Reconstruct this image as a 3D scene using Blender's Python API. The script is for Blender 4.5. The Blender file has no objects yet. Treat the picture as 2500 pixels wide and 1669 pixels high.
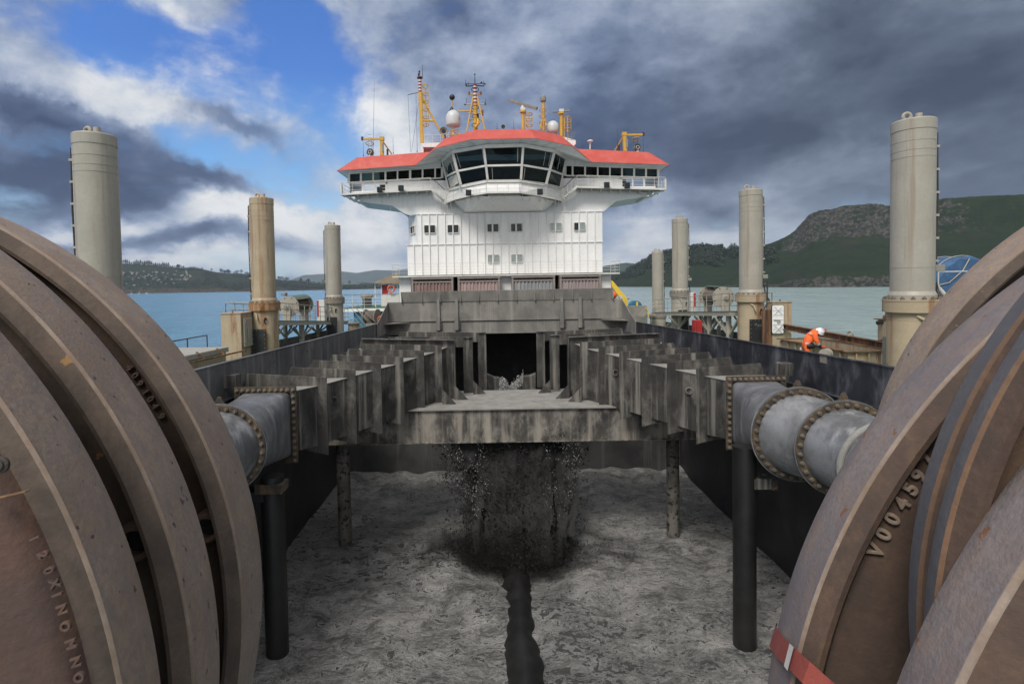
import bpy, math, random
from mathutils import Vector, Matrix, noise as mnoise
sc = bpy.context.scene
COL = sc.collection
random.seed(7)
R_ = math.radians
V = Vector
H0 = 16.0          # eye height above the water
# ------------------------------------------------------------------ camera
F_, PX, PY = 1383.6, 1206.0, 743.0
ROLL, PITCH = R_(.95), math.atan(48 / 1383.6)
cr, sr, cp, sp = math.cos(ROLL), math.sin(ROLL), math.cos(PITCH), math.sin(PITCH)
RT, UP, FW = V((1, 0, 0)), V((0, sp, cp)), V((0, cp, -sp))
cam = bpy.data.cameras.new('camera'); camo = bpy.data.objects.new('camera', cam); COL.objects.link(camo)
cx, cy, cz = RT * cr - UP * sr, RT * sr + UP * cr, -FW
camo.matrix_world = Matrix(((cx.x, cy.x, cz.x, 0), (cx.y, cy.y, cz.y, 0), (cx.z, cy.z, cz.z, H0), (0, 0, 0, 1)))
cam.sensor_width = 36; cam.lens = 36 * F_ / 2500
cam.shift_x = (1250 - PX) / 2500; cam.shift_y = (PY - 834.5) / 2500
cam.clip_start = .05; cam.clip_end = 60000
sc.camera = camo
# measured points of the place: a reading in one of the enlargements, taken at a known distance
ZM = dict(F=(0, 0, .9396), A=(0, 300, 2.614), B=(800, 150, 2.61), C=(1500, 400, 2.614), D=(1900, 250, 2.6133), E=(0, 500, 2.614),
          G=(0, 1050, 2.5325), H=(600, 900, 3.136), I=(1200, 900, 2.614), J=(1700, 600, 2.614), K=(1700, 1069, 2.614), L=(800, 660, 2.936),
          M=(820, 150, 5.8075), N=(1200, 200, 5.22), O=(820, 350, 5.593), P=(1220, 350, 5.593), Q=(520, 640, 4.894), R=(1460, 640, 4.894),
          S=(1880, 640, 4.894), T=(460, 820, 2.936), U=(1240, 780, 2.936), W=(940, 1060, 2.574), X=(280, 600, 3.4544), Y=(960, 500, 4.1946),
          S2=(1940, 780, 17.42), Z=(0, 0, 1))
def ray(k, x, y):
    x0, y0, s = ZM[k]
    xi, yi = (x0 + x / s - PX) / F_, -(y0 + y / s - PY) / F_
    return RT * (xi * cr + yi * sr) + UP * (-xi * sr + yi * cr) + FW
def at(k, x, y, Y):
    d = ray(k, x, y); d = d * (Y / d.y); return V((d.x, Y, d.z + H0))
def atx(k, x, y, X):
    d = ray(k, x, y); d = d * (X / d.x); return V((X, d.y, d.z + H0))
def atz(k, x, y, z):
    d = ray(k, x, y); d = d * ((z - H0) / d.z); return V((d.x, d.y, z))
def atp(k, x, y, c, n):
    d = ray(k, x, y); o = V((0, 0, H0)); t = (c - o).dot(n) / d.dot(n); return o + d * t
# ------------------------------------------------------------------ world
EXPO, SKY = 1.0, .1
sc.view_settings.view_transform = 'Standard'; sc.view_settings.look = 'None'
sc.view_settings.gamma = 1; sc.view_settings.use_curve_mapping = False; sc.view_settings.exposure = EXPO
SUN_EL, SUN_AZ = R_(50), R_(206)      # azimuth clockwise from +Y: behind the camera
world = bpy.data.worlds.new('World'); sc.world = world; world.use_nodes = True
def lin(r, g, b, k=1.0):
    f = lambda c: (c / 255 / 12.92 if c <= 10.3 else ((c / 255 + .055) / 1.055) ** 2.4) * k
    return (f(r), f(g), f(b), 1)
class NT:
    def __init__(s, nt): s.nt = nt; s.n = nt.nodes; s.l = nt.links
    def new(s, t, **k):
        n = s.n.new(t)
        for a, v in k.items(): setattr(n, a, v)
        return n
    def put(s, sock, v):
        if isinstance(v, bpy.types.NodeSocket): s.l.new(v, sock)
        elif v is not None: sock.default_value = v
    def math(s, op, a, b=None, clamp=False):
        n = s.new('ShaderNodeMath', operation=op, use_clamp=clamp); s.put(n.inputs[0], a); s.put(n.inputs[1], b); return n.outputs[0]
    def vm(s, op, a, b=None, out=0):
        n = s.new('ShaderNodeVectorMath', operation=op); s.put(n.inputs[0], a); s.put(n.inputs[1], b); return n.outputs[out]
    def mr(s, v, a, b, c=0., d=1., smooth=True):
        n = s.new('ShaderNodeMapRange'); n.interpolation_type = 'SMOOTHSTEP' if smooth else 'LINEAR'
        s.put(n.inputs[0], v)
        for i, q in enumerate((a, b, c, d)): s.put(n.inputs[i + 1], q)
        return n.outputs[0]
    def mix(s, f, a, b, mode='MIX'):
        n = s.new('ShaderNodeMix', data_type='RGBA', blend_type=mode)
        s.put(n.inputs[0], f); s.put(n.inputs[6], a); s.put(n.inputs[7], b); return n.outputs[2]
    def noise(s, vec, scale, detail=6, rough=.55, dist=0., out=0):
        n = s.new('ShaderNodeTexNoise'); s.put(n.inputs['Vector'], vec)
        n.inputs['Scale'].default_value = scale; n.inputs['Detail'].default_value = detail
        n.inputs['Roughness'].default_value = rough; n.inputs['Distortion'].default_value = dist
        return n.outputs[out]
    def ramp(s, v, stops, interp='LINEAR'):
        n = s.new('ShaderNodeValToRGB'); s.put(n.inputs[0], v); e = n.color_ramp.elements; n.color_ramp.interpolation = interp
        while len(e) > 1: e.remove(e[-1])
        e[0].position = stops[0][0]; e[0].color = stops[0][1]
        for p, c in stops[1:]:
            q = e.new(p); q.color = c
        return n.outputs[0]
    def scale(s, v, xyz):
        n = s.new('ShaderNodeMapping'); s.put(n.inputs[0], v); n.inputs['Scale'].default_value = xyz; return n.outputs[0]
w = NT(world.node_tree); w.n.clear()
tcw = w.new('ShaderNodeTexCoord').outputs['Generated']
sky = w.new('ShaderNodeTexSky'); sky.sky_type = 'NISHITA'; sky.sun_disc = False
sky.sun_elevation = SUN_EL; sky.sun_rotation = SUN_AZ; sky.air_density = 1.2; sky.dust_density = .6; sky.ozone_density = 2.0
sepw = w.new('ShaderNodeSeparateXYZ'); w.put(sepw.inputs[0], tcw)
zc = w.math('ADD', w.math('MAXIMUM', sepw.outputs[2], 0.), .16)
comb = w.new('ShaderNodeCombineXYZ'); w.put(comb.inputs[0], w.math('DIVIDE', sepw.outputs[0], zc)); w.put(comb.inputs[1], w.math('DIVIDE', sepw.outputs[1], zc))
cu = comb.outputs[0]
n1 = w.noise(w.scale(cu, (1.15, .8, 1)), 1.9, 14, .62, .5)
n2 = w.noise(cu, .75, 8, .55, .6)
mpw = w.new('ShaderNodeMapping'); w.put(mpw.inputs[0], tcw); mpw.inputs['Rotation'].default_value = (0, R_(-28), 0); mpw.inputs['Scale'].default_value = (1, 1, 1.7)
n3 = w.noise(mpw.outputs[0], 5.2, 14, .62, .15)
n4 = w.noise(mpw.outputs[0], 2.8, 12, .60, .3)
wv = w.vm('SUBTRACT', w.noise(tcw, 3.4, 9, .62, .3, out=1), (.5, .5, .5))
wn = w.new('ShaderNodeVectorMath', operation='SCALE'); w.put(wn.inputs[0], wv); wn.inputs['Scale'].default_value = .20
dirw = w.vm('ADD', tcw, wn.outputs[0])
def blob(px, py, rx, ry, rot, amp):
    """a bank of cloud (or a gap) lying in one direction of the sky; size in units of the full view"""
    d0 = ray('F', px, py).normalized()
    u = (d0.cross(V((0, 0, 1)))).normalized(); v = u.cross(d0).normalized()
    c, s = math.cos(R_(rot)), math.sin(R_(rot))
    a, b = u * c + v * s, v * c - u * s
    df = w.vm('SUBTRACT', dirw, tuple(d0))
    p = w.vm('DOT_PRODUCT', df, tuple(a * (1300 / rx)), out=1); q_ = w.vm('DOT_PRODUCT', df, tuple(b * (1300 / ry)), out=1)
    r2 = w.math('ADD', w.math('MULTIPLY', p, p), w.math('MULTIPLY', q_, q_))
    return w.math('MULTIPLY', w.math('EXPONENT', w.math('MULTIPLY', r2, -1.)), amp)
def total(bl):
    acc = None
    for b in bl:
        o = blob(*b); acc = o if acc is None else w.math('ADD', acc, o)
    return acc
GAPS = [(380, 60, 200, 70, -15, .62), (650, 160, 100, 150, 10, .8), (545, 205, 130, 60, -30, .62), (610, 290, 130, 80, -20, .68), (760, 340, 100, 150, 10, .75), (640, 30, 70, 60, 0, .5), (250, 60, 60, 60, -20, .35), (690, 430, 150, 60, 0, .6), (400, 330, 80, 50, -20, .35),
        (520, 370, 130, 50, -15, .42), (560, 640, 420, 36, 0, .50), (330, 80, 90, 70, 0, .3)]
LIGHT = [(330, 185, 95, 80, -10, .62), (290, 250, 90, 50, -20, .25), (60, 20, 150, 80, -25, .14), (500, 75, 190, 26, -32, .34), (600, 100, 90, 60, -40, .14), (810, 235, 100, 45, -25, .42), (860, 330, 90, 60, -20, .30), (430, 505, 230, 36, 4, .56), (120, 548, 170, 24, 2, .46),
         (640, 500, 120, 40, -5, .34), (890, 520, 120, 70, 0, .42), (740, 560, 150, 50, 0, .30), (1500, 525, 140, 60, 15, .56), (1650, 585, 140, 40, 0, .32), (980, 60, 300, 60, -25, .18), (850, 130, 130, 60, -30, .26), (1290, 130, 150, 110, -50, .16), (1180, 260, 140, 60, -20, .10),
         (600, 632, 600, 30, 0, .50), (2020, 380, 180, 50, 0, .12), (1450, 640, 300, 26, 0, .34), (560, 330, 90, 22, -30, .20), (640, 240, 50, 30, -30, .18), (480, 150, 120, 30, -35, .22)]
DARK = [(60, 165, 240, 26, -28, .34), (230, 258, 110, 20, -20, .30), (110, 400, 200, 80, -5, .36), (310, 480, 110, 30, -20, .32), (530, 280, 95, 28, -25, .46), (500, 425, 120, 26, -15, .30), (480, 575, 260, 24, 2, .32), (180, 590, 200, 16, 2, .15), (1750, 290, 520, 140, 5, .24), (2250, 400, 220, 90, 0, .18),
        (1120, 40, 150, 40, -20, .10), (1560, 330, 150, 60, -35, .20), (2150, 80, 420, 130, 0, .10), (1640, 480, 160, 24, 0, .16), (1450, 250, 160, 160, -50, .18), (1150, 170, 260, 100, -20, .14), (2000, 120, 500, 160, 0, .14)]
gap = w.math('MINIMUM', total(GAPS), .80); li = w.math('MINIMUM', total(LIGHT), .55); dk = w.math('MINIMUM', total(DARK), .36)
m4 = w.math('SUBTRACT', n4, .5); m3 = w.math('MULTIPLY', w.math('SUBTRACT', n3, .5), w.mr(sepw.outputs[0], .0, .45, 1., .45)); m1 = w.math('SUBTRACT', n1, .5)
cov = w.math('ADD', w.math('ADD', w.math('MULTIPLY', m4, 2.3), w.math('MULTIPLY', m3, 1.9)), w.math('ADD', w.math('MULTIPLY', m1, 1.0), 1.0))
cov = w.math('SUBTRACT', cov, w.math('MULTIPLY', gap, 1.12))
cov = w.math('ADD', cov, w.math('MULTIPLY', li, .55))
cov = w.mr(w.math('ADD', cov, w.math('MULTIPLY', dk, .9)), .10, .95)
bri = w.math('ADD', w.math('MULTIPLY', m1, .55), w.math('MULTIPLY', w.math('SUBTRACT', n2, .5), .35))
bri = w.math('ADD', bri, w.math('ADD', w.math('MULTIPLY', m3, 1.15), w.math('MULTIPLY', m4, 1.0)))
bri = w.math('ADD', w.math('ADD', bri, .45), w.math('SUBTRACT', li, dk))
KC = 1 / (SKY * 2 ** EXPO)
ccol = w.ramp(bri, [(0, lin(56, 72, 106, KC)), (.2, lin(84, 100, 132, KC)), (.4, lin(122, 138, 168, KC)), (.62, lin(170, 182, 204, KC)), (.85, lin(218, 222, 228, KC)), (1, lin(240, 241, 243, KC))])
# straight cloud on the right is a more neutral slate
ccol = w.mix(w.mr(sepw.outputs[0], .05, .5, 0., .55), ccol, w.ramp(bri, [(0, lin(66, 74, 84, KC)), (.2, lin(94, 102, 112, KC)), (.4, lin(130, 139, 150, KC)), (.62, lin(174, 181, 190, KC)), (.85, lin(218, 221, 225, KC)), (1, lin(240, 240, 240, KC))]))
blu = w.ramp(sepw.outputs[2], [(0, lin(200, 228, 244, KC)), (.06, lin(180, 218, 244, KC)), (.2, lin(90, 164, 234, KC)), (.34, lin(34, 108, 206, KC)), (.6, lin(24, 86, 180, KC))])
blu = w.mix(.22, blu, sky.outputs[0])
col = w.mix(cov, blu, ccol)
# overhead and behind the camera the sky is closed by pale even cloud, brightest round the hidden sun
sd = V((math.sin(SUN_AZ) * math.cos(SUN_EL), math.cos(SUN_AZ) * math.cos(SUN_EL), math.sin(SUN_EL)))
col = w.mix(w.math('MAXIMUM', w.mr(sepw.outputs[1], .25, -.35), w.mr(sepw.outputs[2], .5, .75)), col, w.mix(n1, lin(136, 137, 140, KC), lin(176, 175, 174, KC)))
sg = w.mr(w.vm('DOT_PRODUCT', tcw, tuple(sd), out=1), -.1, .95, 1., 2.6)
vmul = w.new('ShaderNodeVectorMath', operation='SCALE'); w.put(vmul.inputs[0], col); w.put(vmul.inputs['Scale'], sg)
bg = w.new('ShaderNodeBackground'); w.put(bg.inputs[0], vmul.outputs[0]); bg.inputs[1].default_value = SKY
wo = w.new('ShaderNodeOutputWorld'); w.l.new(bg.outputs[0], wo.inputs[0])
sunl = bpy.data.lights.new('sun', 'SUN'); sunl.energy = 1.5; sunl.angle = R_(20); sunl.color = (1, .95, .87)
suno = bpy.data.objects.new('sun', sunl); COL.objects.link(suno)
suno.rotation_euler = (-sd).to_track_quat('-Z', 'Y').to_euler()
# ------------------------------------------------------------------ materials
def weathered(name, c1, c2=None, scale=2., rough=.6, metal=0., streak=None, rust=None, spots=None, bump=.02, bscale=40., stain=None, detail=7, grain=.22):
    """c1/c2 mottled paint; streak=(colour, amount, xy-scale); rust=(colour, amount, scale); spots=(colour, amount, scale); stain likewise, large"""
    m = bpy.data.materials.new(name); m.use_nodes = True; t = NT(m.node_tree); t.n.clear()
    co = t.new('ShaderNodeTexCoord').outputs['Object']
    c2 = c2 or tuple(x * .8 for x in c1[:3]) + (1,)
    a = t.noise(co, scale, detail, .6, .3)
    col = t.mix(t.mr(a, .36, .64), c1, c2)
    g = t.noise(co, scale * 14, 4, .6)
    col = t.mix(t.mr(g, .3, .7, 0., grain), col, tuple(x * .62 for x in c1[:3]) + (1,))
    rf = rough
    if stain:
        s = t.noise(t.scale(co, (1, 1, .55)), stain[2] * 1.4, 10, .70, .25); f = t.mr(s, .56 - stain[1] * .4, .80 - stain[1] * .3, 0., stain[3] if len(stain) > 3 else .85); col = t.mix(f, col, stain[0])
    if streak:
        s = t.noise(t.scale(co, (streak[2], streak[2], streak[2] * .05)), 1., 7, .62)
        f = t.mr(s, .64 - streak[1] * .35, .80 - streak[1] * .3, 0., .8); col = t.mix(f, col, streak[0])
    if spots:
        s = t.noise(co, spots[2], 3, .5); f = t.mr(s, .72 - spots[1] * .2, .75 - spots[1] * .2); col = t.mix(f, col, spots[0])
    if rust:
        s = t.noise(t.scale(co, (1, 1, .35)), rust[2], 9, .68, .6); f = t.mr(s, .70 - rust[1] * .4, .78 - rust[1] * .36)
        rc = t.mix(t.noise(co, rust[2] * 5, 5, .6), rust[0], tuple(x * .35 for x in rust[0][:3]) + (1,))
        col = t.mix(f, col, rc); rf = t.mr(f, 0, 1, rough, .9)
    b = t.new('ShaderNodeBsdfPrincipled'); t.put(b.inputs['Base Color'], col); t.put(b.inputs['Roughness'], rf); b.inputs['Metallic'].default_value = metal
    if bump:
        bn = t.new('ShaderNodeBump'); bn.inputs['Strength'].default_value = 1.; bn.inputs['Distance'].default_value = bump
        h = t.math('ADD', t.math('MULTIPLY', t.noise(co, bscale, 5, .6), .5), t.math('MULTIPLY', a, 1.)); t.put(bn.inputs['Height'], h); t.put(b.inputs['Normal'], bn.outputs[0])
    o = t.new('ShaderNodeOutputMaterial'); t.l.new(b.outputs[0], o.inputs[0]); return m
def G(v, k=1., w=0.): return (v * (1 + w), v, v * (1 - w) * k, 1)
RUST = (.20, .075, .025, 1)
mt = {}
mt['coaming'] = weathered('dark stained hopper steel', (.14, .14, .143, 1), (.080, .081, .085, 1), 1.1, .55, .15, streak=((.24, .24, .24, 1), .5, 3.2), rust=(RUST, .1, 1.3), stain=((.22, .22, .22, 1), .22, .8), bump=.012)
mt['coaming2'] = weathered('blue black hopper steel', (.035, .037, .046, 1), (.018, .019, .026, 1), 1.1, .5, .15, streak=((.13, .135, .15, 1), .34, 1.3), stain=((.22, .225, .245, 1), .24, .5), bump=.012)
mt['duct'] = weathered('slurry stained steel', (.050, .047, .043, 1), (.026, .025, .024, 1), 1.6, .6, .1, streak=((.24, .225, .20, 1), .36, 3.2), stain=((.17, .16, .145, 1), .24, 1.2), bump=.012)
mt['beam'] = weathered('mud splashed beam steel', (.072, .066, .060, 1), (.030, .028, .027, 1), 1.5, .65, .05, streak=((.32, .29, .25, 1), .50, 2.2), stain=((.27, .25, .22, 1), .36, 1.7), bump=.012)
mt['dust'] = weathered('grey sand dust on steel', (.26, .25, .232, 1), (.19, .185, .172, 1), 2.2, .9, 0, stain=((.26, .25, .24, 1), .3, 1.1), bump=.02, bscale=25)
mt['frontwall'] = weathered('dry grey hopper steel', (.235, .225, .205, 1), (.165, .16, .15, 1), .8, .8, 0, streak=((.30, .29, .265, 1), .35, 1.5), stain=((.11, .108, .105, 1), .3, .5), bump=.01)
mt['darkwall'] = weathered('black steel with interior shade', (.016, .016, .017, 1), (.007, .007, .008, 1), 1., .5, 0, stain=((.045, .045, .046, 1), .2, .6), bump=.02)  # shade inside the hopper is put into this near black colour
mt['bulkhead'] = weathered('grey wet bulkhead', (.055, .055, .055, 1), (.022, .022, .023, 1), .6, .6, 0, streak=((.10, .10, .10, 1), .3, 2.), bump=.01)
mt['post'] = weathered('sand worn pipe column', (.13, .12, .105, 1), (.05, .047, .042, 1), 1.6, .7, 0, spots=((.012, .011, .010, 1), .75, 7.), bump=.012)
mt['postdark'] = weathered('black wet column', (.014, .014, .014, 1), (.008, .008, .008, 1), 2., .45, 0, bump=.01)
mt['pipe'] = weathered('scoured pipe steel', (.26, .265, .28, 1), (.16, .163, .172, 1), 1.3, .42, .35, streak=((.34, .34, .35, 1), .35, 2.2), stain=((.085, .085, .088, 1), .42, 1.3, .75), bump=.006)
mt['flange'] = weathered('rust brown flange', (.062, .050, .040, 1), (.034, .030, .027, 1), 3., .75, .1, stain=((.16, .105, .06, 1), .35, 3.), bump=.01)
mt['bolt'] = weathered('dull bolt steel', (.22, .19, .15, 1), (.12, .095, .07, 1), 9., .6, .3, bump=.004)
mt['sheave'] = weathered('brown weathered sheave steel', (.330, .250, .195, 1), (.255, .178, .130, 1), 5., .72, .05, stain=((.19, .165, .165, 1), .40, 20., .6), spots=((.085, .062, .052, 1), .22, 34.), bump=.0035, bscale=110, grain=.6)
mt['sheaveside'] = weathered('dark brown sheave side', (.135, .099, .077, 1), (.085, .064, .052, 1), 7., .8, .03, stain=((.05, .04, .034, 1), .26, 9., .7), spots=((.30, .17, .07, 1), .05, 20.), bump=.004, grain=.5)  # side faces browner and darker than the rims
mt['sheave2'] = weathered('violet grey weathered sheave steel', (.255, .215, .205, 1), (.180, .155, .168, 1), 6., .66, .08, stain=((.27, .185, .14, 1), .34, 14., .55), spots=((.22, .10, .05, 1), .17, 26.), bump=.0035, bscale=110, grain=.6)
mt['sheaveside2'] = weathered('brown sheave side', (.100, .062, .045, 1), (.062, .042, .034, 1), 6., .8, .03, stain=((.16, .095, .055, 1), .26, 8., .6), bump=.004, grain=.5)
mt['sheave3'] = weathered('grey inner sheave steel', (.145, .138, .145, 1), (.11, .105, .115, 1), 6., .62, .1, stain=((.19, .14, .10, 1), .18, 12., .5), bump=.003, grain=.4)
mt['rustedge'] = weathered('orange rust edge', (.19, .105, .06, 1), (.13, .08, .055, 1), 6., .8, 0, bump=.004, grain=.4)
mt['groove2'] = weathered('rust lettering with edge light', (.14, .10, .078, 1), None, 5., .8)  # letters paler than the groove: light on their edges put into the colour
mt['groove'] = weathered('groove rust with shade', (.060, .038, .028, 1), (.032, .021, .016, 1), 3., .85, 0, stain=((.09, .045, .022, 1), .3, 4.), bump=.008)  # rust brown, darkened to stand for the shade deep in the grooves
mt['sheaveface'] = weathered('red brown cast face', (.110, .060, .046, 1), (.070, .046, .040, 1), 4., .75, .03, stain=((.15, .085, .038, 1), .25, 6., .6), bump=.005, grain=.5)
mt['cream'] = weathered('cream grey paint', (.375, .35, .298, 1), (.33, .308, .262, 1), .8, .5, 0, streak=((.25, .20, .145, 1), .30, 4.), rust=(RUST, .08, 2.2), bump=.002)
mt['creamr'] = weathered('rust run cream paint', (.42, .345, .235, 1), (.36, .29, .195, 1), .9, .55, 0, streak=((.25, .11, .045, 1), .40, 5.), rust=((.24, .085, .03, 1), .30, 1.6), bump=.003)
mt['rustring'] = weathered('heavily rusted ring', (.38, .28, .17, 1), (.28, .16, .08, 1), 2.5, .7, 0, streak=((.22, .085, .03, 1), .6, 6.), rust=((.25, .085, .025, 1), .6, 2.4), bump=.006)
mt['greyring'] = weathered('dusty grey flange ring', (.25, .225, .19, 1), (.19, .17, .145, 1), 3., .8, 0, rust=(RUST, .15, 2.), bump=.006)
mt['white'] = weathered('white ship paint', (.78, .78, .775, 1), (.72, .72, .72, 1), .5, .42, 0, streak=((.58, .555, .51, 1), .26, 3.), bump=.001)
mt['white2'] = weathered('white trim paint with rust freckles', (.66, .65, .62, 1), (.58, .565, .53, 1), 1.5, .5, 0, rust=(RUST, .08, 3.), bump=.002)
mt['red'] = weathered('sun faded red roof paint', (.46, .062, .046, 1), (.50, .085, .065, 1), .7, .5, 0, stain=((.52, .14, .11, 1), .24, .9, .7), bump=.002)
mt['yellow'] = weathered('mast yellow paint', (.60, .36, .055, 1), (.52, .30, .05, 1), 2., .5, 0, rust=(RUST, .05, 4.), bump=.002)
mt['brightyellow'] = weathered('crane yellow paint', (.78, .56, .06, 1), (.72, .50, .05, 1), 2., .45, 0, rust=(RUST, .05, 4.), bump=.002)
mt['maroon'] = weathered('dark red band paint', (.25, .02, .02, 1), None, 3., .5)
mt['black'] = weathered('black paint', (.014, .014, .015, 1), (.010, .012, .013, 1), 3., .5, bump=.003)
mt['rubber'] = weathered('black rubber fender sheet', (.022, .023, .027, 1), (.014, .015, .018, 1), 2., .6, stain=((.05, .05, .055, 1), .2, 2.), bump=.004)
mt['rail'] = weathered('grey white rail paint', (.60, .59, .56, 1), None, 3., .5, rust=(RUST, .08, 5.))
mt['steelgrey'] = weathered('grey deck steel', (.26, .25, .225, 1), (.20, .19, .17, 1), 2., .7, rust=(RUST, .15, 2.), bump=.004)
mt['green'] = weathered('green deck paint', (.03, .13, .075, 1), (.05, .11, .07, 1), 1., .7, stain=((.12, .12, .09, 1), .25, 1.))
mt['deckgreen'] = weathered('dusty green walkway', (.10, .16, .13, 1), (.13, .16, .13, 1), 1.5, .7)
mt['rust'] = weathered('bare rusted steel', (.20, .10, .05, 1), (.10, .05, .03, 1), 2.5, .85, 0, streak=((.34, .20, .09, 1), .45, 4.), stain=((.03, .022, .02, 1), .3, 2.), bump=.012)
mt['cont1'] = weathered('faded dark red container paint', (.22, .135, .12, 1), (.26, .185, .17, 1), 1.2, .75, streak=((.34, .29, .27, 1), .4, 6.))
mt['cont2'] = weathered('faded pink container paint', (.36, .255, .24, 1), (.40, .30, .285, 1), 1.2, .75, streak=((.46, .38, .36, 1), .35, 6.))
mt['cont3'] = weathered('grey blue container paint', (.25, .26, .28, 1), (.30, .30, .31, 1), 1.2, .75, streak=((.38, .38, .38, 1), .4, 6.))
mt['cont4'] = weathered('dusty mauve container paint', (.30, .245, .245, 1), (.35, .29, .285, 1), 1.2, .75, streak=((.42, .36, .35, 1), .4, 6.))
mt['dustframe'] = weathered('dust covered container frame', (.29, .255, .24, 1), (.23, .205, .19, 1), 3., .85)
mt['under'] = weathered('white paint with underside shade', (.47, .50, .50, 1), (.42, .45, .45, 1), .6, .5)  # white paint seen from below, its shade put into the blue grey
mt['curtain'] = weathered('pale curtain cloth', (.80, .79, .75, 1), (.68, .67, .63, 1), 9., .9)
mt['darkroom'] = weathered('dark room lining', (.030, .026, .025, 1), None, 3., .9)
mt['teal'] = weathered('teal shirt cloth', (.06, .32, .40, 1), None, 8., .9)
mt['skin'] = weathered('skin', (.42, .25, .18, 1), None, 8., .6)
mt['orange'] = weathered('orange work suit cloth', (.90, .16, .035, 1), (.80, .125, .025, 1), 6., .8, bump=.02, bscale=14)
mt['navy'] = weathered('navy cloth', (.020, .024, .034, 1), None, 6., .85, bump=.01)
mt['reflect'] = weathered('grey reflective tape', (.52, .50, .50, 1), None, 9., .5)
mt['glove'] = weathered('red rubber glove', (.55, .07, .05, 1), None, 9., .6)
mt['radome'] = weathered('grey white dome shell', (.56, .58, .585, 1), (.52, .54, .55, 1), 2., .4, bump=0)
mt['wetmud'] = weathered('wet black mud', (.011, .0105, .010, 1), (.006, .006, .006, 1), 5., .8)
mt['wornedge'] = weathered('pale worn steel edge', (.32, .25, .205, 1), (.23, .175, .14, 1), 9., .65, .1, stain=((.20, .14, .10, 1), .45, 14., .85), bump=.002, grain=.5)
mt['helmet'] = weathered('white safety helmet shell', (.80, .82, .86, 1), (.76, .78, .82, 1), 5., .3, bump=0)
mt['blue'] = weathered('blue tarpaulin', (.045, .12, .25, 1), (.035, .09, .19, 1), 4., .6, bump=.03, bscale=9)
mt['bluedrum'] = weathered('blue drum paint', (.03, .16, .26, 1), None, 4., .5)
mt['redbox'] = weathered('red cabinet paint', (.45, .03, .03, 1), None, 3., .5)
mt['lifering'] = weathered('orange red ring foam', (.75, .14, .06, 1), None, 4., .6)
mt['brownroof'] = weathered('brown awning boards', (.30, .25, .18, 1), (.24, .195, .14, 1), 1.5, .8)
mt['rope'] = weathered('grey brown wire rope', (.15, .125, .105, 1), (.09, .075, .065, 1), 12., .8, bump=.02, bscale=30)
mt['strap'] = weathered('dull red webbing strap', (.30, .065, .05, 1), (.25, .055, .045, 1), 8., .8, bump=.004)
mt['cable'] = weathered('dark cable', (.035, .03, .028, 1), None, 6., .6)
mt['froth'] = weathered('pale churned slurry', (.36, .36, .35, 1), (.22, .22, .215, 1), 6., .7, bump=.05, bscale=14)
mt['chip'] = weathered('dark sand lumps', (.016, .0155, .015, 1), (.009, .009, .009, 1), 5., .8, bump=0)
mt['chipgrey'] = weathered('grey foam specks', (.30, .30, .30, 1), (.16, .16, .16, 1), 6., .6, bump=0)
mt['wall1'] = weathered('pale house wall', (.42, .42, .41, 1), None, .2, .7, bump=0)
mt['roof1'] = weathered('grey house roof', (.22, .215, .215, 1), None, .2, .7, bump=0)
mt['roof2'] = weathered('brown house roof', (.17, .10, .08, 1), None, .2, .7, bump=0)
mt['pine'] = weathered('dark pine needles', (.018, .032, .020, 1), (.030, .045, .026, 1), .12, .9, bump=0)
mt['wood'] = weathered('bark', (.06, .045, .035, 1), None, 1., .9, bump=0)
mt['sail'] = weathered('white boat hull', (.8, .8, .8, 1), None, 1., .5, bump=0)
def glass(name, tint, refl=.08):
    m = bpy.data.materials.new(name); m.use_nodes = True; t = NT(m.node_tree); t.n.clear()
    tr = t.new('ShaderNodeBsdfTransparent'); tr.inputs[0].default_value = tint
    gl = t.new('ShaderNodeBsdfGlossy'); gl.inputs['Roughness'].default_value = .03; gl.inputs[0].default_value = (.9, .95, .95, 1)
    fr = t.new('ShaderNodeFresnel'); fr.inputs[0].default_value = 1.5
    mx = t.new('ShaderNodeMixShader'); t.put(mx.inputs[0], t.math('MULTIPLY', t.math('ADD', fr.outputs[0], refl), .62)); t.l.new(tr.outputs[0], mx.inputs[1]); t.l.new(gl.outputs[0], mx.inputs[2])
    o = t.new('ShaderNodeOutputMaterial'); t.l.new(mx.outputs[0], o.inputs[0]); return m
mt['glass'] = glass('dark green tinted glass', (.20, .26, .245, 1), .0)
mt['glass2'] = glass('clear window glass', (.90, .93, .94, 1), .0)
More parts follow.
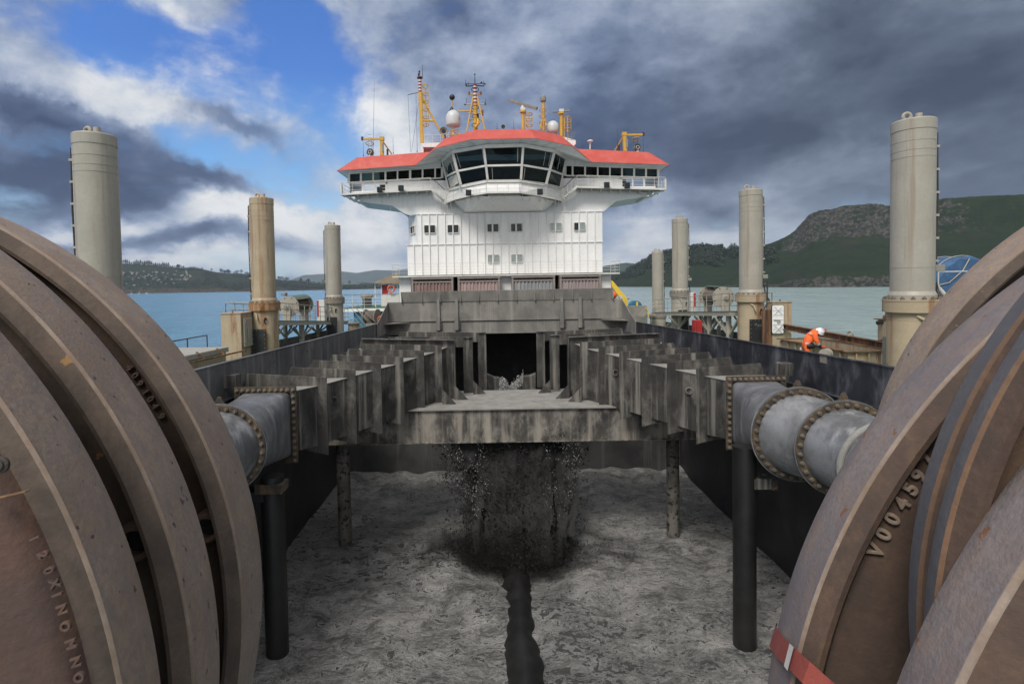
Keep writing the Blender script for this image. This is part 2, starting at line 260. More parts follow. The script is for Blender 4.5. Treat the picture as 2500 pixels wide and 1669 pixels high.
# ------------------------------------------------------------------ mesh helpers
class MB:
    def __init__(s): s.v = []; s.f = []
    def add(s, vs, fs):
        n = len(s.v); s.v += [V(x) for x in vs]; s.f += [tuple(i + n for i in f) for f in fs]; return s
    def hexa(s, p): return s.add(p, [(3, 2, 1, 0), (4, 5, 6, 7), (0, 1, 5, 4), (1, 2, 6, 5), (2, 3, 7, 6), (3, 0, 4, 7)])
    def box(s, a, b):
        (x0, y0, z0), (x1, y1, z1) = a, b
        return s.hexa([(x0, y0, z0), (x1, y0, z0), (x1, y1, z0), (x0, y1, z0), (x0, y0, z1), (x1, y0, z1), (x1, y1, z1), (x0, y1, z1)])
    def bar(s, a, b, w, h, up=V((0, 0, 1))):
        a, b = V(a), V(b); d = (b - a).normalized(); u = d.cross(up)
        if u.length < 1e-4: u = d.cross(V((1, 0, 0)))
        u.normalize(); v = u.cross(d).normalized(); u = u * (w / 2); v = v * (h / 2)
        return s.hexa([a - u - v, a + u - v, b + u - v, b - u - v, a - u + v, a + u + v, b + u + v, b - u + v])
    def prism(s, poly, off):
        n = len(poly); off = V(off); p = [V(x) for x in poly]
        return s.add(p + [x + off for x in p], [tuple(range(n))[::-1], tuple(range(n, 2 * n))] + [(i, (i + 1) % n, n + (i + 1) % n, n + i) for i in range(n)])
    def frame(s, outer, inner, off):
        n = len(outer); off = V(off); o = [V(x) for x in outer]; i_ = [V(x) for x in inner]
        vs = o + i_ + [x + off for x in o] + [x + off for x in i_]; fs = []
        for k in range(n):
            j = (k + 1) % n
            fs += [(k, j, n + j, n + k), (2 * n + j, 2 * n + k, 3 * n + k, 3 * n + j), (k, 2 * n + k, 2 * n + j, j), (n + k, n + j, 3 * n + j, 3 * n + k)]
        return s.add(vs, fs)
    def tube(s, pts, r, n=8, closed=False):
        P = [V(p) for p in pts]; m = len(P); vs = []; fs = []; ref = None
        for i, p in enumerate(P):
            a = P[(i - 1) % m] if (closed or i > 0) else p; b = P[(i + 1) % m] if (closed or i < m - 1) else p
            d = (b - a).normalized()
            if ref is None: ref = V((0, 0, 1)) if abs(d.z) < .9 else V((1, 0, 0))
            u = d.cross(ref).normalized(); v = u.cross(d).normalized(); ref = v
            rr = r[i] if isinstance(r, (list, tuple)) else r
            for k in range(n):
                t = 2 * math.pi * k / n; vs.append(p + u * (rr * math.cos(t)) + v * (rr * math.sin(t)))
        for i in range(m if closed else m - 1):
            for k in range(n):
                j = (i + 1) % m; fs.append((i * n + k, i * n + (k + 1) % n, j * n + (k + 1) % n, j * n + k))
        if not closed: fs += [tuple(range(n))[::-1], tuple(range((m - 1) * n, m * n))]
        return s.add(vs, fs)
    def cyl(s, a, b, r, r2=None, n=24): return s.tube([a, b], [r, r if r2 is None else r2], n)
    def lathe(s, c, ax, prof, n=48, cap0=True, cap1=True):
        c, ax = V(c), V(ax).normalized(); u = ax.cross(V((0, 0, 1)))
        if u.length < 1e-3: u = V((1, 0, 0))
        u.normalize(); v = ax.cross(u); vs = []; fs = []; m = len(prof)
        for (q_, r) in prof:
            for k in range(n):
                t = 2 * math.pi * k / n; vs.append(c + ax * q_ + u * (r * math.cos(t)) + v * (r * math.sin(t)))
        for i in range(m - 1):
            for k in range(n): fs.append((i * n + k, i * n + (k + 1) % n, (i + 1) * n + (k + 1) % n, (i + 1) * n + k))
        if cap0: fs.append(tuple(range(n))[::-1])
        if cap1: fs.append(tuple(range((m - 1) * n, m * n)))
        return s.add(vs, fs)
    def ring(s, c, ax, R, r, n=32, k=8):
        c, ax = V(c), V(ax).normalized(); u = ax.cross(V((0, 0, 1)))
        if u.length < 1e-3: u = V((1, 0, 0))
        u.normalize(); v = ax.cross(u)
        return s.tube([c + u * (R * math.cos(2 * math.pi * i / n)) + v * (R * math.sin(2 * math.pi * i / n)) for i in range(n)], r, k, True)
    def sphere(s, c, r, n=16, m=10, sx=1, sy=1, sz=1):
        c = V(c); vs = [c + V((0, 0, -r * sz))]; fs = []
        for i in range(1, m):
            t = -math.pi / 2 + math.pi * i / m
            for k in range(n):
                p = 2 * math.pi * k / n; vs.append(c + V((r * sx * math.cos(t) * math.cos(p), r * sy * math.cos(t) * math.sin(p), r * sz * math.sin(t))))
        vs.append(c + V((0, 0, r * sz))); L = len(vs) - 1
        for k in range(n):
            fs.append((0, 1 + (k + 1) % n, 1 + k)); fs.append((L, L - n + k, L - n + (k + 1) % n))
        for i in range(m - 2):
            for k in range(n): a = 1 + i * n; fs.append((a + k, a + (k + 1) % n, a + n + (k + 1) % n, a + n + k))
        return s.add(vs, fs)
    def build(s, name, mat, parent=None, bevel=0., smooth=32., loc=None, sub=0):
        if parent is not None: o0 = ROOT[parent.name]
        elif loc is not None: o0 = V(loc)
        else:
            xs = [v for v in s.v]; o0 = sum(xs, V()) / len(xs); o0.z = min(v.z for v in xs)
        me = bpy.data.meshes.new(name); me.from_pydata([tuple(v - o0) for v in s.v], [], s.f)
        import bmesh
        bm = bmesh.new(); bm.from_mesh(me); bmesh.ops.recalc_face_normals(bm, faces=bm.faces[:]); bm.to_mesh(me); bm.free()
        if smooth:
            me.shade_smooth(); me.set_sharp_from_angle(angle=R_(smooth))
        me.materials.append(mt[mat] if isinstance(mat, str) else mat)
        o = bpy.data.objects.new(name, me); COL.objects.link(o)
        if parent is not None: o.parent = parent
        else: o.location = o0
        ROOT[o.name] = o0
        if bevel:
            b = o.modifiers.new('bevel', 'BEVEL'); b.width = bevel; b.segments = 2; b.limit_method = 'ANGLE'; b.angle_limit = R_(40)
            b.harden_normals = False
        return o
ROOT = {}
def tag(o, label=None, cat=None, group=None, kind=None):
    if label: o['label'] = label
    if cat: o['category'] = cat
    if group: o['group'] = group
    if kind: o['kind'] = kind
    return o
def thing(name, label, cat, loc, group=None):
    o = bpy.data.objects.new(name, None); COL.objects.link(o); o.location = loc; o.empty_display_size = .3
    ROOT[o.name] = V(loc); return tag(o, label, cat, group)
def copy_part(src, parent, offset, rot=None):
    c = src.copy(); COL.objects.link(c); c.parent = parent; c.location = V(src.location) + V(offset); return c
def put_text(txt, size, depth, place, name, mat, parent, spacing=None):
    """each character at its own matrix; one mesh"""
    mb = MB()
    for ch, mx in zip(txt, place):
        if ch == ' ': continue
        cu_ = bpy.data.curves.new('glyph', 'FONT'); cu_.body = ch; cu_.size = size; cu_.extrude = depth; cu_.align_x = 'CENTER'; cu_.align_y = 'CENTER'
        cu_.bevel_depth = depth * .4; cu_.resolution_u = 4
        o = bpy.data.objects.new('glyph', cu_); COL.objects.link(o)
        me = bpy.data.meshes.new_from_object(o)
        mb.add([mx @ v.co for v in me.vertices], [tuple(p.vertices) for p in me.polygons])
        bpy.data.objects.remove(o); bpy.data.curves.remove(cu_); bpy.data.meshes.remove(me)
    return mb.build(name, mat, parent)
def basis(x, y, z, p): return Matrix(((x.x, y.x, z.x, p.x), (x.y, y.y, z.y, p.y), (x.z, y.z, z.z, p.z), (0, 0, 0, 1)))
# ------------------------------------------------------------------ water
def mat_nodes(name):
    m = bpy.data.materials.new(name); m.use_nodes = True; t = NT(m.node_tree); t.n.clear(); return m, t
def finish(m, t, col, rough, height=None, dist=.1, spec=None, extra=None):
    b = t.new('ShaderNodeBsdfPrincipled'); t.put(b.inputs['Base Color'], col); t.put(b.inputs['Roughness'], rough)
    if spec is not None: b.inputs['Specular IOR Level'].default_value = spec
    if height is not None:
        bn = t.new('ShaderNodeBump'); bn.inputs['Distance'].default_value = dist; bn.inputs['Strength'].default_value = 1.; t.put(bn.inputs['Height'], height); t.put(b.inputs['Normal'], bn.outputs[0])
    o = t.new('ShaderNodeOutputMaterial'); t.l.new(b.outputs[0], o.inputs[0]); return m
m, t = mat_nodes('harbour water'); co = t.new('ShaderNodeTexCoord').outputs['Object']
big = t.noise(t.scale(co, (1, .35, 1)), .012, 5, .6, .5); sm = t.noise(t.scale(co, (.55, 1, 1)), .55, 6, .65, .4); mid = t.noise(t.scale(co, (.5, 1, 1)), .11, 5, .6, .6)
sx = t.new('ShaderNodeSeparateXYZ'); t.put(sx.inputs[0], co)
side = t.mr(sx.outputs[0], -60., 60.)
wc = t.mix(side, (.10, .26, .38, 1), (.32, .40, .39, 1))
wc = t.mix(t.mr(big, .35, .65, 0, .45), wc, t.mix(side, (.07, .20, .31, 1), (.25, .335, .33, 1)))
wc = t.mix(t.mr(t.math('ADD', t.math('MULTIPLY', sm, .6), t.math('MULTIPLY', mid, .4)), .44, .58, .0, .5), wc, t.mix(side, (.035, .10, .17, 1), (.20, .27, .27, 1)))  # light and dark sides of the waves are mixed into the water colour
lg = t.noise(t.scale(co, (1, .30, 1)), .11, 6, .68, .5)
wc = t.mix(t.mr(lg, .42, .62, 0, .55), wc, t.mix(side, (.05, .145, .23, 1), (.22, .29, .29, 1)))
wc = t.mix(t.mr(lg, .40, .28, 0, .4), wc, t.mix(side, (.20, .40, .52, 1), (.42, .49, .48, 1)))
wc = t.mix(t.mr(t.math('MULTIPLY', sm, mid), .36, .44, 0, .45), wc, (.62, .66, .66, 1))
h = t.math('ADD', t.math('MULTIPLY', sm, .5), t.math('MULTIPLY', mid, 1.6))
finish(m, t, wc, .25, h, .9, .35); mt['water'] = m
mb = MB(); mb.add([(-15400, -600, 0), (15400, -600, 0), (15400, 16900, 0), (-15400, 16900, 0)], [(0, 1, 2, 3)])
tag(mb.build('water', 'water', loc=(0, 0, 0)), kind='structure')
# ------------------------------------------------------------------ hills
def hill_mat(name, g1, g2, rock, brown, sc_, dark=(.012, .02, .014, 1), wood_amt=.5):
    m, t = mat_nodes(name); co = t.new('ShaderNodeTexCoord').outputs['Object']; geo = t.new('ShaderNodeNewGeometry')
    a = t.noise(co, sc_, 9, .62, .4); b = t.noise(co, sc_ * 9, 8, .65)
    col = t.mix(t.mr(a, .35, .65), g1, g2); col = t.mix(t.mr(b, .35, .62, 0, .55), col, dark)
    col = t.mix(t.mr(t.noise(co, sc_ * .8, 7, .6, .7), .53, .60, 0, wood_amt), col, dark)
    col = t.mix(t.mr(t.noise(co, sc_ * 1.7, 8, .6, 1.), .57, .66, 0, .7), col, brown)
    at_ = t.new('ShaderNodeAttribute'); at_.attribute_name = 'rock'
    rk = t.math('ADD', at_.outputs['Fac'], t.math('MULTIPLY', t.math('SUBTRACT', t.noise(t.scale(co, (1, 1, 2.2)), sc_ * 4, 10, .72), .5), 2.3))
    rc = t.mix(t.mr(t.noise(t.scale(co, (1, 1, .5)), sc_ * 14, 9, .7), .35, .62), rock, tuple(x * .22 for x in rock[:3]) + (1,))
    col = t.mix(t.mr(rk, .45, .62), col, rc)
    hh = t.math('ADD', t.math('MULTIPLY', b, .6), t.math('MULTIPLY', t.noise(co, sc_ * 30, 8, .65), .5))
    return finish(m, t, col, .95, hh, .6 / sc_ * .04, .1)
mt['hillR'] = hill_mat('grass and crag hillside', (.014, .027, .013, 1), (.022, .035, .015, 1), (.088, .085, .079, 1), (.036, .028, .023, 1), .012)  # cloud shade over this hill is put into its dark colours
mt['hillL'] = hill_mat('pasture and bush hillside', (.018, .028, .014, 1), (.030, .040, .018, 1), (.10, .08, .06, 1), (.06, .05, .028, 1), .007, wood_amt=.85)
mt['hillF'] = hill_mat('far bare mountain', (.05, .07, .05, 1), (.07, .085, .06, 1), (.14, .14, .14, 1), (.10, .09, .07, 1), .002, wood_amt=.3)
def interp(tab, x):
    if x <= tab[0][0]: return tab[0][1]
    for (a, b), (c, d) in zip(tab, tab[1:]):
        if x <= c: return b + (d - b) * (x - a) / (c - a)
    return tab[-1][1]
def terrain(name, mat, az0, az1, n, shore, crest, back, ridge, prof, rockf, rough, m_=64, tail=.25, nsc=.006):
    """hill in plan polar about the harbour: shore/crest distance by bearing, ridge height by bearing, slope profile"""
    vs = []; fs = []; rk = []
    for i in range(n + 1):
        az = az0 + (az1 - az0) * i / n; d0, d1, hgt = interp(shore, az), interp(crest, az), interp(ridge, az)
        ta = az / F_
        for j in range(m_ + 1):
            u = j / m_ * (1 + tail)
            z = prof(min(u, 1), az) * hgt if u <= 1 else hgt * (1 - (u - 1) * back)
            d = d0 + (d1 - d0) * u
            x, y = d * ta, d
            nz = mnoise.fractal(V((x, y, 7.3)) * nsc, 1., 2.1, 7) * rough * min(1, u * 4) * (1 - .6 * max(0, 1 - abs(u - 1) * 12))
            r_ = rockf(min(u, 1.2), az)
            nz += r_ * mnoise.fractal(V((x, y, z)) * nsc * 5, .8, 2., 6) * rough * 1.5
            vs.append((x, y, max(z + nz, -1) if j else -2)); rk.append(r_)
    k = m_ + 1
    for i in range(n):
        for j in range(m_): a = i * k + j; fs.append((a, a + 1, a + k + 1, a + k))
    me = bpy.data.meshes.new(name); me.from_pydata(vs, [], fs); me.shade_smooth(); me.materials.append(mt[mat])
    at_ = me.attributes.new('rock', 'FLOAT', 'POINT'); at_.data.foreach_set('value', rk)
    o = bpy.data.objects.new(name, me); COL.objects.link(o); tag(o, kind='structure'); return o, vs, k
def dirz(px, py, D):      # height of a skyline point read at source pixel px,py standing D metres off; returns (bearing*F, z)
    d = ray('Z', px, py); return d.x / d.y * F_, H0 + d.z / d.y * D
def srcpts(k, pts): x0, y0, s = ZM[k]; return [(x0 + x / s, y0 + y / s) for x, y in pts]
def bell(x, a, b): return max(0., min(1., (x - a) / (b - a)))
# right: the crag
skyR = srcpts('C', [(-60, 745), (60, 697), (160, 645), (245, 600), (370, 565), (470, 545), (560, 540), (640, 552), (800, 542), (945, 522), (1040, 492), (1110, 462), (1150, 440), (1195, 392), (1230, 352), (1270, 322), (1460, 288), (1640, 270), (1825, 277)]) + srcpts('D', [(900, 655), (1020, 640), (1200, 618), (1568, 594)]) + [(2700, 462), (3000, 452)]
crestR = [(250, 2900), (400, 2500), (700, 1750), (1100, 1500), (1400, 1350), (1800, 1300)]
ridgeR = []
for px, py in skyR:
    b0 = ray('Z', px, py); b_ = b0.x / b0.y * F_; ridgeR.append((b_, dirz(px, py, interp(crestR, b_))[1]))
shoreR = [(250, 2500), (330, 2050), (500, 1500), (760, 1150), (1000, 1030), (1400, 900), (1800, 860)]
def profR(u, az):
    k = bell(az, 620, 740)          # crag face only on the right
    soft = math.sin(u * math.pi / 2) ** 1.15
    cr_ = .10 * bell(u, 0, .04) + .46 * bell(u, .04, .72) + .40 * bell(u, .72, .82) ** .8 + .04 * bell(u, .82, 1)
    return soft * (1 - k) + cr_ * k
def rockR(u, az):
    k = bell(az, 640, 740) * (1 - .55 * bell(az, 1060, 1200))
    return .62 * k * bell(u, .66, .72) * (1 - bell(u, .84, .90)) + .62 * (1 - bell(u, .03, .08)) * (.5 + .5 * bell(az, 450, 650)) + .28 * k * bell(u, .3, .4) * (1 - bell(u, .55, .65))
hr, vR, kR = terrain('hillside', 'hillR', 230, 1750, 420, shoreR, crestR, .3, ridgeR, profR, rockR, 7., 90)
# left: the town hill
skyL = [(-700, 600), (-100, 628), (150, 640)] + srcpts('X', [(10, 148), (200, 157), (350, 167), (500, 186), (560, 190), (660, 190), (760, 204), (860, 224), (960, 234), (1080, 240), (1150, 262), (1340, 282), (1480, 300), (1560, 304), (1700, 316), (1900, 326), (2200, 330), (2500, 340)])
crestL = [(-1900, 4300), (-900, 4300), (-500, 4200), (-300, 4300), (-150, 4600)]; shoreL = [(-1900, 3300), (-940, 3350), (-650, 3300), (-500, 3500), (-400, 3750), (-300, 3900), (-150, 4200)]
ridgeL = []
for px, py in skyL:
    b0 = ray('Z', px, py); b_ = b0.x / b0.y * F_; ridgeL.append((b_, dirz(px, py, interp(crestL, b_))[1]))
def profL(u, az): return .16 * bell(u, 0, .03) + .84 * math.sin(bell(u, .0, 1) * math.pi / 2) ** 1.2
def rockL(u, az): return .8 * (1 - bell(u, .01, .05))
hl, vL, kL = terrain('hills', 'hillL', -1900, -180, 380, shoreL, crestL, .4, ridgeL, profL, rockL, 9., 60, nsc=.0035)
# far mountains
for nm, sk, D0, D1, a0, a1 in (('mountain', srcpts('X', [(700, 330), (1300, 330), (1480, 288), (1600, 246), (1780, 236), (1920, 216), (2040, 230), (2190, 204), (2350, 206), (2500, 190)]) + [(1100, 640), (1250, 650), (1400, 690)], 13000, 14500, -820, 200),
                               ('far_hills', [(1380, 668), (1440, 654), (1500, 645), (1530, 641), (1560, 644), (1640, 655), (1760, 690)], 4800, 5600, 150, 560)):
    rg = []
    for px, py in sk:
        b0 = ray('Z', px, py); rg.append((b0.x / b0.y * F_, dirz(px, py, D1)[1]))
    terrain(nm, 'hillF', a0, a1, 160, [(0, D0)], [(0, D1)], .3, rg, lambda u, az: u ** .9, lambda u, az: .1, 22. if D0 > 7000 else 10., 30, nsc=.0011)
def ground(vs, k, n, az0, az1, az, u, tail=.25):
    i = max(0, min(n, int(round((az - az0) / (az1 - az0) * n)))); j = max(0, min(k - 1, int(round(u / (1 + tail) * (k - 1))))); return V(vs[i * k + j])
# pines on the skyline: one tree of each of three shapes, then copies
def tree_meshes(h, seed, round_=False):
    rnd = random.Random(seed); cb = MB(); n = 260
    for _ in range(n):
        f = rnd.random() ** .8; z = h * (.22 + .78 * f) if not round_ else h * (.3 + .7 * f)
        rad = h * (.24 * (1 - f) + .03) if not round_ else h * .32 * math.sqrt(max(.02, 1 - (2 * f - 1) ** 2))
        rad *= rnd.uniform(.35, 1.1) * (.75 + .5 * math.sin(seed + f * 9) ** 2); a = rnd.uniform(0, 6.283)
        p = V((rad * math.cos(a), rad * math.sin(a), z)); s = h * rnd.uniform(.04, .085)
        q_ = [V((rnd.uniform(-1, 1), rnd.uniform(-1, 1), rnd.uniform(-.6, .6))) * s for _ in range(4)]
        cb.add([p + x for x in q_], [(0, 1, 2), (0, 2, 3), (0, 3, 1), (1, 3, 2)])
    tb = MB(); tb.tube([(0, 0, -1), (0, 0, h * .4), (0, 0, h * .92)], [h * .022, h * .016, h * .004], 6)
    for k in range(5):
        a = k * 2.4; tb.tube([(0, 0, h * (.35 + .09 * k)), (h * .14 * math.cos(a), h * .14 * math.sin(a), h * (.42 + .09 * k))], [h * .007, h * .002], 5)
    return cb, tb
protoT = []
def place_tree(p, h, kind, label, group):
    if len(protoT) <= kind:
        pass
    src = protoT[kind]
    if src[2] is None:
        r = thing('pine_tree' if kind < 2 else 'round_tree', label, 'tree', p, group)
        ROOT[r.name] = V((0, 0, 0))
        c = src[0].build('crown', 'pine', r, smooth=0); tr = src[1].build('trunk', 'wood', r, smooth=0); protoT[kind][2] = (r, c, tr)
        r.scale = (h, h, h); r.rotation_euler.z = random.uniform(0, 6); return r
    r0, c0, t0 = src[2]; r = r0.copy(); COL.objects.link(r); r.location = p; r.scale = (h * random.uniform(.85, 1.2), h * random.uniform(.85, 1.2), h); r.rotation_euler.z = random.uniform(0, 6)
    r['label'] = label; r['group'] = group
    for s_ in (c0, t0): c = s_.copy(); COL.objects.link(c); c.parent = r
    return r
for k_ in range(3): protoT.append([*tree_meshes(1., 3 + k_, k_ == 2), None])
lab = 'dark pine standing in the row along the left hill skyline'
for i in range(52):
    bx = srcpts('X', [(10 + i * 8.6 + random.uniform(-4, 4), 150)])[0]; d = ray('Z', *bx); az = d.x / d.y * F_
    p = ground(vL, kL, 380, -1900, -180, az, random.uniform(.93, 1.03)); place_tree(p - V((0, 0, 2)), random.uniform(20, 40), i % 2, lab, 'pines along the left skyline')
lab = 'round dark bush tree on the left hill ridge above the town'
for i in range(44):
    xx = random.choice([545, 580, 590, 800, 815, 905, 920, 930, 950, 965, 985, 1000, 1020, 1040, 1060, 1085, 1100, 1120, 1420, 1445, 1560, 1380, 1620, 1690, 1760, 1980]) + random.uniform(-12, 12)
    bx = srcpts('X', [(xx, 150)])[0]; d = ray('Z', *bx); az = d.x / d.y * F_
    place_tree(ground(vL, kL, 380, -1900, -180, az, random.uniform(.9, 1.0)) - V((0, 0, 3)), random.uniform(18, 34), 2, lab, 'bush trees on the left ridge')
lab = 'dark pine of the plantation edge on the right ridge behind the tan posts'
for i in range(34):
    bx = srcpts('C', [(470 + i * 5.2 + random.uniform(-3, 3), 540)])[0]; d = ray('Z', *bx); az = d.x / d.y * F_
    place_tree(ground(vR, kR, 420, 230, 1750, az, random.uniform(.95, 1.02)) - V((0, 0, 2)), random.uniform(13, 22), i % 2, lab, 'pines of the right plantation edge')
# the plantation and the bush read as one mass
def forest(name, spots, mat, seed, hmin, hmax, sz=1.):
    rnd = random.Random(seed); mb = MB()
    for p in spots:
        h = rnd.uniform(hmin, hmax)
        for _ in range(9):
            f = rnd.random(); rad = h * (.55 * (1 - f) + .12) * rnd.uniform(.2, 1); a = rnd.uniform(0, 6.283); c = p + V((rad * math.cos(a), rad * math.sin(a), h * (.1 + .9 * f)))
            s = h * .23 * sz; q_ = [V((rnd.uniform(-1, 1), rnd.uniform(-1, 1), rnd.uniform(-.8, .8))) * s for _ in range(4)]
            mb.add([c + x for x in q_], [(0, 1, 2), (0, 2, 3), (0, 3, 1), (1, 3, 2)])
    o = mb.build(name, mat, smooth=0); tag(o, kind='stuff'); return o
rnd = random.Random(5); sp_ = []
for _ in range(2600):
    az, u = rnd.uniform(285, 690), rnd.uniform(.3, .99)
    if mnoise.noise(V((az * .02, u * 5, 3))) + (.38 if az < 560 else -.1) - abs(u - .7) * .7 > 0: sp_.append(ground(vR, kR, 420, 230, 1750, az, u))
tag(forest('plantation_wood', sp_, 'pine', 11, 12, 20), 'dark pine plantation covering the near slope of the right hills', 'wood')
sp_ = []
for _ in range(6500):
    az, u = rnd.uniform(-960, -230), rnd.uniform(.0, .97)
    if mnoise.noise(V((az * .018, u * 4.5, 9))) + (.22 if u < .3 else -.12) > 0: sp_.append(ground(vL, kL, 380, -1900, -180, az, u))
tag(forest('bush_wood', sp_, 'pine', 12, 8, 17), 'dark bush covering the lower slope of the left town hill', 'wood')
# houses of the town
def house(p, w_, d_, h_, rz, label, i):
    r = thing('house', label, 'house', p, 'houses of the hillside town'); ROOT[r.name] = V()
    if house.src is None or i < 2:
        a = MB().box((-.5, -.5, -.6), (.5, .5, .6)).build('wall', 'wall1', r, smooth=0)
        b = MB().add([(-.56, -.58, .58), (.56, -.58, .58), (.56, .58, .58), (-.56, .58, .58), (-.56, 0, 1.15), (.56, 0, 1.15)], [(0, 1, 5, 4), (2, 3, 4, 5), (0, 4, 3), (1, 2, 5), (3, 2, 1, 0)]).build('roof', 'roof1' if i % 2 else 'roof2', r, smooth=0)
        house.src = (house.src or []) + [(a, b)]
    else:
        for s_ in house.src[i % 2]: c = s_.copy(); COL.objects.link(c); c.parent = r
    r.scale = (w_, d_, h_); r.rotation_euler.z = rz
house.src = None
lab = 'small pale house among many on the far left hillside above the harbour'
hp = [(rnd.uniform(60, 660), 262 + rnd.gauss(0, 30)) for _ in range(74)] + [(rnd.uniform(1350, 2150), 296 + (0 if False else rnd.gauss(0, 6))) for _ in range(46)]
for i, (zx, zy) in enumerate(hp):
    if zx > 1300: zy += (zx - 1350) * .022
    bx = srcpts('X', [(zx, zy)])[0]; d = ray('Z', *bx); az = d.x / d.y * F_; tz = d.z / d.y
    best = min((abs((ground(vL, kL, 380, -1900, -180, az, j / 48).z - H0) / ground(vL, kL, 380, -1900, -180, az, j / 48).y - tz), j) for j in range(3, 46))
    p = ground(vL, kL, 380, -1900, -180, az, best[1] / 48); s_ = rnd.uniform(7, 14)
    house(p + V((rnd.uniform(-8, 8), rnd.uniform(-8, 8), 1.8)), s_, rnd.uniform(6, 8), rnd.uniform(3, 4.6), rnd.uniform(-.5, .5), lab, i)
# moored yachts
ylab = ['white yacht with a bare mast under the left hill, nearest the brown wheel', 'white yacht with the tallest mast, middle of the three moored boats', 'low white motor boat moored rightmost under the left hill']
for i, (zx, zy) in enumerate([(140, 402), (205, 402), (270, 402)]):
    bx = srcpts('X', [(zx, zy)])[0]; d = ray('Z', *bx); p = V((d.x / d.y * 3050, 3050, 0))
    r = thing('yacht', ylab[i], 'boat', p, 'moored boats'); L_ = 13 if i < 2 else 18
    hb = MB(); prof = [(-.5, .8, 0), (-.45, 1.6, 0), (.2, 1.7, 0), (.5, .2, .5)]
    vs = [];
    for q_, wd, rise in prof: vs += [p + V((q_ * L_, -wd, -.3)), p + V((q_ * L_, wd, -.3)), p + V((q_ * L_, wd, 1.5 + rise)), p + V((q_ * L_, -wd, 1.5 + rise))]
    fs = [(0, 1, 2, 3), (15, 14, 13, 12)]
    for j in range(3): fs += [(j * 4 + a, j * 4 + (a + 1) % 4, j * 4 + 4 + (a + 1) % 4, j * 4 + 4 + a) for a in range(4)]
    hb.add(vs, fs).build('hull', 'sail', r); MB().box(p + V((-.2 * L_, -1.1, 1.4)), p + V((.12 * L_, 1.1, 3.4 if i == 2 else 2.3))).build('cabin', 'sail', r)
    if i < 2: MB().cyl(p + V((0, 0, 1)), p + V((0, 0, 17 if i else 14)), .3, .25, 6).build('mast', 'sail', r)
# ------------------------------------------------------------------ ship deck
def dz(y): return H0 - 2.95 - .02 * (y - 18)      # deck level, slightly down by the bow
XL, XR = -7.8, 9.4
mb = MB()
for x0, x1 in ((-11.7, XL - .06), (XR + .06, 13.3)):
    ya, yb = -4, 62
    mb.hexa([(x0, ya, 2), (x1, ya, 2), (x1, yb, 2), (x0, yb, 2), (x0, ya, dz(ya)), (x1, ya, dz(ya)), (x1, yb, dz(yb)), (x0, yb, dz(yb))])
mb.box((XL - .06, 52.3, 2), (XR + .06, 62, dz(54)))

tag(mb.build('ship_deck', 'green', smooth=0), kind='structure')
# ------------------------------------------------------------------ hopper
hop = thing('hopper', 'long open black steel hopper full of grey slurry between the two wheels', 'hopper', (.8, 25, 6))
def zline2(p, q): return lambda y: p.z + (q.z - p.z) * (y - p.y) / (q.y - p.y)
ctopL = zline2(atx('Z', 480, 903, XL), atx('Z', 958, 781, XL)); ctopR = zline2(atx('Z', 2040, 872, XR), atx('Z', 1532, 782, XR)); ctop = ctopL
ZS = H0 - 9.6
mb = MB(); x = XL; mb.hexa([(x - .05, 1, 2), (x, 1, 2), (x, 41.4, 2), (x - .05, 41.4, 2), (x - .05, 1, ctop(1)), (x, 1, ctop(1)), (x, 41.4, ctop(41.4)), (x - .05, 41.4, ctop(41.4))])
mb.bar((x - .04, 1, ctop(1)), (x - .04, 41.4, ctop(41.4)), .14, .03)
mb.bar((x + .07, 14, ctop(14) - 1.05), (x + .07, 41.3, ctop(41.3) - 1.05), .14, .02)
for y in (20, 23.5, 27, 31): mb.box((x, y, ctop(y) - .45), (x + .03, y + .06, ctop(y) - .33))
mb.build('side_wall', 'coaming', hop, smooth=0)
mb = MB(); x = XR; mb.hexa([(x, 1, 2), (x + .05, 1, 2), (x + .05, 41.4, 2), (x, 41.4, 2), (x, 1, ctopR(1)), (x + .05, 1, ctopR(1)), (x + .05, 41.4, ctopR(41.4)), (x, 41.4, ctopR(41.4))])
mb.bar((x + .04, 1, ctopR(1)), (x + .04, 41.4, ctopR(41.4)), .14, .03)
mb.bar((x - .07, 14, ctopR(14) - 1.05), (x - .07, 41.3, ctopR(41.3) - 1.05), .14, .02)
for y in (17, 20, 22.5, 25, 27.5, 30): mb.box((x - .03, y, ctopR(y) - .45), (x, y + .06, ctopR(y) - .33))
mb.build('side_wall', 'coaming2', hop, smooth=0)
# dark lining low on both walls, set proud; hopper shade put into its colour
for x0, x1 in ((XL, XL + .02), (XR - .02, XR)): MB().box((x0, 1, 2), (x1, 41.3, H0 - 5.0)).build('dark_lining', 'darkwall', hop, smooth=0)
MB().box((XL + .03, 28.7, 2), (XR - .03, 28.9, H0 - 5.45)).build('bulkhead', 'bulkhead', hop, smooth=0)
yf = 41.4
zt, zb, zl = at('L', 1300, 216, yf).z, at('L', 1300, 443, yf).z, at('L', 1300, 352, yf).z
mb = MB().box((XL, yf, zb), (XR, yf + .12, zt)); mb.box((XL, yf - .10, zl - .03), (XR, yf, zl + .02)); mb.box((XL, yf - .06, zb - .06), (XR, yf + .12, zb))
mb.build('front_wall', 'frontwall', hop, smooth=0)
a0, a1 = at('L', 530, 230, yf - .05), at('L', 2040, 202, yf - .05); b0, b1 = at('L', 522, 156, yf - .18), at('L', 2043, 126, yf - .18)
mb = MB(); mb.prism([a0, a1, b1, b0], (0, .05, .01)); n_ = 11
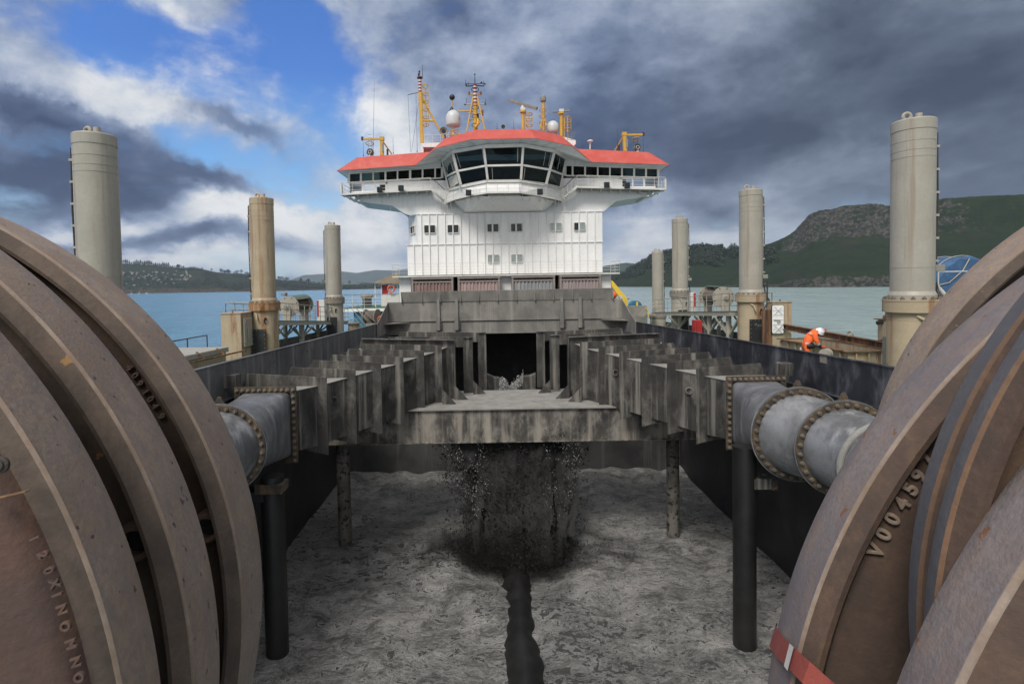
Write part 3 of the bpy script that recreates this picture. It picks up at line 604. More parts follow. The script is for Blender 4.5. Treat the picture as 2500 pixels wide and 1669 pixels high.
for xx in (522, 668, 800, 945, 1075, 1210, 1347, 1480, 1612, 1750, 1885, 2041):
    f = (xx - 522) / 1519; p, q_ = a0.lerp(a1, f), b0.lerp(b1, f); mb.prism([p, q_, q_ + V((0, .0, -.04)), p + V((0, -.16, -.0)), p + V((0, -.10, -.10))], (.06, 0, 0))
mb.build('splash_plate', 'frontwall', hop, smooth=0, bevel=.006)
for xx in (791, 923, 1678, 1810):
    f = (xx - 540) / 1490; y0 = -30 * f
    p0, p1, p2 = at('L', xx, 250 + y0 - 20, yf - .12), at('L', xx, 350 + y0 - 20, yf - .16), at('L', xx, 450 + y0 - 15, yf - .16)
    mb = MB().box((p0.x - .11, yf - .18, p1.z), (p0.x + .11, yf, p0.z + .15)); mb.box((p0.x - .16, yf - .26, p2.z), (p0.x + .12, yf, p1.z))
    for k in range(5): z = p2.z + .1 + k * .12; mb.box((p0.x + .12, yf - .2, z), (p0.x + .24, yf - .02, z + .03))
    mb.build('bracket', 'frontwall', hop, smooth=0, bevel=.006)
for sgn, pts in ((-1, [(530, 232), (452, 338), (488, 385), (620, 368), (545, 440)]), (1, [(2040, 202), (2120, 308), (2092, 352), (1955, 340), (2035, 410)])):
    top = at('L', *pts[0], yf); foot = at('L', *pts[1], 37.6); x = XL + .03 if sgn < 0 else XR - .03
    zf = (ctopL if sgn < 0 else ctopR)(37.2)
    MB().prism([V((x, yf, a0.z)), V((x, 37.4, zf)), V((x, 37.4, zf - .9)), V((x, yf, zf - .9))], (.04 * -sgn, 0, 0)).build('gusset', 'frontwall', hop, smooth=0)
    MB().prism([V((x, yf - .1, zl - .1)), V((x, 39.4, zl - .12)), V((x - sgn * 1.6, yf - .1, zl - .1))], (0, 0, .04)).build('gusset', 'frontwall', hop, smooth=0)
# dark space under the foredeck, its shade also put into the steel colour
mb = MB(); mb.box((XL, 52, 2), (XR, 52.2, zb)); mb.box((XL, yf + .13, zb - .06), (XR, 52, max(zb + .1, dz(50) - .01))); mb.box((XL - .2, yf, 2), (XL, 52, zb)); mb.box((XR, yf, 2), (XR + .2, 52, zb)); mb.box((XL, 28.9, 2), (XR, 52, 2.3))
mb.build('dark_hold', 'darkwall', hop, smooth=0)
# patches worn pale on the left wall near the slurry
m, t = mat_nodes('slurry surface'); co = t.new('ShaderNodeTexCoord').outputs['Object']
wv = t.new('ShaderNodeVectorMath', operation='SCALE'); t.put(wv.inputs[0], t.vm('SUBTRACT', t.noise(co, .45, 4, .6, out=1), (.5, .5, .5))); wv.inputs['Scale'].default_value = 1.5
cw = t.vm('ADD', co, wv.outputs[0])
area = t.noise(co, .16, 4, .6, .4); f1 = t.noise(t.scale(cw, (1., 1.5, 1)), .8, 8, .60, .6); f2 = t.noise(t.scale(cw, (1., 1.6, 1)), 2.7, 9, .60, .9); f3 = t.noise(t.scale(cw, (1, 1.5, 1)), 2., 9, .58, .9); f4 = t.noise(t.scale(cw, (1, 1.6, 1)), 9., 8, .66, .8); gr = t.noise(co, 30., 6, .8)
sx = t.new('ShaderNodeSeparateXYZ'); t.put(sx.inputs[0], co)
sc1 = t.ramp(t.math('ADD', t.math('ADD', t.math('MULTIPLY', f1, .35), t.math('MULTIPLY', f2, .30)), t.math('MULTIPLY', f4, .35)), [(.41, (.050, .050, .049, 1)), (.462, (.125, .124, .120, 1)), (.50, (.205, .203, .196, 1)), (.545, (.32, .318, .31, 1)), (.60, (.46, .398, .39, 1))])
# thin pale threads of foam, then small black windows of clear water where the foam has torn
ridge = t.math('ABSOLUTE', t.math('SUBTRACT', f3, .5)); sc1 = t.mix(t.mr(ridge, .018, .0, 0, .6), sc1, (.38, .378, .37, 1))
hole = t.math('ADD', t.math('ADD', t.math('MULTIPLY', f2, .65), t.math('MULTIPLY', f4, .32)), t.math('MULTIPLY', t.math('SUBTRACT', area, .5), .45))
sc1 = t.mix(t.mr(hole, .505, .54, 0, .45), sc1, (.36, .36, .35, 1)); hf = t.mr(hole, .54, .575, 0, .92); sc1 = t.mix(hf, sc1, (.035, .036, .039, 1))
sc1 = t.mix(t.mr(gr, .32, .68, 0, .55), sc1, (.05, .05, .049, 1))
hh = t.math('ADD', t.math('ADD', t.math('MULTIPLY', f2, .7), t.math('MULTIPLY', f1, .6)), t.math('ADD', t.math('MULTIPLY', gr, .25), t.math('MULTIPLY', f4, .35))); hh = t.math('SUBTRACT', hh, t.math('MULTIPLY', hf, .10))
finish(m, t, sc1, t.mr(hf, 0, 1, .46, .10), hh, .11, .45); mt['slurry'] = m
def slur(x, y):
    h = .11 * mnoise.fractal(V((x * .4, y * .5, 1)), 1., 2., 5)
    if y > 26: h += .25 * (y - 26) / 2.7 * (.5 + mnoise.noise(V((x * .9, 2, 4))))
    d = math.hypot(x - .7, (y - 19.5) * .8); h += -.25 * math.exp(-(d / 1.6) ** 2) + .22 * math.exp(-((d - 2.6) / .9) ** 2)
    h += .35 * math.exp(-((x - 4.8) / 1.1) ** 2 - ((y - 26.5) / 1.3) ** 2)
    return h
nx, ny = 210, 260; vs = []; fs = []
for j in range(ny + 1):
    y = 8 + (28.75 - 8) * j / ny
    for i in range(nx + 1):
        x = XL + (XR - XL) * i / nx; vs.append((x, y, ZS + slur(x, y)))
for j in range(ny):
    for i in range(nx): a = j * (nx + 1) + i; fs.append((a, a + 1, a + nx + 2, a + nx + 1))
tag(MB().add(vs, fs).build('slurry', 'slurry', smooth=60, loc=(.8, 18, ZS)), kind='structure')
# black ridge of the centre keelson standing out of the slurry
mb = MB(); vs = []; fs = []; ns = 60
for i in range(ns + 1):
    y = 9. + 10.2 * i / ns; f = i / ns
    hw = .46 - .20 * f; c = .60 + .02 * math.sin(y * 2); hgt = .40 * (1 - bell(y, 17.6, 19.2)) - .02
    e1, e2 = [.16 * mnoise.fractal(V((y * 1.7, o, 1)), 1., 2., 4) for o in (0, 5)]
    vs += [(c - hw - .25 + e1, y, ZS - .35), (c - hw + e1, y, ZS + hgt * .55), (c - .06, y, ZS + hgt), (c + .06, y, ZS + hgt), (c + hw + e2, y, ZS + hgt * .55), (c + hw + .22 + e2, y, ZS - .35)]
for i in range(ns): fs += [(i * 6 + k, i * 6 + k + 1, i * 6 + 7 + k, i * 6 + 6 + k) for k in range(5)]
tag(mb.add(vs, fs).build('keelson', 'postdark', smooth=50), 'black wet centre ridge rising out of the slurry at the bottom', 'keelson')
# ------------------------------------------------------------------ cross beam and its platform
zb_t = at('U', 660, 627, 20.4).z; zb_b = at('F', 1180, 1014, 20.4).z
cb = thing('cross_beam', 'heavy stained cross beam with a dusty top spanning the hopper over the falling slurry', 'beam', (.8, 20.4, zb_b))
mb = MB().box((XL + .03, 20.46, zb_b + .03), (XR - .03, 20.52, zb_t - .03))
for xx in (-6.3, -4.2, 5.2, 6.9): mb.box((xx, 20.435, zb_b + .03), (xx + .03, 20.46, zb_t - .03))
mb.build('web', 'beam', cb, smooth=0)
MB().box((XL + .03, 20.38, zb_b), (XR - .03, 21.5, zb_b + .03)).build('lower_flange', 'beam', cb, smooth=0)
# dusty top plate with a slightly piled surface
vs = []; fs = []; nx, ny = 90, 36; xa, xb, ya, yb = -3.9, 5.6, 20.36, 23.9
for j in range(ny + 1):
    for i in range(nx + 1):
        x, y = xa + (xb - xa) * i / nx, ya + (yb - ya) * j / ny; e = min(1, i / 8, (nx - i) / 8, j / 5)
        vs.append((x, y, zb_t + .005 + e * .03 * (1 + mnoise.fractal(V((x * 1.5, y * 1.5, 2)), 1., 2., 5))))
for j in range(ny):
    for i in range(nx): a = j * (nx + 1) + i; fs.append((a, a + 1, a + nx + 2, a + nx + 1))
MB().add(vs, fs).build('sand_layer', 'dust', cb, smooth=60)
MB().box((xa - 3.5, 20.36, zb_t - .03), (xb + 3.5, 23.9, zb_t)).build('top_plate', 'dust', cb, smooth=0)
MB().box((XL + .03, 23.84, zb_b), (XR - .03, 23.9, zb_t - .03)).build('web', 'darkwall', cb, smooth=0)
# ------------------------------------------------------------------ ducts
def bolt_mesh(r, h, mat='bolt'):
    return None
def make_bolts(parent, pts, nrm, r=.055, h=.07, name='bolt'):
    """one hexagon bolt, then copies of it"""
    nrm = V(nrm).normalized(); first = None; out = []
    for p in pts:
        p = V(p)
        if first is None:
            mb = MB(); mb.tube([p, p + nrm * (h * .55)], r, 6); mb.tube([p + nrm * (h * .55), p + nrm * h], r * .55, 8)
            first = mb.build(name, 'bolt', parent, smooth=25); p0 = p
        else: copy_part(first, parent, p - p0)
def duct(k, sgn, ribs, Ys, rect, rectY, label, plabel, C1, R1, n1, C2, R2, n2, C3, R3):
    root = thing('flow_duct', label, 'duct', at(k, *ribs[4][1], Ys[4]))
    RB = []
    for i, (ti, bi, to) in enumerate(ribs):
        y = Ys[i]; a, b, c = at(k, *ti, y), at(k, *bi, y), at(k, *to, y); xo = c.x
        RB.append((a.x, xo, a.z, b.z, y, (c.z - a.z)))
        mb = MB(); xi, zt, zbm = a.x, a.z, b.z
        if i in (0, 1):       # open frames at the centre: top bar and post only
            pw = .36 if i == 0 else .40
            mb.prism([V((xi, y, zt)), V((xo, y, zt + RB[-1][5])), V((xo + .12 * sgn, y, zt - .34)), V((xi + pw * sgn, y, zt - .40)), V((xi + pw * sgn, y, zbm)), V((xi, y, zbm))], (0, .035, 0))
            mb.box((min(xi, xi + pw * sgn), y - .09, zt - .01), (max(xi, xi + pw * sgn), y + .0, zt + .012))
        else:
            mb.prism([V((xi, y, zt)), V((xo, y, zt + RB[-1][5])), V((xo + .22 * sgn, y, zt - .42)), V((xo + .22 * sgn, y, zbm + .5)), V((xi + .95 * sgn, y, zbm + .22)), V((xi, y, zbm))], (0, .035, 0))
        if i == 2:            # flanged frame
            mb.bar((xi, y, zt + .012), (xo, y, zt + RB[-1][5] + .012), .30, .03); mb.box((min(xi, xi - .0), y - .14, zbm), (xi + .025, y + .16, zt)); mb.box((xi - .0, y + .25, zbm), (xi + .03, y + .28, zt - .1))
        mb.build('frame_rib', 'duct', root, smooth=0, bevel=.006)
    # body between the ribs
    mb = MB(); tp = MB(); st = .30 * sgn
    def sec(r): xi, xo, zt, zbm, y, dzz = r; foot = .30 if y < 20.3 else .02; return (xi + st, xo + .12 * sgn, zt - .27, zbm + foot, y)
    for i in range(2, len(RB) - 1):
        (x1, o1, t1, b1, y1), (x2, o2, t2, b2, y2) = sec(RB[i]), sec(RB[i + 1])
        y1 += .036
        if abs(b1 - b2) > .2: b2 = b2 if False else b2
        lo = MB()
        p = [V((x2, y2 + .036, b2)), V((o2, y2 + .036, b2)), V((o1, y1 - .04, b1)), V((x1, y1 - .04, b1)), V((x2, y2 + .036, t2)), V((o2, y2 + .036, t2)), V((o1, y1 - .04, t1)), V((x1, y1 - .04, t1))]
        mb.hexa(p)
        # dusty lid, set proud; its lip shows on the inner edge
        q_ = [p[4] + V((-.035 * sgn, 0, .004)), p[5] + V((0, 0, .004)), p[6] + V((0, 0, .004)), p[7] + V((-.035 * sgn, 0, .004))]
        tp.prism(q_, (0, 0, .016))
        # a seam weld in the side
        mb.bar((p[0] + p[3]) / 2 + V((-.006 * sgn, 0, 0)), (p[4] + p[7]) / 2 + V((-.006 * sgn, 0, 0)), .02, .03, V((1, 0, 0)))
        if i in (4, 7):
            c = (p[0] + p[3] + p[4] + p[7]) / 4 + V((0, 0, .35)); MB().ring(c + V((-.05 * sgn, 0, 0)), (.35 * sgn, 1, 0), .10, .035, 16, 6).build('lifting_eye', 'duct', root)
    # last bay to the bolted flange
    x1, o1, t1, b1, y1 = sec(RB[-1]); r0 = at(k, *rect[0], rectY); r1 = at(k, *rect[1], rectY); r2 = at(k, *rect[2], rectY)
    xin, xout, ztop, zbot = r0.x, r1.x, (r0.z + r1.z) / 2, r2.z
    p = [V((xin + .13 * sgn, rectY + .04, zbot + .3)), V((xout, rectY + .04, zbot + .3)), V((o1, y1 - .002, b1)), V((x1, y1 - .002, b1)), V((xin + .13 * sgn, rectY + .04, ztop - .17)), V((xout, rectY + .04, ztop - .17)), V((o1, y1 - .002, t1)), V((x1, y1 - .002, t1))]
    mb.hexa(p); tp.prism([p[4] + V((-.03 * sgn, 0, .004)), p[5] + V((0, 0, .004)), p[6] + V((0, 0, .004)), p[7] + V((-.03 * sgn, 0, .004))], (0, 0, .016))
    mb.build('duct_body', 'duct', root, smooth=0); tp.build('lid', 'dust', root, smooth=0)
    gz = zb_t
    for (x, y) in ((RB[3][0], Ys[3]), (RB[2][0], Ys[2]), (RB[1][0], Ys[1])):
        MB().prism([V((x, y - .3, gz + .02)), V((x - .55 * sgn, y - .3, gz + .02)), V((x, y - .3, gz + .62))], (0, .03, 0)).build('gusset', 'duct', root, smooth=0)
    fl = MB(); W_ = .17
    o = [V((xin, rectY, zbot)), V((xout, rectY, zbot)), V((xout, rectY, ztop)), V((xin, rectY, ztop))]
    ii = [V((xin + W_ * sgn, rectY, zbot + W_)), V((xout - W_ * sgn, rectY, zbot + W_)), V((xout - W_ * sgn, rectY, ztop - W_)), V((xin + W_ * sgn, rectY, ztop - W_))]
    fl.frame(o, ii, (0, -.05, 0)); fo = fl.build('rectangular_flange', 'flange', root, smooth=0, bevel=.006)
    pts = [V((xin + W_ / 2 * sgn + (xout - xin - W_ * sgn) * i / 10, rectY - .05, ztop - W_ / 2)) for i in range(11)] + [V((xin + W_ / 2 * sgn, rectY - .05, ztop - W_ / 2 - (ztop - zbot - W_) * i / 11)) for i in range(1, 12)]
    make_bolts(fo, pts, (0, -1, 0))
    MB().box((min(xout, xout + .3 * sgn) - .1, rectY + .1, ztop - .05), (max(xout, xout + .3 * sgn), rectY + .45, ztop + .33)).build('lug_block', 'duct', root, smooth=0, bevel=.01)
    # the pipe
    pr = thing('discharge_pipe', plabel, 'pipe', C1)
    n1, n2 = V(n1).normalized(), V(n2).normalized(); N = 64; vs = []; fs = []; L_ = 14
    xc, zc_ = (xin + xout) / 2, (ztop + zbot) / 2; hx, hz = abs(xout - xin) / 2 - W_, (ztop - zbot) / 2 - W_
    u1 = n1.cross(V((0, 0, 1))).normalized(); w1 = u1.cross(n1)
    for j in range(L_ + 1):
        f = j / L_; f2 = f * f * (3 - 2 * f)
        for i in range(N):
            a = 2 * math.pi * i / N; ca, sa = math.cos(a), math.sin(a); e = .18 + .82 * f2
            sq = V((xc + hx * math.copysign(abs(ca) ** e, ca), rectY - .06, zc_ + hz * math.copysign(abs(sa) ** e, sa)))
            ci = C1 + u1 * (R1 * .87 * ca * (1 if u1.x > 0 else -1)) + w1 * (R1 * .87 * sa)
            vs.append(sq.lerp(ci, f2 * .85 + f * .15))
    for j in range(L_):
        for i in range(N): fs.append((j * N + i, j * N + (i + 1) % N, (j + 1) * N + (i + 1) % N, (j + 1) * N + i))
    MB().add(vs, fs).build('transition_piece', 'pipe', pr, smooth=50)
    def flange(C, R, n, dbl):
        mb = MB(); mb.lathe(C, n, [(-.055, R * .80), (-.055, R - .015), (-.04, R), (.04, R), (.055, R - .015), (.055, R * .8)], 72)
        f = mb.build('pipe_flange', 'flange', pr, smooth=30); u = n.cross(V((0, 0, 1))).normalized(); w_ = u.cross(n)
        make_bolts(f, [C - n * .055 + (u * math.cos(a) + w_ * math.sin(a)) * R * .925 for a in [2 * math.pi * (i + .5) / 30 for i in range(30)]], -n, .052, .075)
        MB().lathe(C, n, [(-.02, R + .0), (-.02, R + .022), (.02, R + .022), (.02, R)], 72, False, False).build('gasket_rim', 'pipe', f, smooth=30)
        e = C + V((0, .05, R + .05)); MB().prism([e + V((-.12, 0, -.05)), e + V((.12, 0, -.05)), e + V((.04, 0, .12)), e + V((-.04, 0, .12))], (0, .05, 0)).build('lifting_lug', 'flange', f, smooth=0)
    flange(C1, R1, n1, 0)
    def seg(A, nA, rA, B, nB, rB, nm, mat, nn=10, prof=None):
        vs = []; fs = []
        uA = nA.cross(V((0, 0, 1))).normalized(); wA = uA.cross(nA); uB = nB.cross(V((0, 0, 1))).normalized(); wB = uB.cross(nB)
        for j in range(nn + 1):
            f = j / nn; c = A.lerp(B, f); u = uA.lerp(uB, f).normalized(); w_ = wA.lerp(wB, f).normalized(); rr = rA + (rB - rA) * f
            for i in range(N): a = 2 * math.pi * i / N; vs.append(c + u * rr * math.cos(a) + w_ * rr * math.sin(a))
        for j in range(nn):
            for i in range(N): fs.append((j * N + i, j * N + (i + 1) % N, (j + 1) * N + (i + 1) % N, (j + 1) * N + i))
        return MB().add(vs, fs).build(nm, mat, pr, smooth=60)
    seg(C1 - n1 * .055, n1, R1 * .86, C2 + n2 * .055, n2, R2 * .86, 'pipe_section', 'pipe')
    flange(C2, R2, n2, 1)
    d3 = (C3 - C2).normalized()
    seg(C2 - n2 * .055, n2, R2 * .85, C3, n2, R3 * .85, 'pipe_section', 'pipe')
    m_ = C2.lerp(C3, .55); MB().ring(m_, n2.lerp(-d3, .5) if False else n2, R2 * .87, .07, 56, 10).build('weld_ring', 'dust', pr)
    return root, pr
ribsR = [((203, 87), (203, 488), (818, 62)), ((298, 112), (300, 505), (890, 85)), ((430, 128), (438, 575), (1080, 100)), ((517, 163), (517, 578), (1080, 135)), ((650, 195), (648, 617), (1190, 168)),
         ((798, 230), (795, 718), (1308, 200)), ((958, 265), (950, 768), (1445, 232)), ((1142, 305), (1133, 825), (1598, 268)), ((1350, 348), (1338, 893), (1812, 312))]
YR = [24.2, 23.3, 22.2, 21.5, 20.7, 19.9, 19.2, 18.5, 17.7]
ribsL = [((1934, -53), (1939, 362), (1314, -58)), ((2037, 10), (2045, 410), (1430, 5)), ((1905, 32), (1912, 480), (1243, 22)), ((1815, 68), (1823, 492), (1250, 57)), ((1688, 105), (1697, 530), (1145, 92)),
         ((1540, 152), (1553, 640), (1030, 133)), ((1380, 192), (1392, 705), (890, 173)), ((1197, 243), (1215, 775), (735, 222)), ((990, 298), (1008, 853), (420, 268))]
# the frame nearest the centre on the left was read in another enlargement
def conv(k0, k1, p):
    x0, y0, s0 = ZM[k0]; x1, y1, s1 = ZM[k1]; return ((x0 + p[0] / s0 - x1) * s1, (y0 + p[1] / s0 - y1) * s1)
ribsL[0] = (conv('L', 'T', (1135, 445)), conv('L', 'T', (1140, 860)), conv('L', 'T', (515, 440)))
YL = [24.2, 23.3, 22.2, 21.5, 20.7, 19.9, 19.0, 18.2, 17.3]
duct('U', 1, ribsR, YR, [(1560, 418), (1990, 385), (1545, 932)], 16.7, 'ribbed steel flow duct with dusty lids along the right wall, leading to the cross beam', 'grey discharge pipe with two bolted flanges bending under the right wheel',
     V((7.5, 13.9, H0 - 3.82)), 1.16, (.05, 1, 0), V((8.05, 12.95, H0 - 3.92)), 1.12, (.08, 1, 0), V((8.6, 11.2, H0 - 4.2)), 1.1)
duct('T', -1, ribsL, YL, [(775, 375), (330, 350), (795, 905)], 16.1, 'ribbed steel flow duct with dusty lids along the left wall, leading to the cross beam', 'grey discharge pipe with a bolted flange beside the left wheel',
     V((-6.46, 13.1, H0 - 3.73)), 1.05, (-.12, 1, 0), V((-7.0, 11.2, H0 - 3.8)), 1.03, (-.12, 1, 0), V((-7.4, 9.6, H0 - 3.9)), 1.0)
# ------------------------------------------------------------------ columns
def column(nm, x, y, ztop, r, mat, label, brk=None):
    t = thing(nm, label, 'column', (x, y, ZS)); MB().cyl((x, y, ZS - 2), (x, y, ztop), r, None, 32).build('shaft', mat, t, smooth=40)
    if mat == 'post': mb = MB(); mb.lathe((x, y, ztop - .05), (0, 0, 1), [(0, r), (0, r + .1), (.05, r + .1), (.05, .01)], 32); mb.build('head_plate', mat, t)
    if brk:
        zk = min(ztop, H0 - 4.75)
        mb = MB(); mb.box((x + min(0, brk), y - .25, zk - .62), (x + max(0, brk), y + .2, zk - .35)); b = mb.build('bracket', 'postdark' if brk < 0 else 'duct', t, smooth=0, bevel=.01)
        mb = MB(); e = V((x + brk, y - .3, zk - .5)); mb.box(e - V((.02, .0, .12)), e + V((.12 if brk > 0 else .12, .05, .12))); mb.ring(e + V((.05, -.01, 0)), (0, 1, 0), .06, .02, 16, 6); mb.build('eye_plate', 'flange', b, smooth=0)
pL, pR = atz('F', 781, 1264, ZS), atz('F', 1557, 1250, ZS)
column('column', pL.x, 21.0, zb_b, .245, 'post', 'sand worn column under the left end of the cross beam, standing in slurry')
column('column', pR.x, 21.0, zb_b, .235, 'post', 'sand worn column under the right end of the cross beam, standing in slurry')
qL, qR = atz('F', 637, 1500, ZS), atz('F', 1716, 1490, ZS)
column('column', qL.x, qL.y, H0 - 4.85, .29, 'postdark', 'black column beside the left wheel, under the left pipe', -.75)
column('column', qR.x, qR.y + .2, H0 - 4.30, .29, 'postdark', 'black column left of the right wheel, under the right pipe', .6)
t_ = H0 - 5.2
MB().box((qL.x - .35, qL.y - .3, t_ - .05), (qL.x + .35, qL.y + .2, t_ + .2)).build('pipe_saddle', 'flange', bpy.data.objects['column.002'], smooth=0, bevel=.02)
# ------------------------------------------------------------------ the falling slurry
rnd = random.Random(21)
core = MB(); grey = MB()
def chunk(mb, p, s):
    q_ = [V((rnd.uniform(-1, 1), rnd.uniform(-.7, .7), rnd.uniform(-1.3, 1.3))) * s for _ in range(4)]
    mb.add([p + x for x in q_], [(0, 1, 2), (0, 2, 3), (0, 3, 1), (1, 3, 2)])
zt_ = zb_b + .5
def env(f):      # half width by fall fraction (0 at the beam, 1 at the slurry)
    return 2.75 - .55 * f
for _ in range(30000):
    f = rnd.random() ** .9; hw = env(f)
    x = .66 + max(-1.15, min(1.15, rnd.gauss(0, .50))) * hw; y = 21.5 - 2.0 * f ** 1.6 + rnd.gauss(0, .40)
    z = zt_ + (ZS - zt_) * f
    cl = mnoise.fractal(V((x * 1.1, y * .7, z * .55)), 1., 2., 5)
    edge = abs(x - .66) / hw
    if edge + cl * .75 > .92: continue
    chunk(core, V((x, y, z)), rnd.uniform(.016, .046) * (1.5 if rnd.random() < .08 else 1) * (1 - .25 * f))
for _ in range(9000):   # splash thrown out low down
    a = rnd.uniform(0, 6.283); d_ = abs(rnd.gauss(0, 1.)); x = .66 + 1.7 * d_ * math.cos(a) * 1.2; y = 19.4 + .9 * d_ * math.sin(a); z = ZS + abs(rnd.gauss(0, .75)) * math.exp(-d_ * .6) + .02
    chunk(core, V((x, y, z)), rnd.uniform(.010, .034))
for _ in range(64):     # pale torn flecks along the edges
    f = rnd.uniform(0, .60); s_ = rnd.choice([-1, 1]); hw = env(f); c = V((.66 + s_ * hw * rnd.uniform(.40, .95), 21.0 - 2.0 * f ** 1.6 - .5, zt_ + (ZS - zt_) * f))
    for _ in range(rnd.randint(4, 26)): chunk(grey, c + V((rnd.gauss(0, .11), rnd.gauss(0, .08), rnd.gauss(0, .16))), rnd.uniform(.010, .028))
for _ in range(110):
    f = rnd.uniform(.05, .9); hw = env(f); chunk(grey, V((.66 + rnd.gauss(0, .5) * hw, 20.9 - 2.0 * f ** 1.6, zt_ + (ZS - zt_) * f)), rnd.uniform(.008, .016))
# torn clots of thick mud inside the fall
for _ in range(900):
    f = rnd.random(); c = V((.66 + max(-1.05, min(1.05, rnd.gauss(0, .46))) * env(f), 21.3 - 2.0 * f ** 1.6 + rnd.gauss(0, .3), zt_ + (ZS - zt_) * f)); s_ = rnd.uniform(.03, .13)
    for _ in range(rnd.randint(6, 16)): chunk(core, c + V((rnd.gauss(0, s_), rnd.gauss(0, s_), rnd.gauss(0, s_ * 1.5))), rnd.uniform(.02, .06))
# torn wet sheets of mud, one behind another
sheet = MB()
for q_ in range(5):
    nx, nz = 92, 78; idx = {}; off = rnd.uniform(0, 50)
    def sp(i, j):
        f = j / nz; u = 2 * i / nx - 1; hw = env(f) * (1.0 - .06 * q_); x = .66 + u * hw + .10 * mnoise.noise(V((u * 5, f * 7, off)))
        return V((x, 21.0 + .22 * q_ - 2.0 * f ** 1.6 + .28 * mnoise.fractal(V((u * 4, f * 3.2, off + 3)), 1., 2., 5), zt_ + (ZS - zt_) * f))
    for j in range(nz):
        for i in range(nx):
            f = j / nz; u = 2 * (i + .5) / nx - 1
            n_ = mnoise.fractal(V((u * 4.2, f * 2.6, off + 9)), .9, 2.1, 6)
            if n_ + .34 - 1.0 * max(0, abs(u) - .55) / .45 - .42 * max(0, f - .45) < 0: continue
            ks = []
            for a_, b_ in ((i, j), (i + 1, j), (i + 1, j + 1), (i, j + 1)):
                if (a_, b_) not in idx: idx[(a_, b_)] = len(sheet.v); sheet.v.append(sp(a_, b_))
                ks.append(idx[(a_, b_)])
            sheet.f.append(tuple(ks))
fall = core.build('falling_slurry', 'chip', smooth=0, loc=(.66, 20.5, ZS)); tag(fall, 'black curtain of sand slurry pouring down from the cross beam', 'slurry fall', kind='stuff')
w_ = sheet.build('mud_sheet', 'wetmud', fall, smooth=70); w_['kind'] = 'stuff'
g_ = grey.build('foam_fleck', 'chipgrey', fall, smooth=0); g_['kind'] = 'stuff'
# the fine mud filling the fall and the soft spray where it strikes the surface
m, t = mat_nodes('dark spray'); m.node_tree.nodes.clear()
co = t.new('ShaderNodeTexCoord').outputs['Object']; sx = t.new('ShaderNodeSeparateXYZ'); t.put(sx.inputs[0], co); X_, Y_, Z_ = sx.outputs
nz_ = t.math('SUBTRACT', t.noise(t.scale(co, (1., 1., .6)), 1.1, 6, .66), .5); ff = t.mr(Z_, 3.9, 0., 0., 1., False)
yc = t.math('ADD', Y_, t.math('MULTIPLY', t.math('POWER', ff, 1.6), 2.0))      # follows the arc of the fall
ax_ = t.math('ABSOLUTE', X_); rim = t.math('ADD', t.math('DIVIDE', ax_, t.math('SUBTRACT', 2.7, t.math('MULTIPLY', ff, .55))), t.math('MULTIPLY', nz_, 1.3))
d1 = t.math('MULTIPLY', t.mr(rim, .55, 1., 1., 0.), t.mr(t.math('ABSOLUTE', yc), .25, .7, 1., 0.))
low = t.math('ADD', t.math('ADD', t.math('POWER', t.math('DIVIDE', ax_, 3.9), 2.), t.math('POWER', t.math('DIVIDE', t.math('ADD', Y_, 2.1), 1.5), 2.)), t.math('ADD', t.math('POWER', t.math('DIVIDE', Z_, 1.15), 2.), t.math('MULTIPLY', nz_, 3.2)))
d2 = t.mr(low, .1, 1., 1., 0.)
pv = t.new('ShaderNodeVolumePrincipled'); pv.inputs['Color'].default_value = (.035, .034, .033, 1); t.put(pv.inputs['Density'], t.math('ADD', t.math('MULTIPLY', d1, 1.8), t.math('MULTIPLY', d2, 1.7)))
o_ = t.new('ShaderNodeOutputMaterial'); t.l.new(pv.outputs[0], o_.inputs['Volume']); mt['spray'] = m
sb = MB().box((.66 - 4.2, 21.6 - 4.2, ZS - .4), (.66 + 4.2, 21.6 + 1.2, zb_b - .01)).build('spray', 'spray', loc=(.66, 21.6, ZS), smooth=0); tag(sb, 'dark soft spray hanging in and below the slurry fall', 'spray', kind='stuff')
# white churned jets in the black opening
for sgn, lab in ((-1, 'pale torn slurry jet slanting in the black opening, left arm of the V'), (1, 'pale torn slurry jet slanting in the black opening, right arm of the V')):
    mb = MB(); A, B = (at('L', 1240, 790, 27.6), at('L', 1298, 858, 26.2)) if sgn < 0 else (at('L', 1405, 768, 27.6), at('L', 1312, 858, 26.2))
    for i in range(900):
        f = rnd.random(); p = A.lerp(B, f) + V((rnd.gauss(0, .09), rnd.gauss(0, .12), rnd.gauss(0, .12) - .05)); chunk(mb, p, rnd.uniform(.02, .07))
    tag(mb.build('slurry_jet', 'froth', smooth=0), lab, 'slurry jet', kind='stuff')
for sgn, pts, lab in ((-1, [(1143, 745), (1200, 768), (1228, 768), (1228, 862), (1145, 862)], 'small grey chute plate left of the slurry jets in the opening'), (1, [(1494, 738), (1440, 758), (1405, 760), (1400, 862), (1492, 862)], 'small grey chute plate right of the slurry jets in the opening')):
    MB().prism([at('L', x, y, 25.2) for x, y in pts], (0, .4, 0)).build('chute_plate', 'duct', smooth=0, bevel=.02); tag(bpy.data.objects['chute_plate' if sgn < 0 else 'chute_plate.001'], lab, 'chute')
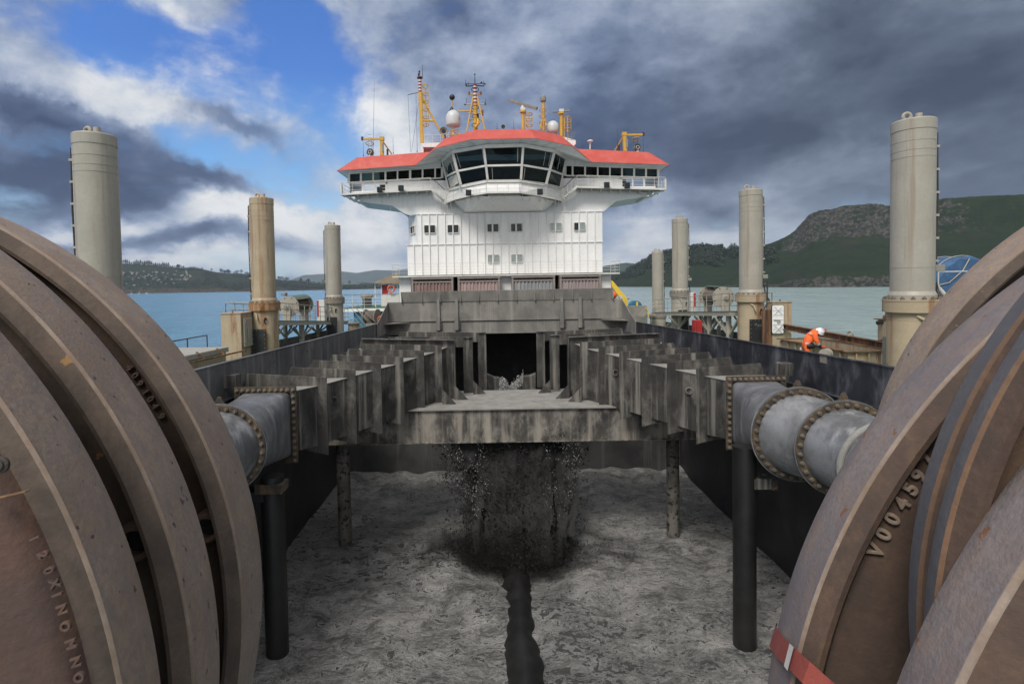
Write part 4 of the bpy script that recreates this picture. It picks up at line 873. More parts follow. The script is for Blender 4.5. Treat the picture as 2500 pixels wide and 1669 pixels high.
# ------------------------------------------------------------------ tall posts along the deck
def post(label, k, top, ringpx, Y, dia, mats, side, ring=True, plate=None, hole=True, box=True, group='tall hydraulic posts along the deck'):
    """top/ringpx: readings of the top and of the ring's upper edge on the axis"""
    a, b = at(k, *top, Y), at(k, *ringpx, Y); x = b.x; r = dia / 2; base = dz(Y)
    t = thing('hydraulic_post', label, 'post', (x, Y, base), group)
    prof = [(b.z - .3, r * 1.0)]
    prof += [(b.z + .02, r * 1.10), (b.z + .12, r * 1.10), (b.z + .22, r)] if ring else []
    zt = a.z
    prof += [(zt - .30 * dia, r), (zt - .29 * dia, r * 1.025), (zt - .035, r * 1.025), (zt - .01, r * 1.0), (zt, r * .96), (zt, .01)]
    c0 = V((x, Y, 0)); sm_ = MB().lathe(c0, (0, 0, 1), prof, 64, True, True)
    for zz in (b.z + (zt - b.z) * .18, zt - 1.0 * dia, zt - .82 * dia, zt - .58 * dia): sm_.lathe(c0, (0, 0, 1), [(zz - .012, r - .01), (zz - .012, r + .006), (zz + .012, r + .006), (zz + .012, r - .01)], 64, False, False)
    sm_.build('cylinder', mats[0], t, smooth=25)
    # lifting eye and stub on the cap
    e = V((x - .18 * dia, Y, zt)); mb = MB(); mb.ring(e + V((0, 0, .12 * dia)), (.2, 1, 0), .09 * dia, .045 * dia, 20, 8); mb.box(e - V((.10 * dia, .04, .02)), e + V((.10 * dia, .04, .06 * dia))); mb.build('lifting_eye', mats[0], t)
    MB().cyl((x + .10 * dia, Y - .05, zt - .02), (x + .10 * dia, Y - .05, zt + .19 * dia), .085 * dia, None, 16).build('vent_stub', mats[0], t)
    if ring:
        rp = [(b.z - .34, r * 1.1), (b.z - .34, r * 1.34), (b.z - .05, r * 1.34), (b.z - .05, r * 1.36), (b.z, r * 1.36), (b.z, r * .9)]
        rg = MB().lathe(c0, (0, 0, 1), rp, 64, False, False).build('ring_flange', mats[1], t, smooth=30)
        make_bolts(rg, [V((x + r * 1.22 * math.cos(i * .3927 + .2), Y + r * 1.22 * math.sin(i * .3927 + .2), b.z)) for i in range(16)], (0, 0, 1), .05, .08)
        MB().lathe(c0, (0, 0, 1), [(base, r * 1.14), (b.z - .55, r * 1.14), (b.z - .552, r * 1.15), (b.z - .56, r * 1.14), (b.z - .40, r * 1.14), (b.z - .34, r * 1.22)], 64, True, False).build('sleeve', mats[2], t, smooth=40)
        mb = MB(); an = R_(-78 if side < 0 else -62)
        for aa in (R_(-66), R_(-155) if side < 0 else R_(-20)):
            n_ = V((math.cos(aa), math.sin(aa), 0)); hc = V((x, Y, b.z - .80)) + n_ * (r * 1.14)
            u = V((-n_.y, n_.x, 0)); pts = [hc + u * (.09 * math.cos(q_)) + V((0, 0, .165 * math.sin(q_))) for q_ in [i * math.pi / 12 for i in range(24)]]
            rim = MB(); rim.tube(pts, .018, 6, True); hb = MB().prism([p + n_ * .004 for p in pts], n_ * .006); ho = hb.build('hand_hole', 'black', t); rim.build('rim', mats[2], ho)
            MB().box(hc - V((.045, .0, .09)) + n_ * .012 - u * 0, hc + V((.045, .02, .02)) + n_ * .012).build('latch', 'greyring', ho, smooth=0)
        bp = V((x - r * .5, Y - r * 1.0, b.z - .42)); MB().tube([bp, bp + V((.12, -.12, -.1)), bp + V((.18, -.2, -.34))], .04, 8).build('stay', mats[2], t)
    else:
        MB().lathe(c0, (0, 0, 1), [(b.z - .25, r * 1.5), (b.z - .12, r * 1.62), (b.z, r * 1.6), (b.z + .06, r * 1.25), (b.z + .08, r)], 48).build('ring_flange', 'greyring', t)
        MB().cyl((x, Y, base), (x, Y, b.z - .25), r * 1.45, None, 48).build('sleeve', mats[2], t)
    # cable up the outboard side
    sx = side * (r + .06); cz_ = b.z + (.75 if box else .1)
    mb = MB(); mb.tube([(x + sx, Y - .1, cz_), (x + sx + .03 * side, Y - .1, (cz_ + zt) / 2), (x + sx, Y - .1, zt - .35 * dia), (x + side * r * .9, Y - .1, zt - .3 * dia)], .022, 6)
    if box: mb.tube([(x + sx, Y - .1, cz_ - .3), (x + sx + .04 * side, Y - .1, cz_ - .5), (x + sx + .02 * side, Y - .25, cz_ - .75), (x + sx + .22 * side, Y - .3, b.z - .4)], .035, 6)
    mb.build('cable', 'cable', t)
    mb = MB()
    for i in range(6): z = cz_ + (zt - cz_) * (i + .4) / 6.6; mb.box((min(x + side * r * .95, x + sx + .05 * side), Y - .14, z), (max(x + side * r * .95, x + sx + .05 * side), Y - .06, z + .06))
    mb.tube([(x + sx - .045 * side, Y - .12, cz_ + .1), (x + sx - .045 * side, Y - .12, zt - .3 * dia)], .018, 6)
    mb.build('cable_clip', mats[0], t, smooth=0)
    if box: MB().box((x + sx - .10, Y - .24, cz_ - .02), (x + sx + .14, Y, cz_ + .16)).build('junction_box', 'steelgrey', t, smooth=0, bevel=.01)
    if plate:
        yp = Y - r * 1.14 - .12; p0, p1 = at(k, *plate[0], yp), at(k, *plate[1], yp)
        f = MB().box((p0.x, yp, base - .1), (p1.x, yp + .05, p0.z)).build('rubber_fender', 'rubber', t, smooth=0, bevel=.008)
        MB().box((p0.x + .06, yp + .05, base), (p1.x - .06, Y - .2, p0.z - .08)).build('fender_back', mats[2], t, smooth=0)
        w_, h_ = p1.x - p0.x, p0.z - base + .1; pts = [V((p0.x + .06 + (w_ - .12) * i / 3, yp, p0.z - .06)) for i in range(4)]
        for i in range(1, 8): pts += [V((p0.x + .06, yp, p0.z - .06 - .19 * i)), V((p1.x - .06, yp, p0.z - .06 - .19 * i))]
        make_bolts(f, pts, (0, -1, 0), .024, .02)
        return t, f, (p0, p1, yp)
    return t
CG = ('cream', 'greyring', 'cream')
post('tallest post on the left, smooth grey cream, rising behind the left wheel', 'F', (212, 311), (233, 705), 14.8, .98, CG, -1)
post('left post streaked brown with rust over a rusty bolted ring', 'F', (597, 455), (607, 694), 25.6, 1.0, ('creamr', 'rustring', 'creamr'), -1, plate=(conv('Q', 'F', (460, 803)), conv('Q', 'F', (637, 1080))), box=False)
post('slim grey cream post nearest the deckhouse on the left', 'F', (762, 517), (767, 684), 37., .98, CG, -1, plate=(conv('Q', 'F', (1360, 657)), conv('Q', 'F', (1485, 850))), box=False)
post('tallest post on the right, grey cream with rust stained ring, beside the right wheel', 'F', (2108, 278), (2092, 686), 15.3, 1.0, ('cream', 'creamr', 'creamr'), 1)
tp_, fp_, pp_ = post('right post with the black chalk marked fender plate beside the white door', 'F', (1725, 436), (1722, 675), 26.5, 1.0, ('cream', 'creamr', 'creamr'), 1, plate=(conv('R', 'F', (1815, 682)), conv('R', 'F', (1985, 940))))
p0, p1, yp = pp_
put_text('11nc', .16, .003, [basis(V((1, 0, 0)), V((0, 0, 1)), V((0, -1, 0)), V((p0.x + (p1.x - p0.x) * (.36 + .12 * i) + (0, -.02, .0, .03)[i], yp - .004, p0.z - .24 - .03 * (i > 1)))) for i in range(4)], 'chalk_mark', 'chipgrey', fp_)
post('right post with dusty grey ring between the drum winch and the thin post', 'F', (1559, 502), (1560, 669), 37.8, 1.0, CG, 1, plate=(conv('R', 'F', (960, 570)), conv('R', 'F', (1080, 760))))
post('thinnest post, short and plain, next to the deckhouse on the right', 'F', (1508, 576), (1509, 723), 43., .80, ('cream', 'greyring', 'cream'), 1, ring=False, box=False)
# ------------------------------------------------------------------ winch platforms
def railing(mb, pts, h, step=1.1, r=.02, rails=(1., .66, .33)):
    for a, b in zip(pts, pts[1:]):
        a, b = V(a), V(b); n = max(1, int(round((b - a).length / step)))
        for f in rails: mb.tube([a + V((0, 0, h * f)), b + V((0, 0, h * f))], r if f == 1. else r * .7, 6)
        for i in range(n + 1): p = a.lerp(b, i / n); mb.tube([p, p + V((0, 0, h))], r, 6)
def zline(y0, z0, y1, z1): return lambda y: z0 + (z1 - z0) * (y - y0) / (y1 - y0)
def platform(label, x0, x1, ya, yb, zf, legs, lbl2):
    t = thing('winch_platform', label, 'platform', ((x0 + x1) / 2, ya, dz(ya)))
    p = lambda x, y, o=0: V((x, y, zf(y) + o))
    MB().hexa([p(x0, ya, -.22), p(x1, ya, -.22), p(x1, yb, -.22), p(x0, yb, -.22), p(x0, ya, -.02), p(x1, ya, -.02), p(x1, yb, -.02), p(x0, yb, -.02)]).build('floor_beam', 'cream', t, smooth=0)
    MB().hexa([p(x0 - .02, ya - .02, -.02), p(x1 + .02, ya - .02, -.02), p(x1 + .02, yb, -.02), p(x0 - .02, yb, -.02), p(x0 - .02, ya - .02, .02), p(x1 + .02, ya - .02, .02), p(x1 + .02, yb, .02), p(x0 - .02, yb, .02)]).build('walkway', 'deckgreen', t, smooth=0)
    mb = MB(); railing(mb, [p(x0, yb), p(x0, ya), p(x1, ya), p(x1, yb)], .88, .95, .022); mb.build('railing', 'cream', t)
    for (x, y, r) in legs:
        MB().cyl((x, y, dz(y) - 2.5), (x, y, zf(y) - .2), r, None, 12).build('leg', 'cream', t)
        mb = MB()
        for s_ in (-1, 1): mb.tube([(x, y, dz(y) + .35), (x + .0, y + s_ * 1.2, zf(y) - .25)], .06, 8); mb.tube([(x, y, dz(y) + .4), (x + s_ * .7, y, zf(y) - .25)], .05, 8)
        mb.build('brace', 'cream', t)
    return t
zr = zline(27, H0 - 1.46, 38.5, H0 - 2.06); zlft = zline(27.5, H0 - 1.58, 36, H0 - 2.14)
platform('raised green walkway on braced legs carrying the right drum winch', 11.35, 13.4, 27.3, 40., zr, [(11.6, 28, .13), (11.6, 30.5, .13), (13., 29, .12), (12.2, 32.5, .16), (11.8, 36, .12)], '')
platform('raised green walkway on braced legs carrying the left drum winch', -12.6, -10.45, 26.6, 40.5, zlft, [(-10.8, 27.2, .13), (-11.9, 29.3, .17), (-10.9, 32, .15), (-12.2, 33, .13), (-11.4, 36.5, .12)], '')
def winch(label, k, d1, d2, Y1, Y2, R1, zf, xlat, sgn):
    a, b = at(k, *d1, Y1), at(k, *d2, Y2); ax = (b - a).normalized()
    t = thing('drum_winch', label, 'winch', (a.x, (Y1 + Y2) / 2, zf((Y1 + Y2) / 2) + .02), 'drum winches on the walkways')
    for c in (a, b):
        f = MB().lathe(c, ax, [(-.03, .1), (-.03, R1), (.03, R1), (.03, .1)], 56).build('drum_flange', 'cream', t, smooth=30)
        u = ax.cross(V((0, 0, 1))).normalized(); w_ = u.cross(ax); hb = MB()
        for i in range(8): hb.cyl(c - ax * .034 + (u * math.cos(i * .785 + .4) + w_ * math.sin(i * .785 + .4)) * R1 * .86, c - ax * .026 + (u * math.cos(i * .785 + .4) + w_ * math.sin(i * .785 + .4)) * R1 * .86, .035, None, 10)
        hb.build('bolt_hole', 'black', f)
    MB().lathe(a, ax, [(.03, R1 * .55), ((b - a).length - .03, R1 * .55)], 40).build('drum', 'rope', t)
    mb = MB(); L_ = (b - a).length
    for i in range(22): mb.ring(a + ax * (.08 + (L_ - .16) * i / 21), ax, R1 * .60, .035, 36, 6)
    mb.build('wire_rope', 'rope', t)
    MB().cyl(a - ax * .55, b + ax * .2, .085, None, 16).build('shaft', 'greyring', t)
    for c in (a - ax * .35, b + ax * .12): mb = MB(); mb.box((c.x - .22, c.y - .07, zf(c.y) + .02), (c.x + .22, c.y + .07, c.z)); mb.cyl(c - ax * .12, c + ax * .12, .16, None, 20); mb.build('bearing_pedestal', 'cream', t, bevel=.01)
    vs = []; n_ = 9
    mb = MB(); u = V((1, 0, 0)); pp = []
    for i in range(n_): an = R_(38 + 70 * i / (n_ - 1)); pp.append((math.cos(an) * R1 * 1.02, math.sin(an) * R1 * 1.02))
    for (x1_, z1_), (x2_, z2_) in zip(pp, pp[1:]):
        q_ = [V((a.x + x1_, a.y + .05, a.z + z1_)), V((a.x + x2_, a.y + .05, a.z + z2_)), V((b.x + x2_, b.y - .05, b.z + z2_)), V((b.x + x1_, b.y - .05, b.z + z1_))]; mb.prism(q_, (0, 0, .012))
    mb.build('drum_cover', 'deckgreen', t, smooth=40); return t
winch('cream drum winch on the right walkway between two posts, seen against the water', 'R', (1497, 420), (1322, 402), 30., 32.5, .56, zr, 0, 1)
winch('cream drum winch on the left walkway behind the rusty post', 'Q', (905, 530), (1085, 500), 31.7, 34.3, .58, zlft, 0, -1)
MB().box(at('Q', 812, 400, 33.4), at('Q', 890, 362, 33.8)).build('control_box', 'steelgrey', smooth=0, bevel=.01); tag(bpy.data.objects['control_box'], 'small grey box standing on top of the left drum winch', 'box')
bpy.data.objects['control_box'].location.z -= .02
# ------------------------------------------------------------------ lockers with doors
def locker(label, x0, x1, y0, y1, ztop, mat):
    t = thing('deck_locker', label, 'locker', ((x0 + x1) / 2, (y0 + y1) / 2, dz(y0))); b = dz(y0) - .05
    MB().box((x0, y0, b), (x1, y1, ztop)).build('housing', mat, t, smooth=0, bevel=.01)
    mb = MB(); mb.box((x0 - .03, y0 - .03, ztop), (x1 + .03, y1 + .03, ztop + .035)); mb.build('lid', mat, t, smooth=0)
    MB().ring(((x0 + x1) / 2, y0 + .2, ztop + .07), (1, 0, 0), .05, .015, 16, 6).build('lifting_eye', 'rust', t)
    return t
ll = locker('cream rust streaked locker with a clamped side door, standing left of the rusty post', -11.6, -10.75, 24., 25.2, at('Q', 190, 618, 24.).z, 'creamr')
c0, c1 = atx('Q', 330, 660, -10.72), atx('Q', 412, 975, -10.72); zz = H0 - 2.5
d_ = MB().box((-10.75, 24.15, zz), (-10.66, 24.95, H0 - 1.25)).build('door', 'cream', ll, smooth=0, bevel=.03)
mb = MB()
for z in (H0 - 1.45, H0 - 2.3): mb.box((-10.66, 24.2, z), (-10.62, 24.32, z + .1))
mb.tube([(-10.62, 24.4, H0 - 1.7), (-10.60, 24.4, H0 - 2.1)], .018, 6); mb.build('handle', 'creamr', d_, smooth=0)
rl = locker('cream rust streaked locker with a white weathertight door, right of the chalk marked post', 12.3, 13.15, 25.0, 25.6, at('R', 2160, 480, 25.0).z, 'creamr')
a, b = at('R', 2082, 515, 24.9), at('R', 2220, 850, 24.9)
mb = MB(); w_, h_ = b.x - a.x, a.z - b.z
def rrect(x0, x1, z0, z1, r, y, n=5):
    out = []
    for cx_, cz_, a0 in ((x1 - r, z1 - r, 0), (x0 + r, z1 - r, 90), (x0 + r, z0 + r, 180), (x1 - r, z0 + r, 270)):
        for i in range(n + 1): q_ = R_(a0 + 90 * i / n); out.append(V((cx_ + r * math.cos(q_), y, cz_ + r * math.sin(q_))))
    return out
dd = MB().prism(rrect(a.x, b.x, b.z, a.z, .08, 24.9), (0, .06, 0)).build('door', 'white', rl, smooth=40)
MB().frame(rrect(a.x - .02, b.x + .02, b.z - .02, a.z + .02, .1, 24.92), rrect(a.x + .004, b.x - .004, b.z + .004, a.z - .004, .08, 24.92), (0, .05, 0)).build('rubber_seal', 'black', dd, smooth=40)
mb = MB()
for i in range(1, 6): z = b.z + h_ * i / 6; mb.box((a.x + .03, 24.88, z - .012), (b.x - .03, 24.9, z + .012))
for s_ in (0, 1):
    z0 = b.z + .05 + s_ * (h_ - .42); mb.bar((a.x + .1, 24.87, z0), (b.x - .1, 24.87, z0 + .32), .02, .02, V((0, 1, 0))); mb.bar((a.x + .1, 24.87, z0 + .32), (b.x - .1, 24.87, z0), .02, .02, V((0, 1, 0)))
mb.build('stiffener', 'white', dd, smooth=0)
mb = MB(); c = V(((a.x + b.x) / 2 + .02, 24.86, (a.z + b.z) / 2 - .1)); mb.ring(c, (0, 1, 0), .06, .015, 16, 6); mb.box(c + V((-.2, .01, .05)), c + V((-.06, .03, .075))); mb.build('hand_wheel', 'steelgrey', dd)
MB().box((12.06, 25.05, dz(25)), (12.25, 25.5, H0 - 1.3)).build('locker_wing', 'rust', rl, smooth=0)
# long hatch box at left, near the wheel
hb = thing('hatch_box', 'low cream hatch box with flat lid between the left wheel and the locker', 'hatch box', (-9.2, 19, dz(19)))
za, zb2 = at('Q', 228, 1012, 21.).z, 0
f0 = lambda y: za + .028 * (21 - y)
MB().hexa([(-11.2, 15, dz(15)), (-9.45, 15, dz(15)), (-10.0, 21, dz(21)), (-11.6, 21, dz(21)), (-11.2, 15, f0(15) - .18), (-9.45, 15, f0(15) - .18), (-10.0, 21, f0(21) - .18), (-11.6, 21, f0(21) - .18)]).build('coaming_plate', 'creamr', hb, smooth=0)
MB().hexa([(-11.3, 15, f0(15) - .18), (-9.38, 15, f0(15) - .18), (-9.93, 21.1, f0(21) - .18), (-11.7, 21.1, f0(21) - .18), (-11.3, 15, f0(15)), (-9.38, 15, f0(15)), (-9.93, 21.1, f0(21)), (-11.7, 21.1, f0(21))]).build('lid', 'cream', hb, smooth=0, bevel=.015)
mb = MB(); mb.bar((-9.34, 15, f0(15) - .22), (-9.6, 21.8, f0(21) - .22), .06, .05)
for y in (17, 18.5, 20): mb.bar((-9.3 - .05 * (y - 15), y, f0(y) - .2), (-9.6 - .05 * (y - 15), y, f0(y) + .03), .05, .05)
mb.build('edge_bar', 'rust', hb, smooth=0)
for i, y in enumerate((16.6, 17.9)): MB().ring((-10.0 - .05 * i, y, f0(y) + .05), (1, .3, 0), .06, .02, 14, 6).build('lifting_eye', 'rust', hb)
mb = MB(); railing(mb, [(-12.0, 16, H0 - 2.6), (-12.0, 23.6, H0 - 2.6)], at('Q', 80, 930, 21).z - H0 + 2.6 - .02, 1.6, .022, (1.,)); tag(mb.build('guard_rail', 'cable'), 'low dark guard rail over the left ship side behind the hatch box', 'railing')
# bulwark rails further forward
for x, lab in ((-11.8, 'dark rail with raking stays along the far left ship edge'), (13.3, 'dark rail with raking stays along the far right ship edge')):
    mb = MB(); s_ = -1 if x < 0 else 1
    mb.hexa([(x, 25, dz(25) - .4), (x + .03, 25, dz(25) - .4), (x + .03, 44, dz(44) - .4), (x, 44, dz(44) - .4), (x, 25, dz(25) + .35), (x + .03, 25, dz(25) + .35), (x + .03, 44, dz(44) + .35), (x, 44, dz(44) + .35)])
    mb.bar((x, 25, dz(25) + .37), (x, 44, dz(44) + .37), .12, .04)
    for i in range(14): y = 26 + i * 1.3; mb.bar((x - .02 * s_, y, dz(y) + .33), (x - .45 * s_, y, dz(y) - .05), .05, .05)
    tag(mb.build('bulwark', 'steelgrey', smooth=0), lab, 'bulwark')
# ------------------------------------------------------------------ right deck: bin, lid beam, worker's things
bn = thing('open_bin', 'open rust edged steel bin the orange suited person leans into', 'bin', (12, 20, dz(20)))
zt = H0 - 2.33; bx0, bx1, by0, by1 = 11.3, 12.7, 18.05, 22.3
mb = MB(); mb.box((bx0, by0, dz(20) - .1), (bx0 + .04, by1, zt)); mb.box((bx0 + .04, by0, dz(20) - .1), (bx1, by0 + .04, zt)); mb.box((bx1 - .04, by0 + .04, dz(20) - .1), (bx1, by1, zt + .02)); mb.box((bx0 + .04, by1 - .04, dz(20) - .1), (bx1 - .04, by1, zt + .02))
for i in range(8): y = by0 + .3 + i * .55; mb.box((bx0 - .08, y, dz(20) - .1), (bx0, y + .04, zt - .05))
for i in range(4): x = bx0 + .2 + i * .4; mb.box((x, by0 - .08, dz(20) - .1), (x + .04, by0, zt - .05))
mb.build('bin_wall', 'creamr', bn, smooth=0)
MB().box((bx0 + .045, by0 + .045, dz(20) - .1), (bx1 - .045, by1 - .045, dz(20))).build('bin_floor', 'darkwall', bn, smooth=0)
mb = MB(); mb.frame([V((bx0 - .12, by0 - .12, zt)), V((bx1 + .1, by0 - .12, zt)), V((bx1 + .1, by1 + .12, zt)), V((bx0 - .12, by1 + .12, zt))], [V((bx0 + .05, by0 + .05, zt)), V((bx1 - .05, by0 + .05, zt)), V((bx1 - .05, by1 - .05, zt)), V((bx0 + .05, by1 - .05, zt))], (0, 0, .03)); mb.build('rim', 'rust', bn, smooth=0)
MB().box((bx0 + .04, by0 + .04, zt - .7), (bx0 + .05, by1 - .04, zt - .02)).build('inner_lining', 'steelgrey', bn, smooth=0)
lb = thing('rusty_beam', 'long pitted rusty channel beam lying above the far edge of the open bin', 'beam', (12.8, 18.6, H0 - 2.5))
A, B = V((12.85, 25.4, H0 - 2.05)), V((12.85, 18.2, H0 - 2.22)); mb = MB(); mb.bar(A, B, .1, .24); mb.bar(A + V((-.09, 0, .11)), B + V((-.09, 0, .11)), .12, .03); mb.bar(A + V((-.09, 0, -.11)), B + V((-.09, 0, -.11)), .12, .03); mb.build('channel', 'rust', lb, smooth=0, bevel=.006)
mb = MB()
for i in range(5): p = A.lerp(B, .15 + .18 * i); mb.cyl(p + V((-.06, 0, 0)), p + V((-.055, 0, 0)), .035, None, 12)
mb.build('bolt_hole', 'black', lb)
p = A.lerp(B, .97); MB().prism([p + V((-.06, .5, .12)), p + V((-.06, -.25, .12)), p + V((-.06, -.25, .2)), p + V((-.06, .1, .26))], (.1, 0, 0)).build('end_gusset', 'rust', lb, smooth=0)
for y in (24.6, 18.4): MB().box((12.8, y, dz(20) - .1), (12.9, y + .1, H0 - 2.3)).build('support', 'creamr', lb, smooth=0)
p = at('S', 945, 850, 20.6); tag(MB().ring(V((12.85, 20.4, H0 - 1.99)), (1, .2, 0), .10, .035, 20, 8).build('shackle', 'cream'), 'small cream shackle ring standing on the rusty beam', 'shackle')
bl = thing('bollard_post', 'square rusty cream post with a flat cap behind the rusty beam by the right wheel', 'bollard', (13.25, 19.2, dz(19)))
MB().box((13.12, 19.1, dz(19) - .3), (13.38, 19.36, H0 - 1.4)).build('shaft', 'creamr', bl, smooth=0, bevel=.01); MB().box((13.0, 19.05, H0 - 1.4), (13.42, 19.4, H0 - 1.37)).build('cap', 'rust', bl, smooth=0)
MB().tube([(13.25, 19.2, H0 - 1.37), (13.25, 19.2, H0 - 1.27), (13.28, 19.2, H0 - 1.27), (13.28, 19.2, H0 - 1.13)], [.07, .05, .02, .012], 10).build('finial', 'rust', bl); MB().cyl((12.93, 19.1, H0 - 1.5), (13.12, 19.1, H0 - 1.48), .07, .05, 14).build('spigot', 'cable', bl)
gb = thing('steel_stanchion', 'grey green perforated channel standing between the bin and the tallest right post', 'stanchion', (12.1, 17, dz(17)))
a, b = at('S', 1372, 888, 17.0), at('S', 1452, 1200, 17.0); MB().box((a.x, 17, dz(17) - .2), (b.x, 17.12, a.z)).build('channel', 'steelgrey', gb, smooth=0, bevel=.01)
mb = MB()
for i in range(6): z = a.z - .12 - i * .13; mb.box((a.x + .06, 16.995, z - .02), (a.x + .14, 17., z + .02))
mb.build('slot', 'black', gb, smooth=0)
c = at('S', 650, 1100, 17.4); c.x = max(c.x, 10.0)
rl_ = thing('hose_reel', 'small dusty white reel on the deck edge in front of the open bin', 'reel', (c.x, 17.4, dz(17)))
MB().lathe(c, (.75, .66, 0), [(.0, .02), (.0, .17), (.02, .17), (.2, .165), (.22, .17), (.24, .17), (.24, .02)], 36).build('drum', 'cream', rl_, smooth=30); MB().box((c.x - .08, 17.4, dz(17)), (c.x + .2, 17.6, c.z)).build('stand', 'steelgrey', rl_, smooth=0)
p = at('S', 490, 1060, 18.); p.x = max(p.x, 9.7); tag(MB().ring(V((9.75, p.y, p.z - .02)), (.9, -.45, 0), .12, .03, 24, 8).build('hose_loop', 'cream'), 'pale hose loop hung on the hopper edge by the person', 'hose')
# pale square plate on the wall below the reel
a, b = atx('J', 790, 690, XR), atx('J', 833, 752, XR); tag(MB().box((XR - .012, b.y, b.z), (XR, a.y, a.z)).build('patch_plate', 'greyring', smooth=0), 'pale square patch plate on the right hopper wall under the reel', 'plate')
# blue tarpaulin covered drum by the right post
bt = thing('covered_drum', 'round drum under a roped blue tarpaulin behind the tallest right post', 'drum', (13.6, 16.6, dz(16)))
c = at('D', 1175, 1190, 17.0); vs = []; fs = []; n_ = 48
for j in range(13):
    fy = j / 12
    for i in range(n_):
        a = 2 * math.pi * i / n_; rr = (.98 + .03 * mnoise.noise(V((a * 3, fy * 6, 1))) + .02 * math.sin(a * 14 + fy * 5)) * (1 if 0 < j < 12 else .93); vs.append(c + V((.1 + rr * math.cos(a), -.1 + 1.3 * fy, rr * math.sin(a))))
for j in range(12):
    for i in range(n_): fs.append((j * n_ + i, j * n_ + (i + 1) % n_, (j + 1) * n_ + (i + 1) % n_, (j + 1) * n_ + i))
fs += [tuple(range(n_))[::-1], tuple(range(12 * n_, 13 * n_))]
MB().add(vs, fs).build('tarpaulin', 'blue', bt, smooth=50)
mb = MB()
for y in (.25, .9): mb.tube([c + V((.1 + 1.01 * math.cos(a), -.1 + y, 1.01 * math.sin(a))) for a in [i * math.pi / 16 for i in range(33)]], .014, 6)
mb.tube([c + V((-.92, -.12, .1)), c + V((-.5, -.13, .2)), c + V((-.1, -.13, .55)), c + V((.1, -.12, .9))], .016, 6); mb.build('lashing_rope', 'cream', bt)
MB().box(c + V((-.4, .1, -3)), c + V((.6, 1, -.9))).build('cradle', 'steelgrey', bt, smooth=0)
mb = MB(); p = at('D', 1040, 1080, 15.6); railing(mb, [V((p.x, 15.7, dz(15.7))), V((p.x + 1.6, 15.7, dz(15.7)))], p.z - dz(15.7), 1.5, .018, (1., .62)); mb.tube([V((p.x - .25, 15.6, p.z - .25)), V((p.x + .25, 15.5, p.z - .9))], .06, 10); tag(mb.build('guard_rail', 'rail'), 'thin pale guard rail in front of the blue tarpaulin drum', 'railing')
# ------------------------------------------------------------------ forward right corner
cr_ = thing('deck_crane', 'bright yellow knuckle crane arm folded beside the deckhouse on the right', 'crane', (at('R', 320, 600, 46).x, 46, dz(46)))
def pth(k, pts, Y): return [at(k, x, y, Y) for x, y in pts]
MB().prism(pth('R', [(162, 215), (185, 232), (345, 425), (352, 610), (305, 600), (300, 480), (270, 440), (165, 290)], 46.), (0, .35, 0)).build('boom', 'brightyellow', cr_, smooth=0, bevel=.02)
MB().box(at('R', 275, 545, 45.9), at('R', 302, 490, 46.3)).build('cylinder_lug', 'brightyellow', cr_, smooth=0)
p = at('R', 328, 600, 46.2); MB().box((p.x - .3, 45.8, dz(46) - .1), (p.x + .3, 46.6, p.z + .1)).build('pedestal', 'brightyellow', cr_, smooth=0)
MB().tube(pth('R', [(352, 438), (378, 436)], 46.1), .03, 6).build('hook', 'cable', cr_)
c = at('R', 182, 392, 45.); tag(MB().sphere(c, .30, 20, 12).build('buoy', 'lifering'), 'round orange buoy by the white rail at the right end of the splash plate', 'buoy')
bu = bpy.data.objects['buoy']; MB().box((c.x - .1, 45.1, dz(45)), (c.x + .1, 45.3, c.z - .25)).build('stand', 'rail', bu, smooth=0)
mb = MB(); a, b = at('R', 185, 480, 45.5), at('R', 272, 520, 45.5); railing(mb, [a, V((b.x, 45.5, a.z - .05))], at('R', 185, 405, 45.5).z - a.z, .35, .022); mb.box((b.x - .05, 45.4, dz(45)), (b.x + .1, 45.6, at('R', 272, 395, 45.5).z)); tag(mb.build('guard_rail', 'white2'), 'short white rail between the orange buoy and the yellow crane', 'railing')
bd = thing('blue_drum', 'blue round drum with a yellow tab standing in a grey frame near the yellow crane', 'drum', (at('R', 450, 520, 44.5).x, 44.5, dz(44)))
c = at('R', 448, 532, 44.5); MB().lathe(c, (0, 1, 0), [(-.2, .02), (-.2, .46), (-.16, .48), (.5, .48), (.54, .46), (.54, .02)], 40).build('drum', 'bluedrum', bd, smooth=30)
a, b = at('R', 458, 518, 44.25), at('R', 476, 472, 44.28); MB().box((a.x, 44.24, a.z), (b.x, 44.3, b.z)).build('tab', 'brightyellow', bd, smooth=0)
a, b = at('R', 345, 600, 43.6), at('R', 590, 520, 43.6); MB().box((a.x, 43.6, dz(43.6) - .1), (b.x, 44.2, b.z)).build('frame', 'steelgrey', bd, smooth=0, bevel=.01)
st = thing('stair', 'pale rail flight of steps between the grey frame and the thin post', 'stairs', (at('R', 560, 600, 42).x, 42, dz(42)))
mb = MB()
for dx, Y in ((0, 41.6), (0, 42.4)):
    for o in (0, .28, .56): mb.tube([at('R', 478 , 640, Y) + V((o * .5, 0, -o * .15)), at('R', 650, 462, Y) + V((o * .5, 0, -o * .45))], .022, 6)
mb.build('handrail', 'cream', st); mb = MB(); A, B = at('R', 520, 650, 42), at('R', 660, 560, 42)
for i in range(6): p = A.lerp(B, i / 5); mb.box((p.x - .1, 41.65, p.z - .3), (p.x + .1, 42.35, p.z - .27))
mb.build('tread', 'deckgreen', st, smooth=0); MB().tube(pth('R', [(575, 545), (600, 580), (606, 660)], 41.5), .03, 8).build('grab_rail', 'brightyellow', st)
